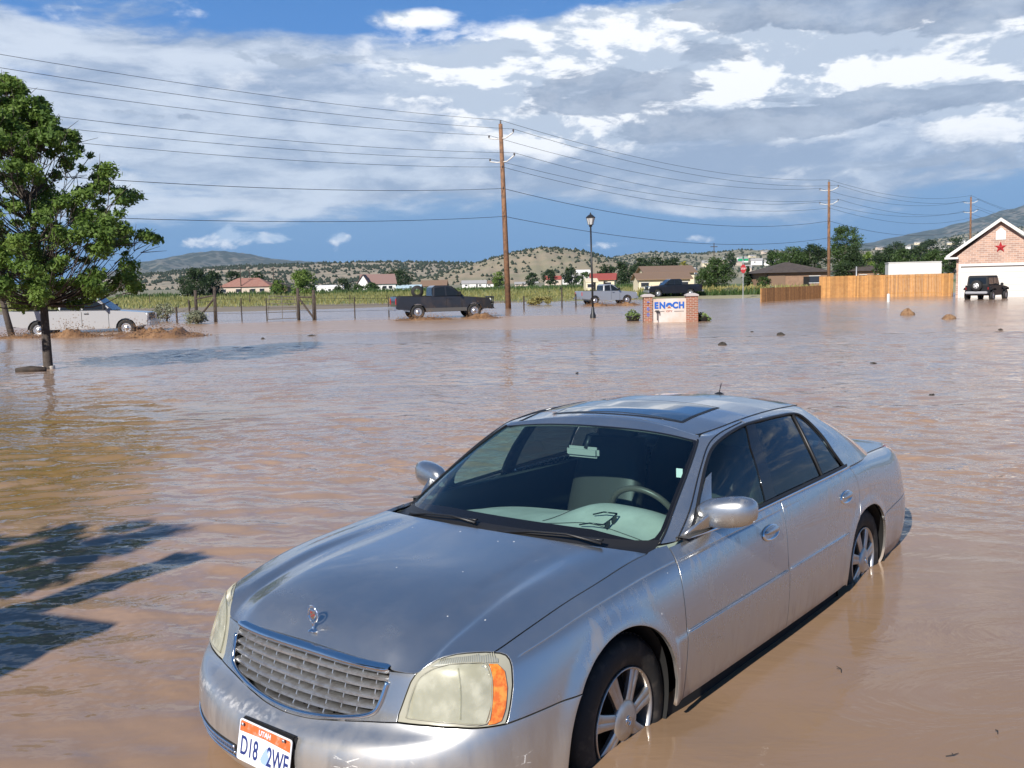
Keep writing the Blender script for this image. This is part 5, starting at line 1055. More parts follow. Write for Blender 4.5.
MB().tube([(SX(654.7),-.30,.55),(SX(658.3),-.30,.55),(SX(658.3),-.30,.42)], .028, 6).tube([(SX(656.6),-.30,.55),(SX(656.6),-.30,.1)], .02, 6).build('spotlight', BLKM, sign)
# planters
LEAFM = mat('foliage_planter', (.08,.14,.035), .7, noise=((.16,.20,.06), 6, .4, .6))
for px, w_, nm, lb_, tip in ((633,.34,'planter','black pot of pale leafy plants left of the brick town sign', 0), (701.5,.38,'planter','black pot tipping over with green plants right of the brick town sign', .5)):
    g = G(px, 321); o = empty(nm, (g.x, g.y, 0), label=lb_, cat='planter', group='planters beside the town sign'); o.rotation_euler = (0, tip*.6, 0)
    MB().lathe([(.0,-.2),(w_*.75,-.2),(w_,.22),(w_*1.08,.26),(w_*.95,.26),(w_*.9,.15),(0,.15)], 16).build('pot', BLKM, o, smooth=True)
    b = MB(); rd = random.Random(px)
    for k in range(260):
        a, r_ = rd.uniform(0, 6.3), rd.random()**.6*w_*1.05; h = rd.uniform(.15,.62 if tip == 0 else .45)*(1-.4*r_/w_); c = Vector((r_*math.cos(a), r_*math.sin(a), h)); d1, d2 = Vector((rd.gauss(0,1), rd.gauss(0,1), rd.gauss(0,1))).normalized()*.06, Vector((rd.gauss(0,1), rd.gauss(0,1), rd.gauss(0,1))).normalized()*.06
        b.add([c-d1, c+d2, c+d1, c-d2], [(0,1,2,3)])
    b.build('plant', LEAFM, o)
# stop sign with street names
g = D(743,300,100); o = empty('stop_sign', (g.x, 100, 0), R(0), 'red stop sign with green street name blades standing right of the town sign', 'road sign'); S_ = 100/FPX
zc = (280.3-266.5)*S_+CH-0; h = lambda py: CH+(280.2-py)*S_
MB().tube([(0,0,-.3),(0,0,h(257))], .045, 6).build('post', STEEL, o)
oc = [(.48*math.cos(R(22.5+45*k)), .48*math.sin(R(22.5+45*k))) for k in range(8)]; MS = Matrix.Translation((0,-.06,h(269))) @ MF
fc = MB().prism([(x*.62, y) for x, y in oc], .01, MS).build('face', mat('stop_red', (.38,.025,.03), .6), o); text('STOP', .26, 'letter', WHITEP, fc, MS @ Matrix.Translation((0,0,.012)), .004, .006, .7)
for k, (rz_, z_) in enumerate(((R(10), 260.2), (R(70), 257.8))): MB().box((0,0,h(z_)), (1.15,.02,.24), rz_).build('street_name_blade', mat('blade_green', (.02,.30,.14), .5) if k == 0 else bpy.data.materials['blade_green'], o)
# ---------------------------------------------------------------- board fences
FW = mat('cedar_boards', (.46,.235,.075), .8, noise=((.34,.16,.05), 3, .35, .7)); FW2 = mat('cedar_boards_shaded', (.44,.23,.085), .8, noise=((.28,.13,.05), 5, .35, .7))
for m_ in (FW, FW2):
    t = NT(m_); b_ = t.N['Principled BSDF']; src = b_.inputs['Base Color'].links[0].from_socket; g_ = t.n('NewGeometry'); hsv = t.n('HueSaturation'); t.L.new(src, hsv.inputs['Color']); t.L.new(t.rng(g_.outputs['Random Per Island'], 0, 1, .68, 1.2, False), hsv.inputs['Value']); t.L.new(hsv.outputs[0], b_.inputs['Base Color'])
def board_fence(A, B, h0, h1, m_, label, bw=.14, seed=1, extra=0):
    o = empty('board_fence', (A.x, A.y, 0), math.atan2(B.y-A.y, B.x-A.x), label, 'fence'); L = (B-A).length; rd = random.Random(seed); n = int(L/bw); b = MB()
    for i in range(n):
        hh = h0+(h1-h0)*i/n+rd.uniform(-.012,.012); x = (i+.5)*bw; b.box((x, rd.uniform(-.004,.004), hh/2-.15), (bw-.008, .02, hh+.3), rd.uniform(-.02,.02))
    b.build('boards', m_, o)
    for zz in (.35, (h0+h1)/2-.25): MB().box((L/2, .045, zz), (L, .05, .09)).build('rail', m_, o)
    for k in range(0, int(L/2.4)+1): x = min(k*2.4, L-.06); MB().box((x, .09, (h0+(h1-h0)*x/L)/2-.15), (.1,.1,h0+(h1-h0)*x/L+.3)).build('post', m_, o)
    return o
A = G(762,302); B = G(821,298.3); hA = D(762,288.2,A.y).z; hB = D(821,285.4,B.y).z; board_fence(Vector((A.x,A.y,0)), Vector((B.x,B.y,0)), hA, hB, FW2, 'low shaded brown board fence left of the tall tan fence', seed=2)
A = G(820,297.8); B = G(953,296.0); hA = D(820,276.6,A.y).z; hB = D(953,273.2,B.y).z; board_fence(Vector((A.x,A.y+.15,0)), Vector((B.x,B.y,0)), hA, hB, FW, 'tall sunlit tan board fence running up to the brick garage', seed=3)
# post with tyre, pipe stub, mud heaps
g = G(856,297); o = empty('sign_post', (g.x, g.y, 0), label='bare pale post with a tyre round its foot before the tall fence', cat='post'); MB().tube([(0,0,-.3),(0,0,D(856,266.5,g.y).z)], .06, 8).build('post', STEEL, o, smooth=True)
MB().tube([(.28*math.cos(a), .28*math.sin(a), .12) for a in np.linspace(0, 2*PI, 20, endpoint=False)], .12, 8, closed=True).build('tyre', TYR, o, smooth=True)
g = G(888.3,302); o = MB().lathe([(.11,-.3),(.11,.5),(.09,.62),(0,.64)], 12).build('pipe', WHITEP, smooth=True); o.location = (g.x, g.y, 0); tag(o, 'short white pipe standing in the water before the tall fence', 'pipe')
MUD = mat('mud_heap', (.20,.11,.055), .9, noise=((.28,.17,.09), 5, .4, .6), bump=(8, 1, .08))
def lump(px, py, wpx, hpx, name, m_, label, cat, seed):
    g = G(px, py); rd = random.Random(seed); w_ = wpx/FPX*g.y/2; h_ = hpx/FPX*g.y; b = MB(); n = 18; rings = 8; V = []; ph = [rd.uniform(0, 6.3) for _ in range(6)]
    for i in range(rings+1):
        q = i/rings*PI/2
        for k in range(n):
            a = 2*PI*k/n; r_ = w_*math.cos(q)*(1+.22*math.sin(2*a+ph[0])+.14*math.sin(5*a+ph[1]+q*3)); V.append((r_*math.cos(a), r_*math.sin(a)*.8, h_*math.sin(q)*(1+.25*math.sin(3*a+ph[2]))-.03))
    F = [(i*n+k, i*n+(k+1) % n, (i+1)*n+(k+1) % n, (i+1)*n+k) for i in range(rings) for k in range(n)]
    o = b.add(V, F).build(name, m_, smooth=True); o.location = (g.x, g.y, 0); return tag(o, label, cat)
lump(908,315,13,6,'mud_heap',MUD,'brown mud heap poking out of the water, left of two','mud heap',1); lump(949,319,15,4.5,'mud_heap',MUD,'low brown mud heap nearer the camera, right of two','mud heap',2)
DRK = mat('dark_debris', (.03,.025,.02), .8)
for i, (px, py, w_, h_, lb_) in enumerate(((722,345,9,3.5,'dark floating clump in front of the town sign'),(781,335,8,3,'dark floating clump before the low brown fence'),(752,332,4,1.5,'tiny dark scrap floating before the low brown fence'),(312,336,8,1.8,'dark stick of debris floating below the farm gate'),(263,339,4,2,'small dark scrap floating left of the stick below the gate'),(172,409,5,1.5,'tiny twig poking from the water below the tree'),(1000,330,5,2,'small brown scrap floating at the right below the parked off-road car'))): lump(px, py, w_, h_, 'debris', DRK, lb_, 'debris', 10+i)
rd = random.Random(31)
for i in range(12):
    g = G(rd.uniform(640,1015), rd.uniform(600,760)) if i < 9 else G(rd.uniform(560,990), rd.uniform(350,420)); a = rd.uniform(0, 3.1); s_ = rd.uniform(.015,.04)*(1 if i < 9 else 4)
    o = MB().tube([(-s_*math.cos(a),-s_*math.sin(a),0),(0,0,.003),(s_*math.cos(a+.5),s_*math.sin(a+.5),0)], [.0015 if i < 9 else .01,.0025 if i < 9 else .02,.001 if i < 9 else .01], 4).tube([(0,0,.002),(s_*.5*math.cos(a+1.5),s_*.5*math.sin(a+1.5),.002)], .0013 if i < 9 else .008, 4).build('twig', DRK); o.location = (g.x, g.y, .012)
    tag(o, 'tiny dark twig floating on the smooth water beside the sedan' if i < 9 else 'small dark twig drifting on the rippled water behind the sedan', 'twig', 'twigs floating beside the sedan' if i < 9 else 'twigs drifting behind the sedan')
# ---------------------------------------------------------------- farm gates and wire fence at the left
def post_at(px, py_b, py_t, r_=.09): g = G(px, py_b); t_ = D(px, py_t, g.y); return Vector((g.x, g.y, 0)), t_.z
def brace(px0, px1, pyb, pyt0, pyt1, label, rise):
    a, ha = post_at(px0, pyb, pyt0); b_, hb_ = post_at(px1, pyb, pyt1); o = empty('fence_brace', a, label=label, cat='fence', group='timber end braces of the wire fence'); v = b_-a
    MB().tube([(0,0,-.3),(0,0,ha)], .10, 7).build('post', GREYW, o, smooth=True); MB().tube([(v.x,v.y,-.3),(v.x+.05,v.y,hb_)], .10, 7).build('post', GREYW, o, smooth=True)
    MB().tube([(0,0,ha*.72),(v.x,v.y,hb_*.76)], .055, 6).build('rail', GREYW, o); p0, p1 = ((0,0,.1),(v.x,v.y,hb_*.68)) if rise else ((0,0,ha*.72),(v.x,v.y,.1)); MB().tube([p0,p1], .06, 6).build('diagonal', GREYW, o)
    for zz in (.3,.6): MB().tube([(0,0,ha*zz),(v.x,v.y,hb_*zz)], .012, 4).build('wire', WIRE, o)
brace(197,215.5,322,290,287,'dark timber fence brace left of the farm gate', True); brace(299,314,320,288,290,'dark timber fence brace at the right end of the farm gate', False)
a, ha = post_at(268,321,296); b_, hb_ = post_at(297,320,296); o = empty('farm_gate', a, label='grey tubular metal farm gate between the timber braces', cat='gate'); v = b_-a; GM = mat('gate_steel', (.16,.14,.12), .7)
MB().tube([(0,0,.1),(.15,0,ha),(v.x-.1,v.y,hb_*.97),(v.x,v.y,.12)], .035, 6, closed=True).build('frame', GM, o)
for zz in (.28,.46,.62,.8): MB().tube([(0,0,.1+ha*zz),(v.x,v.y,.1+hb_*zz)], .025, 5).build('bar', GM, o)
MB().tube([(v.x*.5,v.y*.5,.1),(v.x*.5,v.y*.5,ha)], .025, 5).build('bar', GM, o)
def wire_fence(pts, label, tops, rr_=.04, group='wire fences round the flooded field'):
    o = None; P = []
    for (px, py), tp_ in zip(pts, tops):
        g, h_ = post_at(px, py, tp_); P.append((g, h_))
    o = empty('wire_fence', P[0][0], label=label, cat='fence', group=group); b0 = P[0][0]
    for g, h_ in P: v = g-b0; MB().tube([(v.x,v.y,-.3),(v.x,v.y,h_)], rr_, 5).build('post', GREYW, o)
    for zz in (.35,.62,.92): MB().tube([(g.x-b0.x, g.y-b0.y, h_*zz) for g, h_ in P], .008, 4, caps=False).build('wire', WIRE, o)
wire_fence([(316,320),(355,318.5),(389,317),(420,316)], 'thin wire fence from the farm gate towards the charcoal pickup', [296,297,297,297]); wire_fence([(217,322),(242,321.5),(267,321)], 'short run of wire fence left of the farm gate', [297,298,298])
wire_fence([(524,310),(562,308),(576,307)], 'wire fence between the tallest pole and the silver pickup', [296,287,294], .06); wire_fence([(177,323),(190,323),(197,322)], 'bent end of the wire fence beside the sagebrush', [307,300,298], .06)
wire_fence([(150,306),(200,305),(250,304.5),(300,304),(350,303.5),(400,303)], 'far wire fence across the flooded field', [295,295,295,295,295,295], .06)
# stump end, guard and floating log at the street tree are built with the tree
# ---------------------------------------------------------------- houses
SHG = mat('dark_shingle', (.055,.042,.036), .9, noise=((.09,.07,.055), 2, .4, .6)); TILE = mat('red_tile', (.29,.155,.12), .85, noise=((.26,.12,.09), 1.5, .4, .6)); CREAM = mat('cream_siding', (.66,.58,.42), .7); BWALL = mat('tan_brick', (.30,.185,.12), .9, noise=((.24,.15,.10), 2, .4, .6)); STUC = mat('pale_stucco', (.55,.46,.38), .85); WSID = mat('white_siding', (.75,.74,.72), .7); BROOF = mat('brown_metal_roof', (.20,.13,.085), .7); GLS = mat('house_window', (.03,.035,.045), .15); REDR = mat('red_roof', (.30,.065,.05), .8); LGREY = mat('grey_roof', (.33,.32,.31), .8); BLUER = mat('pale_blue_roof', (.42,.55,.62), .6)
def house(cx, cy, w_, d_, hw, hr, wall, roof, label, rz=0., kind='gable_x', over=.5, base=None, wins=3, door=True, group=None, name='house', garage=None):
    z0 = gz(cx, cy) if base is None else base
    o = empty(name, (cx, cy, z0), rz, label, 'house', group)
    MB().box((0,0,hw/2-.5), (w_,d_,hw+1)).build('wall', wall, o)
    W, Dp = w_/2+over, d_/2+over; e = hw-.12; th = .18
    if kind == 'gable_x':      # ridge along x
        V = [(-W,-Dp,e),(W,-Dp,e),(W,0,hr),(-W,0,hr),(W,Dp,e),(-W,Dp,e)]; V += [(x,y,z+th) for x,y,z in V]
        F = [(0,1,2,3),(3,2,4,5),(6,7,8,9),(9,8,10,11),(0,1,7,6),(5,4,10,11),(0,3,9,6),(3,5,11,9),(1,2,8,7),(2,4,10,8)]; r_ = MB().add(V, F).build('roof', roof, o)
        for s_ in (-1,1): MB().add([(s_*w_/2,-d_/2,hw-.02),(s_*w_/2,d_/2,hw-.02),(s_*w_/2,0,hr-.15)], [(0,1,2)]).build('gable', wall, o)
    elif kind == 'gable_y':
        V = [(-W,-Dp,e),(0,-Dp,hr),(0,Dp,hr),(-W,Dp,e),(W,-Dp,e),(W,Dp,e)]; V += [(x,y,z+th) for x,y,z in V]
        F = [(0,1,2,3),(1,4,5,2),(6,7,8,9),(7,10,11,8),(0,1,7,6),(1,4,10,7),(3,2,8,9),(2,5,11,8),(0,3,9,6),(4,5,11,10)]; MB().add(V, F).build('roof', roof, o)
        for s_ in (-1,1): MB().add([(-w_/2,s_*d_/2,hw-.02),(w_/2,s_*d_/2,hw-.02),(0,s_*d_/2,hr-.15)], [(0,1,2)]).build('gable', wall, o)
    else:                      # hip
        k = min(W, Dp)*.95; V = [(-W,-Dp,e),(W,-Dp,e),(W,Dp,e),(-W,Dp,e),(-W+k,0,hr),(W-k,0,hr)]; F = [(0,1,5,4),(1,2,5),(2,3,4,5),(3,0,4),(0,1,2,3)]; r_ = MB().add(V, F).build('roof', roof, o)
    for k in range(wins):
        x = -w_/2+w_*(k+.5+.15*((k*7) % 3-1))/wins
        f = MB().box((x,-d_/2-.03,hw*.56), (min(1.6,w_/wins*.45),.06,hw*.36)).build('window', GLS, o)
        MB().box((x,-d_/2-.035,hw*.56+hw*.19), (min(1.6,w_/wins*.45)+.2,.09,.1)).box((x,-d_/2-.035,hw*.56-hw*.19), (min(1.6,w_/wins*.45)+.2,.09,.1)).build('frame', WHITEP, f)
    if door: MB().box((w_*.12,-d_/2-.04,1.05), (.95,.07,2.1)).build('door', DARK, o)
    if garage: MB().box((garage,-d_/2-.05,1.15), (2.6,.08,2.3)).build('garage_door', BROOF, o)
    return o
def hpx(x0, x1, py_ridge, py_eave, dist, d_, *a, **k):
    c = D((x0+x1)/2, py_eave, dist); w_ = (x1-x0)/FPX*dist; base = gz(c.x, dist); he = c.z-base; hr = D((x0+x1)/2, py_ridge, dist+d_/2).z-base; return house(c.x, dist+d_/2, w_/(1+.0), d_, he, hr, *a, base=base, **k)
hpx(219,270,278,286.5,330,11,STUC,TILE,'long pinkish ranch house with red tile hip roof beyond the flooded field',kind='hip',wins=4)
hpx(262,287,281,287,338,9,BWALL,SHG,'low brown annex right of the red tile ranch house',kind='hip',wins=2)
hpx(359,392,274.5,284,420,13,WSID,mat('mauve_roof',(.24,.15,.13),.85),'white two gabled farmhouse with a brown roof right of the bright green tree',kind='gable_x',wins=4,rz=R(14)); hpx(357,369,275,285,412,9,WSID,bpy.data.materials['mauve_roof'],'steep white front gable of the brown roofed farmhouse',kind='gable_y',wins=1,door=False)
hpx(313,344,285.5,287.5,400,8,WSID,WSID,'long low white shed between the bright green tree and the farmhouse',wins=5,kind='gable_x',over=.2,door=False)
hpx(180,193,292.3,293.3,300,4,WSID,WHITEP,'small white trailer at the left edge of the green field',wins=2,over=.1,door=False,name='trailer')
hpx(395,420,285.2,288,440,10,BLUER,BLUER,'pale blue roofed shed left of the charcoal pickup',wins=2,kind='gable_x'); hpx(421,446,280.5,286,450,12,BWALL,BROOF,'brown roofed barn behind the charcoal pickup',wins=2,kind='gable_x')
for i, (x0, x1, r_, e_, wm_, rm_, lb_) in enumerate(((462,486,280.5,283.5,WSID,LGREY,'white bungalow left of the tallest pole'),(487,499,281,283.5,WSID,BROOF,'small white cottage just left of the tallest pole'),(515,528,282,284,STUC,LGREY,'little tan shed just right of the tallest pole'),(545,561,276,279.5,STUC,REDR,'pink walled cottage left of the silver pickup'),(563,574,274.5,277.5,WSID,LGREY,'white cottage above the silver pickup bed'),(577,590,270,272.5,WSID,WSID,'white house higher on the slope by the lamp post'))): hpx(x0,x1,r_,e_,620+30*i,11,wm_,rm_,lb_,wins=2,kind='gable_x',group='village houses beyond the field')
hpx(594,617,274,279.5,230,10,CREAM,REDR,'cream cottage with a bright red roof behind the silver pickup',wins=2,kind='gable_x',rz=R(-8)); hpx(586,598,279,281.5,215,7,CREAM,CREAM,'cream shed at the left of the red roofed cottage',wins=1,over=.1)
hpx(646,694,266.5,272.5,190,12,CREAM,BROOF,'cream metal building with brown roof, taller rear part',wins=0,kind='gable_x',over=.6,door=False,name='metal_building'); hpx(639,690,273.5,279,178,8,CREAM,BROOF,'lower cream lean-to front of the brown roofed metal building',wins=3,kind='gable_x',over=.5,name='metal_building')
hpx(768,830,262,271.5,150,14,BWALL,SHG,'brown brick ranch house with dark hip roof behind the low fence',wins=2,kind='hip',over=.7,garage=-3.5); hpx(858,888,263,270,165,12,BWALL,SHG,'dark roofed brick house partly hidden between the trees',wins=2,kind='hip',over=.6)
# white shipping container behind the fence
c = D(921,268,96); CW = (947-897)/FPX*96; o = empty('storage_container', (c.x, 98, gz(c.x, 98)), R(-14), 'white ribbed storage container behind the tall tan fence', 'container'); zt_ = D(921,262.2,96).z-gz(c.x, 98)
MB().box((0,0,zt_/2), (CW*.98,2.6,zt_)).build('box', WHITEP, o); b = MB()
for k in range(26): b.box((-CW*.49+k*CW*.98/25,-1.32,zt_/2), (.07,.05,zt_-.3))
for k in range(8): b.box((CW*.49+.015,-1.2+k*.34,zt_/2), (.05,.07,zt_-.3))
b.build('rib', WHITEP, o); MB().box((0,0,zt_+.03), (CW,2.7,.07)).build('lid', WHITEP, o)
# hillside houses: small, scattered
rd = random.Random(5); kinds = ['white','cream','pale','grey roofed','red roofed','tan']; spots = [(742,259),(752,256),(765,252),(776,253),(788,257),(800,254),(735,262),(757,261),(908,247),(917,243),(925,249),(935,245),(944,247),(951,243),(900,251),(961,241),(890,255),(707,263),(719,260),(690,270),(770,262),(783,266),(748,268),(760,272),(540,281),(533,283),(880,248),(972,240)]
cols_ = ['white walled','cream walled','tan walled','grey walled']
for i, (px, py) in enumerate(spots):
    dist = 2300 if py < 258 else 1200; dist += rd.uniform(-150,150)
    c = D(px, py, dist); w_ = rd.uniform(10,17)*(1.2 if dist > 2000 else .8); wl_ = i % 4; rl = (i*3+1) % 3
    pl = ('beyond the red stop sign' if px < 800 and px > 700 else 'on the slope under the right mountain' if px > 860 else 'left of the silver pickup' if px < 600 else 'behind the dark tree row')
    o = house(c.x, dist, w_, 10, 3.6, 6.4, [WSID,CREAM,STUC,WSID][wl_], [SHG,LGREY,TILE][rl], f'tiny far {cols_[wl_]} house, {["dark","grey","red"][rl]} roof, {pl}', rz=rd.uniform(-.5,.5), base=c.z-3.5, wins=1, door=False, group='tiny far houses on the hillside')
    if dist > 1000: o2_ = [q for q in o.children if q.name.startswith('wall')][0]; 
# ---------------------------------------------------------------- brick garage house at the right
gb_ = G(955.5,297.5); gy0 = gb_.y; S = gy0/FPX; x0 = gb_.x
STN = bpy.data.materials.new('stone_brick'); STN.use_nodes = True; t = NT(STN); tc = t.n('TexCoord'); br = t.n('TexBrick', iVector=t.n('Mapping', iVector=tc.outputs['Object'], iRotation=(R(90),0,0)).outputs[0], iColor1=(.50,.32,.24,1), iColor2=(.34,.22,.175,1), iMortar=(.52,.45,.39,1), iScale=1., iBrick_Width=.44, iRow_Height=.17, iMortar_Size=.014, iBias=.1); t.L.new(br.outputs[0], t.N['Principled BSDF'].inputs[0]); t.N['Principled BSDF'].inputs['Roughness'].default_value = .9
GA = R(-31); gh = empty('garage_house', (x0, gy0, 0), GA, 'reddish brick garage gable with white trim, red star and white door', 'house')
def gx(px, py):
    d = ray(px, py); n = Vector((-math.sin(GA), math.cos(GA), 0)); o_ = Vector((x0, gy0, 0)); q = CPOS+d*((o_-CPOS).dot(n)/d.dot(n)); return (q-o_).dot(Vector((math.cos(GA), math.sin(GA), 0))), q.z
ax, az = gx(1001.5,222); wx = 2*(ax)+.0; ez = gx(955,257)[1]; Wg = 2*ax
def wallpts(): return [(0,-.4),(Wg,-.4),(Wg,ez),(ax,az+.15),(0,ez)]
dx0, dz = gx(961,266.5); dx1 = Wg-(dx0)
b = MB(); P = [(0,-.4),(dx0,-.4),(dx0,dz),(dx1,dz),(dx1,-.4),(Wg,-.4),(Wg,ez),(ax,az+.15),(0,ez)]; b.prism(P, .25, Matrix(((1,0,0,0),(0,0,1,0),(0,1,0,0),(0,0,0,1)))).build('front_wall', STN, gh)
MB().box((.125,5.2,ez/2-.2), (.25,9.6,ez+.4)).box((Wg-.125,5.2,ez/2-.2), (.25,9.6,ez+.4)).box((Wg/2,9.9,ez/2-.2), (Wg-.5,.2,ez+.4)).build('side_wall', STN, gh)
dr = MB().box(((dx0+dx1)/2,.12,dz/2-.2), (dx1-dx0,.06,dz+.4)).build('garage_door', mat('garage_door_paint', (.62,.60,.56), .6), gh)
b = MB()
for k in range(1,5): b.box(((dx0+dx1)/2,.087,dz*k/5), (dx1-dx0-.1,.015,.03))
b.build('panel_line', mat('door_line', (.45,.42,.36), .7), dr)
TRM = WHITEP; MB().box((dx0-.09,-.02,dz/2-.1), (.18,.12,dz+.2)).box((dx1+.09,-.02,dz/2-.1), (.18,.12,dz+.2)).box(((dx0+dx1)/2,-.02,dz+.11), (dx1-dx0+.36,.12,.22)).build('door_trim', TRM, gh)
lx, lz = gx(946.5,256); apx, apz = gx(1001.5,217.5); sl = (apz-lz)/(apx-lx); rx_ = 2*apx-lx
def roofp(off, y0, y1, nm, m_, th=.2, p=gh):
    V = []
    for y in (y0, y1): V += [(lx, y, lz+off), (apx, y, apz+off), (rx_, y, lz+off), (lx, y, lz+off-th), (apx, y, apz+off-th), (rx_, y, lz+off-th)]
    return MB().add(V, [(0,1,7,6),(1,2,8,7),(3,4,10,9),(4,5,11,10),(0,1,4,3),(1,2,5,4),(6,7,10,9),(7,8,11,10),(0,3,9,6),(2,5,11,8)]).build(nm, m_, p)
roofp(-.02, -.50, -.40, 'fascia', TRM, .30); roofp(.0, -.40, 10.4, 'roof', mat('brown_shingle', (.10,.055,.04), .9, noise=((.15,.09,.065), 3, .4, .6)), .12)
for s_ in (0,1): x_ = lx+.45 if s_ == 0 else rx_-.45; MB().box((x_,-.2,lz-.22), (1.1,.62,.16)).build('eave_return', TRM, gh)
vx, vz = gx(1002,229); vw = .38; MB().prism([(-vw,-.55),(vw,-.55),(vw,.15),(.0,.5),(-vw,.15)], .06, Matrix.Translation((apx,-.005,vz-.35)) @ MF).build('gable_vent', TRM, gh)
sx_, sz_ = gx(1001.5,247.3); st = [(.50*(1 if k % 2 == 0 else .40)*math.cos(PI/2+PI*k/5), .50*(1 if k % 2 == 0 else .40)*math.sin(PI/2+PI*k/5)) for k in range(10)]
b = MB(); b.add([Vector((apx+x, -.02, sz_+z)) for x, z in st]+[Vector((apx,-.14,sz_))], [(i, (i+1) % 10, 10) for i in range(10)]).build('star', mat('barn_red', (.35,.02,.025), .5), gh)
lmp = MB().lathe([(.0,.32),(.10,.24),(.12,.06),(.05,0),(0,0)], 8, (dx0-.45,-.12,2.15)).build('wall_lamp', BLKM, gh)
# main wing of the same house to the right
MB().box((Wg+4.0,6.2,1.4), (8,7,3.4)).build('wing_wall', STN, gh); V = [(Wg-.2,2.4,2.9),(Wg+8.4,2.4,2.9),(Wg-.2,6.2,5.6),(Wg+8.4,6.2,5.6),(Wg-.2,10.2,2.9),(Wg+8.4,10.2,2.9)]; MB().add(V, [(0,1,3,2),(2,3,5,4),(0,2,4),(1,3,5)]).build('wing_roof', bpy.data.materials['brown_shingle'], gh)
# ---------------------------------------------------------------- vegetation
def leafmat(name, c1, c2, trans=.35):
    m = bpy.data.materials.new(name); m.use_nodes = True; t = NT(m); o = t.N['Material Output']; b = t.N['Principled BSDF']; tc = t.n('TexCoord'); geo = t.n('NewGeometry')
    n = t.n('TexNoise', iVector=tc.outputs['Object'], iScale=1.1, iDetail=3.).outputs['Fac']; f = t.math('ADD', t.math('MULTIPLY', t.rng(n, .35, .65), .6), t.math('MULTIPLY', geo.outputs['Random Per Island'], .4))
    c = t.mix(f, c1, c2); t.L.new(c, b.inputs['Base Color']); b.inputs['Roughness'].default_value = .55; b.inputs['Specular IOR Level'].default_value = .35
    tr = t.n('BsdfTranslucent'); t.L.new(c, tr.inputs[0]); mx = t.n('MixShader'); mx.inputs[0].default_value = trans; t.L.new(b.outputs[0], mx.inputs[1]); t.L.new(tr.outputs[0], mx.inputs[2]); t.L.new(mx.outputs[0], o.inputs[0]); return m
LF_MAIN = leafmat('ash_leaf', (.09,.17,.035), (.22,.32,.07), .5); LF_DARK = leafmat('dark_leaf', (.022,.042,.014), (.05,.085,.028)); LF_MID = leafmat('mid_leaf', (.04,.08,.02), (.08,.13,.035)); LF_BRIGHT = leafmat('bright_leaf', (.11,.18,.03), (.17,.24,.05)); LF_SAGE = leafmat('sage_leaf', (.16,.18,.11), (.24,.25,.16), .15); LF_DRY = leafmat('dry_grass', (.22,.20,.06), (.30,.27,.10), .2); LF_YEL = leafmat('yellow_leaf', (.28,.26,.04), (.36,.33,.08))
BARK = mat('bark', (.06,.047,.038), .95, bump=(20, 1, .02), noise=((.08,.065,.055), 8, .4, .6))
def leaves(name, m, parent, C, Rr, n, size, seed=1, flat=.75, shell_=.0, aspect=.55):
    """n leaf faces spread over ellipsoid clumps C (k,3) of radii Rr"""
    rg = np.random.default_rng(seed); C = np.array(C, float); Rr = np.array(Rr, float); w = Rr**2.2; k = rg.choice(len(C), n, p=w/w.sum())
    d = rg.normal(size=(n,3)); d /= np.linalg.norm(d, axis=1)[:,None]; r = rg.random(n)**(1/2.2)*(1-shell_)+shell_
    P = C[k]+d*(r*Rr[k]*(1+.25*rg.normal(size=n)*.5))[:,None]*[1,1,flat]
    a = rg.normal(size=(n,3)); a /= np.linalg.norm(a, axis=1)[:,None]; nn = d*.7+rg.normal(size=(n,3))*.6+[0,0,.45]; nn /= np.linalg.norm(nn, axis=1)[:,None]
    u = np.cross(a, nn); u /= np.maximum(np.linalg.norm(u, axis=1), 1e-6)[:,None]; v = np.cross(nn, u); s = size*(.5+1.1*rg.random(n)**1.5)[:,None]
    V = np.stack([P-u*s, P+v*s*aspect-nn*s*.12, P+u*s, P-v*s*aspect-nn*s*.12], 1).reshape(-1,3)
    me = bpy.data.meshes.new(name); me.vertices.add(4*n); me.vertices.foreach_set('co', V.ravel()); me.loops.add(4*n); me.loops.foreach_set('vertex_index', np.arange(4*n, dtype=np.int32)); me.polygons.add(n); me.polygons.foreach_set('loop_start', np.arange(0, 4*n, 4, dtype=np.int32)); me.polygons.foreach_set('loop_total', np.full(n, 4, dtype=np.int32)); me.materials.append(m); me.update(); me.validate()
    o = bpy.data.objects.new(name, me); col.objects.link(o)
    if parent: o.parent = parent
    return o
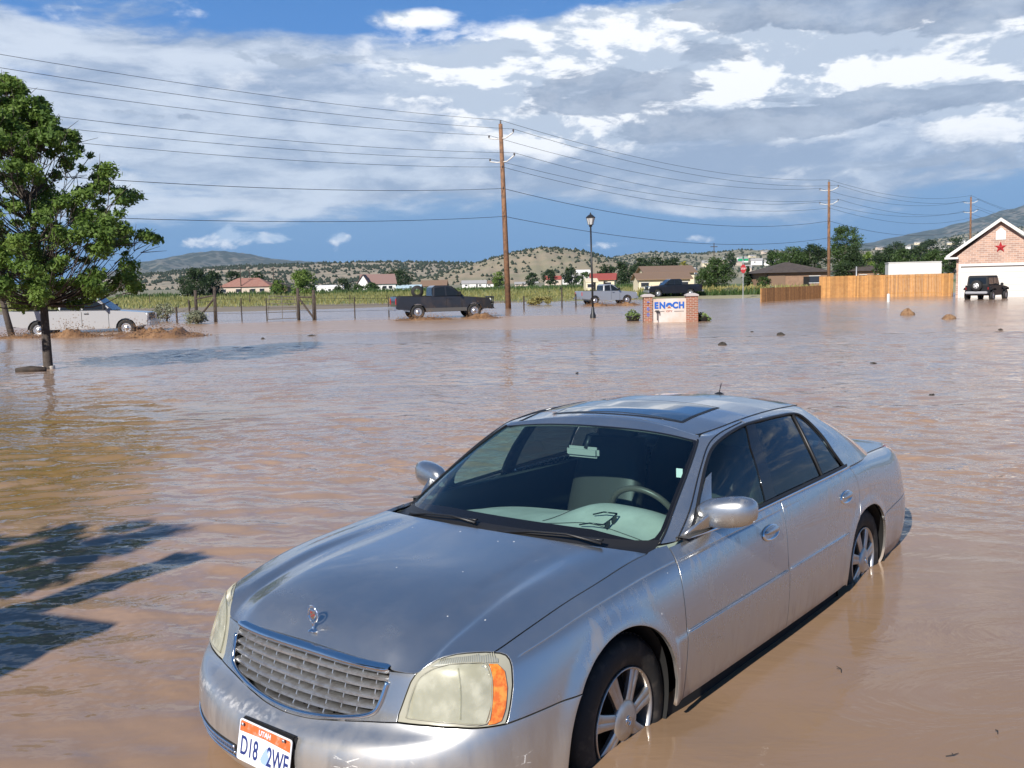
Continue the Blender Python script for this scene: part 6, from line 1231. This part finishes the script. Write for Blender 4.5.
def big_tree(loc, label, seed, envelope, trunk_r, n_clump, n_leaf, size, lean=(0,0), group=None, first=1.3):
    """deciduous tree: trunk, limbs running to each foliage clump"""
    rd = random.Random(seed); o = empty('tree', loc, label=label, cat='tree', group=group); H = envelope[-1][0]
    tr = [Vector((lean[0]*(z/H)**2+.10*math.sin(z*1.3+seed)*z/H, lean[1]*z/H+.06*math.cos(z+seed), z)) for z in np.linspace(-.4, H*.86, 14)]
    MB().tube(tr, [trunk_r*(1.25 if i == 0 else 1-.9*i/14) for i in range(14)], 10).build('trunk', BARK, o, smooth=True)
    C, Rr = [], []; b = MB()
    for i in range(n_clump):
        z = rd.uniform(envelope[0][0], H)**1.0; rm = float(np.interp(z, [e[0] for e in envelope], [e[1] for e in envelope])); a = rd.uniform(0, 6.283); r_ = rm*rd.random()**.42
        c = Vector((lean[0]*(z/H)**2+r_*math.cos(a), lean[1]*z/H+r_*math.sin(a), z+rd.uniform(-.15,.15))); C.append(c); Rr.append(rd.uniform(.12,.34)*(.75+.25*rm/3))
        zs = max(first, z-.35*r_-rd.uniform(.4,1.1)); s0 = Vector(tr[min(13, max(0, int((zs+.4)/(H*.86+.4)*13)))]); mid = s0.lerp(c, .5)+Vector((0,0,-.12*r_))+Vector((rd.gauss(0,.12), rd.gauss(0,.12), 0))
        if rd.random() < (.8 if z > 2.6 else .35): rr_ = trunk_r*(.30 if r_ > 1 else .2)*(1-z/H*.5); b.tube(catmull([s0, mid, c], 4), [rr_, rr_*.85, rr_*.7, rr_*.55, rr_*.45, rr_*.38, rr_*.3, rr_*.2, rr_*.1], 5)
        for q in range(2):
            e = c+Vector((rd.gauss(0,.22), rd.gauss(0,.22), rd.gauss(0,.18))); b.tube([mid.lerp(c, .7), e], [.012,.004], 4)
    b.build('limbs', BARK, o, smooth=True)
    leaves('crown', LF_MAIN, o, C, Rr, n_leaf, size, seed); return o
ENV = [(1.75,1.5),(2.1,2.5),(3.0,3.2),(3.5,3.1),(4.2,2.8),(4.8,2.45),(5.8,1.5),(6.8,.8),(7.3,.3)]
tb = G(49,369); st_ = big_tree((tb.x, tb.y, 0), 'leafy green street tree standing in the floodwater at the left edge', 4, ENV, .125, 430, 76000, .052, lean=(-.75,0), first=1.9)
MB().lathe([(.15,-.2),(.15,.07),(.14,.085),(.0,.085)], 16).build('trunk_guard', mat('guard_white', (.62,.56,.48), .8), st_, smooth=True)
lg0, lg1 = G(16,372), G(46,371); o = MB().tube([(0,0,0), tuple((lg1-lg0)*.5+Vector((0,0,.03))), tuple(lg1-lg0)], [.07,.085,.07], 8).build('floating_log', GREYW, smooth=True); o.location = lg0+Vector((0,0,.03)); tag(o, 'dark waterlogged log floating at the foot of the street tree', 'log')
yb = G(13,336); o = empty('tree', (yb.x, yb.y, 0), label='thin leaning grey tree trunk behind the street tree at the far left', cat='tree'); MB().tube([(0,0,-.3),(-.25,0,1.0),(-.5,.1,2.4),(-.8,.1,4)], [.17,.14,.11,.05], 8).build('trunk', BARK, o, smooth=True); leaves('crown', LF_MID, o, [(-1,0,3.6),(-1.8,0,3.2),(-.4,.2,4.4),(-1.2,0,4.8)], [.9,.7,.8,.7], 3500, .09, 9)
# sagebrush by the fence
for i, (px, py, w_, h_, lb_) in enumerate(((158,322,26,20,'large grey-green sagebrush at the fence left of the timber brace'),(187,325,16,14,'smaller sagebrush leaning at the left timber brace'))):
    g = G(px, py); S = g.y/FPX; o = empty('sagebrush', (g.x, g.y+1.5, 0), label=lb_, cat='bush', group='sagebrush by the fence'); C = [(random.uniform(-.5,.5)*w_*S, random.uniform(-.5,.5), random.uniform(.2,.75)*h_*S) for _ in range(12)]
    leaves('foliage', LF_SAGE, o, C, [.35]*12, 2600, .05, 20+i, .8); MB().tube([(0,0,-.2),(.1,0,.5)], .06, 5).build('stem', BARK, o)
def far_tree(px, py_top, py_base, wpx, dist, m, label, seed, conifer=False, group='trees of the village', n=None):
    S = dist/FPX; c = D(px, py_top, dist); z0 = gz(c.x, dist) ; H = c.z-z0; bz = D(px, py_base, dist).z-z0; w_ = wpx*S/2; rd = random.Random(seed)
    o = empty('tree' if not conifer else 'conifer', (c.x, dist, z0), label=label, cat='tree', group=group)
    MB().tube([(0,0,-.5),(0,0,H*.7)], [.03*H+.05,.02*H], 5).build('trunk', BARK, o)
    low = max(.08*H, min(bz, H*.5)); nc = int(16+wpx*1.5); C, Rr = [], []
    for i in range(nc):
        q = rd.random(); z = low+(H-low)*q; prof = (1-q)**.8 if conifer else (math.sin(PI*min(1, q*.85+.12))**.6); a = rd.uniform(0, 6.28); r_ = w_*prof*rd.random()**.5*.85; C.append((r_*math.cos(a), r_*math.sin(a), min(z, H-.12*w_))); Rr.append(w_*rd.uniform(.22,.40)*(.6+.4*prof))
    n = n or int(min(9000, 250+wpx*(py_base-py_top)*5.0)); leaves('crown', m, o, C, Rr, n, .85*S, seed, .8); return o
TR = [ # px, top, base, width, dist, material, what
 (192,269,296,34,300,LF_DARK,'broad dark tree left of the red tile ranch house'),(212,271,295,22,310,LF_DARK,'dark tree touching the left end of the ranch house roof'),(234,271,290,20,420,LF_DARK,'round dark tree above the ranch house roof'),(257,272,285,14,430,LF_DARK,'small dark tree behind the middle of the ranch roof'),
 (278,280,292,16,300,LF_BRIGHT,'bright green shrub before the right end of the ranch house'),(302,270,296,28,290,LF_BRIGHT,'bright yellow-green round tree right of the farm gate'),(342,278,292,16,400,LF_DARK,'dark tree left of the white farmhouse'),(372,283,294,14,395,LF_MID,'green bush before the white farmhouse'),(397,270,290,30,450,LF_DARK,'dark spreading tree right of the white farmhouse'),(358,284,294,10,392,LF_MID,'small shrub at the left corner of the farmhouse'),
 (498,272,288,14,560,LF_BRIGHT,'light green tree just left of the tallest pole'),(532,273,286,13,640,LF_DARK,'dark tree on the left of the group right of the tallest pole'),(550,270,284,15,650,LF_DARK,'dark tree in the middle of the group right of the tallest pole'),(571,268,285,18,640,LF_DARK,'dark tree above the silver pickup bed'),(585,272,286,14,600,LF_MID,'mid green tree left of the lamp post'),
 (606,264,280,18,420,LF_DARK,'dark tree behind the red roofed cottage'),(622,262,284,20,400,LF_DARK,'dark tree right of the red roofed cottage'),(640,258,282,22,420,LF_DARK,'tall dark tree left of the cream metal building'),(655,256.5,276,20,430,LF_DARK,'dark tree over the left half of the metal building'),(672,258,274,20,430,LF_DARK,'dark tree over the middle of the metal building'),
 (684,261,272,12,380,LF_YEL,'yellow-green tree over the right end of the metal building'),(717,258,290,34,150,LF_MID,'full green tree right of the cream metal building'),(703,268,288,16,152,LF_MID,'low green tree at the corner of the metal building'),(748,266,288,14,160,LF_DARK,'dark conifer behind the stop sign'),(764,277,288,14,150,LF_MID,'green shrub left of the brick ranch house'),
 (792,247,272,32,230,LF_MID,'broad mid green tree behind the brick ranch roof'),(775,252,270,18,300,LF_MID,'small tree left behind the brick ranch house'),(815,244,272,28,230,LF_DARK,'dark tree left of the fence power pole'),(846,227,272,34,210,LF_MID,'tallest green tree just right of the fence power pole'),(852,246,276,38,170,LF_DARK,'dark bushy conifer right of the fence power pole'),(868,252,274,22,200,LF_BRIGHT,'light green tree right of the dark conifer'),
 (885,247,274,30,240,LF_DARK,'dark tree left behind the storage container'),(903,249,272,24,230,LF_MID,'mid green tree above the storage container'),(918,246,272,24,260,LF_DARK,'dark tree right above the storage container'),(936,250,272,24,220,LF_MID,'green tree left of the brick garage'),(950,248,272,20,250,LF_DARK,'dark tree touching the brick garage eave'),(882,262,276,16,150,LF_MID,'green bush left of the storage container'),
 (730,252,264,12,900,LF_DARK,'small dark tree beyond the stop sign'),(771,250,262,10,900,LF_DARK,'tiny dark tree up the slope'),(800,250,262,14,700,LF_DARK,'dark hillside tree left of the tall trees'),(895,242,256,22,900,LF_DARK,'dark hillside tree below the right mountain'),(930,240,254,24,950,LF_DARK,'second hillside tree below the right mountain'),(955,238,252,20,1000,LF_DARK,'hillside tree nearest the garage gable')]
for i, (px, pt, pb_, w_, ds, m_, lb_) in enumerate(TR): far_tree(px, pt, pb_, w_*1.12, ds, m_, lb_, 40+i, conifer='conifer' in lb_)
# soft cover that nobody could count
def cover(name, m_, label, n, fn, size, h_=0, seed=3, aspect=.3):
    rg = random.Random(seed); C = [fn(rg) for _ in range(n)]; rg2 = np.random.default_rng(seed); P = np.array(C, float); u = rg2.normal(size=(n,3))*[1,.6,.3]; u /= np.linalg.norm(u, axis=1)[:,None]; s = np.array([size(p) for p in C])[:,None]*(.5+rg2.random(n))[:,None]
    up = np.array([[0,0,1.]])+rg2.normal(size=(n,3))*.25; V = np.stack([P-u*s*aspect, P+u*s*aspect, P+u*s*aspect*.2+up*s*1.6, P-u*s*aspect*.3+up*s*1.4], 1).reshape(-1,3)
    me = bpy.data.meshes.new(name); me.from_pydata([tuple(v) for v in V], [], [(4*i,4*i+1,4*i+2,4*i+3) for i in range(n)]); me.materials.append(m_); o = bpy.data.objects.new(name, me); col.objects.link(o); return stuff(o, label)
def rowf(y0, y1, px0, px1):
    def f(rg): y = rg.uniform(y0, y1); x = (rg.uniform(px0, px1)-512)/FPX*y; return (x, y, gz(x, y))
    return f
cover('crop_row', LF_MID, 'dark green row of crops along the far side of the field', 9000, rowf(300,330,120,640), lambda p: .60, seed=3)
cover('field_grass', LF_DRY, 'yellow-green grass of the flooded field', 9000, rowf(100,200,-100,640), lambda p: .06+.0008*p[1], seed=4)
LF_FIELD = leafmat('field_leaf', (.14,.155,.045), (.22,.22,.08), .25)
cover('field_grass', LF_FIELD, 'bright green grass patches of the field', 14000, rowf(104,300,-100,640), lambda p: .08+.0010*p[1], seed=6)
cover('dry_grass', LF_DRY, 'dry yellow grass on the bank left of the brick ranch house', 7000, rowf(118,165,640,830), lambda p: .36, seed=5)
cover('weeds', LF_MID, 'green weeds along the road edge by the stop sign', 1500, rowf(112,118,640,790), lambda p: .30, seed=7)
for i, (px, py, w_, lb_, m_) in enumerate(((757,291,18,'reddish dry bush left of the low brown fence',LF_DRY),(730,291,16,'grey-green bush left of the stop sign',LF_SAGE),(712,292,14,'yellowish bush behind the town sign',LF_DRY),(780,284,20,'pale shrub before the brick ranch house',LF_SAGE),(535,306,14,'brown tumbleweed at the wire fence right of the tallest pole',LF_DRY),(548,306,9,'smaller tumbleweed at the wire fence',LF_DRY))):
    ds = 120 if i != 4 and i != 5 else 90; g = D(px, py, ds); S = ds/FPX; o = empty('bush', (g.x, ds, gz(g.x, ds) if ds > 100 else 0), label=lb_, cat='bush'); leaves('foliage', m_, o, [(random.uniform(-.4,.4)*w_*S, 0, random.uniform(.2,.6)) for _ in range(8)], [w_*S*.28]*8, 900, .10, 70+i, .7); MB().tube([(0,0,-.2),(0,0,.3)], .05, 5).build('stem', BARK, o)
# ---------------------------------------------------------------- what throws the shadows at the lower left: a tree, a street banner and a roof added for its straight shadow edge, beside the camera
sd = Vector((-math.sin(R(29)), -math.cos(R(29)), math.tan(R(33.5))))
def caster(px, py, h): g = G(px, py); return g+sd*(h/sd.z)
tq = caster(-60,585,3.5); big_tree((tq.x-.2, tq.y, 0), 'leafy green street tree beside the viewer, throwing its shadow on the water', 9, [(2.3,.6),(2.9,1.0),(3.6,1.1),(4.1,.7),(4.4,.4)], .08, 60, 11000, .055, first=1.8)
bt = caster(190,556,3.45); o = empty('banner_pole', (bt.x, bt.y, 0), label='dark pole with a narrow hanging banner beside the viewer', cat='pole'); MB().tube([(0,0,-.3),(0,0,3.5)], .035, 8).build('pole', BLKM, o, smooth=True); MB().box((0.0,0,3.0), (.30,.03,.95), R(-23)).build('banner', mat('banner_cloth', (.10,.12,.25), .8), o)
rc = caster(92,632,2.7); o = empty('shadow_roof', (rc.x, rc.y, 0), R(-20), 'unseen low shingled roof on posts beside the viewer, added for its straight-edged shadow', 'shadow_roof'); MB().box((-3.2,-1.6,2.75), (6.4,3.2,.12)).build('roof', SHG, o)
for x, y in ((-.3,-.3),(-.3,-3.0),(-6,-.3),(-6,-3.0)): MB().box((x,y,1.2), (.12,.12,3.0)).build('post', WHITEP, o)
# ---------------------------------------------------------------- sky, clouds, sun
SAZ, SEL = 209, 33.5        # sun azimuth clockwise from the view direction, elevation
BS = .05
w = bpy.data.worlds.new('World'); scn.world = w; w.use_nodes = True; t = NT(w); bg = t.N['Background']; bg.inputs[1].default_value = BS
w.cycles.sampling_method = 'MANUAL'; w.cycles.sample_map_resolution = 512
sk = t.n('TexSky', sky_type='NISHITA', sun_disc=False, sun_elevation=R(SEL), sun_rotation=R(SAZ), altitude=1600., air_density=1., dust_density=.4, ozone_density=1.5)
tc = t.n('TexCoord'); dv = tc.outputs['Generated']; s = t.n('SeparateXYZ', iVector=dv); X, Y, Z = s.outputs
az = t.math('MULTIPLY', t.math('ARCTAN2', X, Y), 180/PI); el = t.math('MULTIPLY', t.math('ARCSINE', Z), 180/PI)
def blob(a0, e0, ra, re, rot=0.):
    a = t.math('SUBTRACT', az, a0); e = t.math('SUBTRACT', el, e0); c, s_ = math.cos(R(rot)), math.sin(R(rot))
    u = t.math('DIVIDE', t.math('ADD', t.math('MULTIPLY', a, c), t.math('MULTIPLY', e, s_)), ra); v = t.math('DIVIDE', t.math('SUBTRACT', t.math('MULTIPLY', e, c), t.math('MULTIPLY', a, s_)), re)
    return t.math('EXPONENT', t.math('MULTIPLY', t.math('ADD', t.math('MULTIPLY', u, u), t.math('MULTIPLY', v, v)), -1.))
def pb(px, py, rx, ry, rot=0.):
    """blob given by where it stands in the view (bearing and height in degrees from the lens)"""
    a = math.degrees(math.atan((px-512)/949)); e = (285-.021*(px-512)-py)/949*57.3*math.cos(R(a)); return blob(a, e, rx/949*57.3*math.cos(R(a)), ry/949*57.3, rot)
def fb(scale, sz, det=8., rough=.6, dist=0., loc=(0,0,0), dz=0.):
    m = t.n('Mapping', iVector=dv, iScale=(1,1,sz), iLocation=(loc[0], loc[1], loc[2]+dz)); return t.n('TexNoise', iVector=m.outputs[0], iScale=scale, iDetail=det, iRoughness=rough, iDistortion=dist).outputs['Fac']
def add(*a):
    r = a[0]
    for q in a[1:]: r = t.math('ADD', r, q)
    return r
def mul(a, b): return t.math('MULTIPLY', a, b)
K = 1/BS   # colours below are seen radiance
def cc(r, g, b): return (r*K*.86, g*K*.86, b*K*.87)
base = t.mix(.85, sk.outputs[0], t.mix(t.rng(el, 13., 30.), cc(.05,.21,.56), cc(.020,.090,.25)))
low = t.mix(t.rng(el, 0., 7.), cc(.10,.235,.45), cc(.15,.30,.52)); rain = t.rng(el, 12.5, 5.5); side = t.rng(t.math('ABSOLUTE', az), 130., 55.)
base = t.mix(mul(rain, t.rng(t.math('ABSOLUTE', az), 130., 55., .35, .97)), base, low)
front = mul(side, t.rng(el, 27., 17.5, .0, 1.))
# layer 1: wide soft sheet, streaked
n1 = fb(3.0, 5.5, 7, .60, .45, (4.1,1.3,.2)); tex = fb(11., 3.4, 6, .62, .3, (1,2,3))
cov1 = add(n1, mul(add(tex, -.5), .35), mul(pb(150,90,330,80,-5), .34), mul(pb(330,165,300,45), .22), mul(pb(800,130,330,85), .34), mul(pb(440,22,175,24,-4), -.60), mul(pb(620,12,90,20,-10), -.30), mul(pb(30,75,60,9,-12), -.20), mul(pb(60,28,50,7,-14), -.16), mul(pb(500,238,600,26), -.24), mul(pb(560,175,330,22), .12), mul(pb(560,200,100,30), -.10))
m1 = mul(t.rng(cov1, .50, .72), front)
sh1 = t.rng(add(tex, mul(add(n1, -.5), .6), mul(pb(200,150,300,70), .06), mul(pb(760,190,330,45), -.16), mul(pb(130,190,200,16,3), .08), mul(pb(300,110,260,22,-6), -.10)), .30, .66)
c1 = t.mix(sh1, cc(.28,.35,.47), cc(.61,.665,.74)); col1 = t.mix(mul(m1, .92), base, c1)
# layer 2: bright cumulus
n2 = fb(8.5, 2.4, 8, .60, .3, (7.7,3.1,5.5)); n2u = fb(8.5, 2.4, 5, .60, .3, (7.7,3.1,5.5), -.045)
n2b = fb(21., 2.2, 5, .62, .2, (2.7,6.1,1.5))
cov2 = add(mul(pb(480,18,110,24,-4), -.34), mul(pb(590,8,70,14,-10), -.28), mul(pb(350,40,70,14), -.2), n2, mul(add(n2b, -.5), .25), mul(pb(560,85,140,46,-6), .62), mul(pb(690,52,120,36,-10), .60), mul(pb(800,84,260,34,3), .55), mul(pb(960,82,130,28), .42), mul(pb(1000,112,70,16), .16), mul(pb(620,140,180,22), .12), mul(pb(830,178,110,14), .14), mul(pb(1000,145,50,16), .14), mul(pb(420,34,50,10,3), .42), mul(pb(400,125,130,25), -.16), mul(pb(760,85,260,40), .07), -.045)
m2 = mul(mul(t.rng(cov2, .51, .75), front), t.rng(el, 3.5, 7.))
lit = t.rng(add(mul(t.math('SUBTRACT', n2, n2u), 7.5), .46, mul(add(n2b, -.5), 2.2)), .05, .80)
c2 = t.mix(lit, cc(.45,.52,.62), cc(.90,.91,.92)); col2 = t.mix(m2, col1, c2)
# layer 3: grey flat undersides in front
n3 = fb(10.5, 3.2, 8, .62, .35, (2.2,9.1,1.5))
cov3 = add(n3, mul(pb(900,18,190,26,-2), .56), mul(pb(640,92,80,15,-4), .30), mul(pb(590,114,100,13,2), .28), mul(pb(820,124,170,15,3), .34), mul(pb(700,128,130,14), .22), mul(pb(540,100,50,12), .12), mul(pb(170,122,75,6,-2), .22), mul(pb(280,72,120,14,6), .14), mul(pb(960,165,120,16), .16), mul(pb(730,66,60,10,-10), .22), mul(pb(940,100,90,12), .12), mul(pb(420,80,60,14), .1), -.10)
m3 = mul(t.rng(cov3, .56, .64), front)
c3 = t.mix(t.rng(add(mul(n3,.6), mul(n2b,.5)), .40, .72), cc(.21,.265,.365), cc(.37,.435,.535)); col3 = t.mix(mul(m3, .88), col2, c3)
# layer 4: small puffs low over the hills
n4 = fb(17., 1.7, 6, .58, .2, (3.3,.4,8.8)); n4u = fb(17., 1.7, 4, .58, .2, (3.3,.4,8.8), -.03)
cov4 = add(n4, mul(pb(255,238,75,9,2), .26), mul(pb(232,228,14,10), .22), mul(pb(348,238,17,14), .30), mul(pb(392,232,20,11), .28), mul(pb(300,240,30,6), .2), mul(pb(600,246,20,6), .20), mul(pb(700,240,22,6), .20), mul(pb(812,240,20,9), .26), mul(pb(170,246,40,6), .14), mul(pb(540,262,60,26), -.3), mul(pb(330,285,160,12), -.3), -.10)
m4 = mul(t.rng(cov4, .56, .70), side); c4 = t.mix(t.rng(add(mul(t.math('SUBTRACT', n4, n4u), 5.), .6), 0., .9), cc(.40,.52,.68), cc(.72,.76,.82)); col4 = t.mix(mul(m4, .85), col3, c4)
fin = t.mix(t.rng(el, -1., -3.), col4, cc(.16,.13,.10))
t.L.new(fin, bg.inputs[0])
sl = bpy.data.lights.new('sun', 'SUN'); so = bpy.data.objects.new('sun', sl); col.objects.link(so); sl.energy = 5.0; sl.angle = R(.53); sl.color = (1,.94,.86)
d = Vector((math.sin(R(SAZ))*math.cos(R(SEL)), math.cos(R(SAZ))*math.cos(R(SEL)), math.sin(R(SEL)))); so.rotation_euler = d.to_track_quat('Z', 'Y').to_euler()
scn.view_settings.exposure = .56
scn.cycles.use_denoising = True; scn.cycles.max_bounces = 7; scn.cycles.transparent_max_bounces = 12; scn.cycles.volume_bounces = 0; scn.cycles.caustics_reflective = False; scn.cycles.sample_clamp_indirect = 6
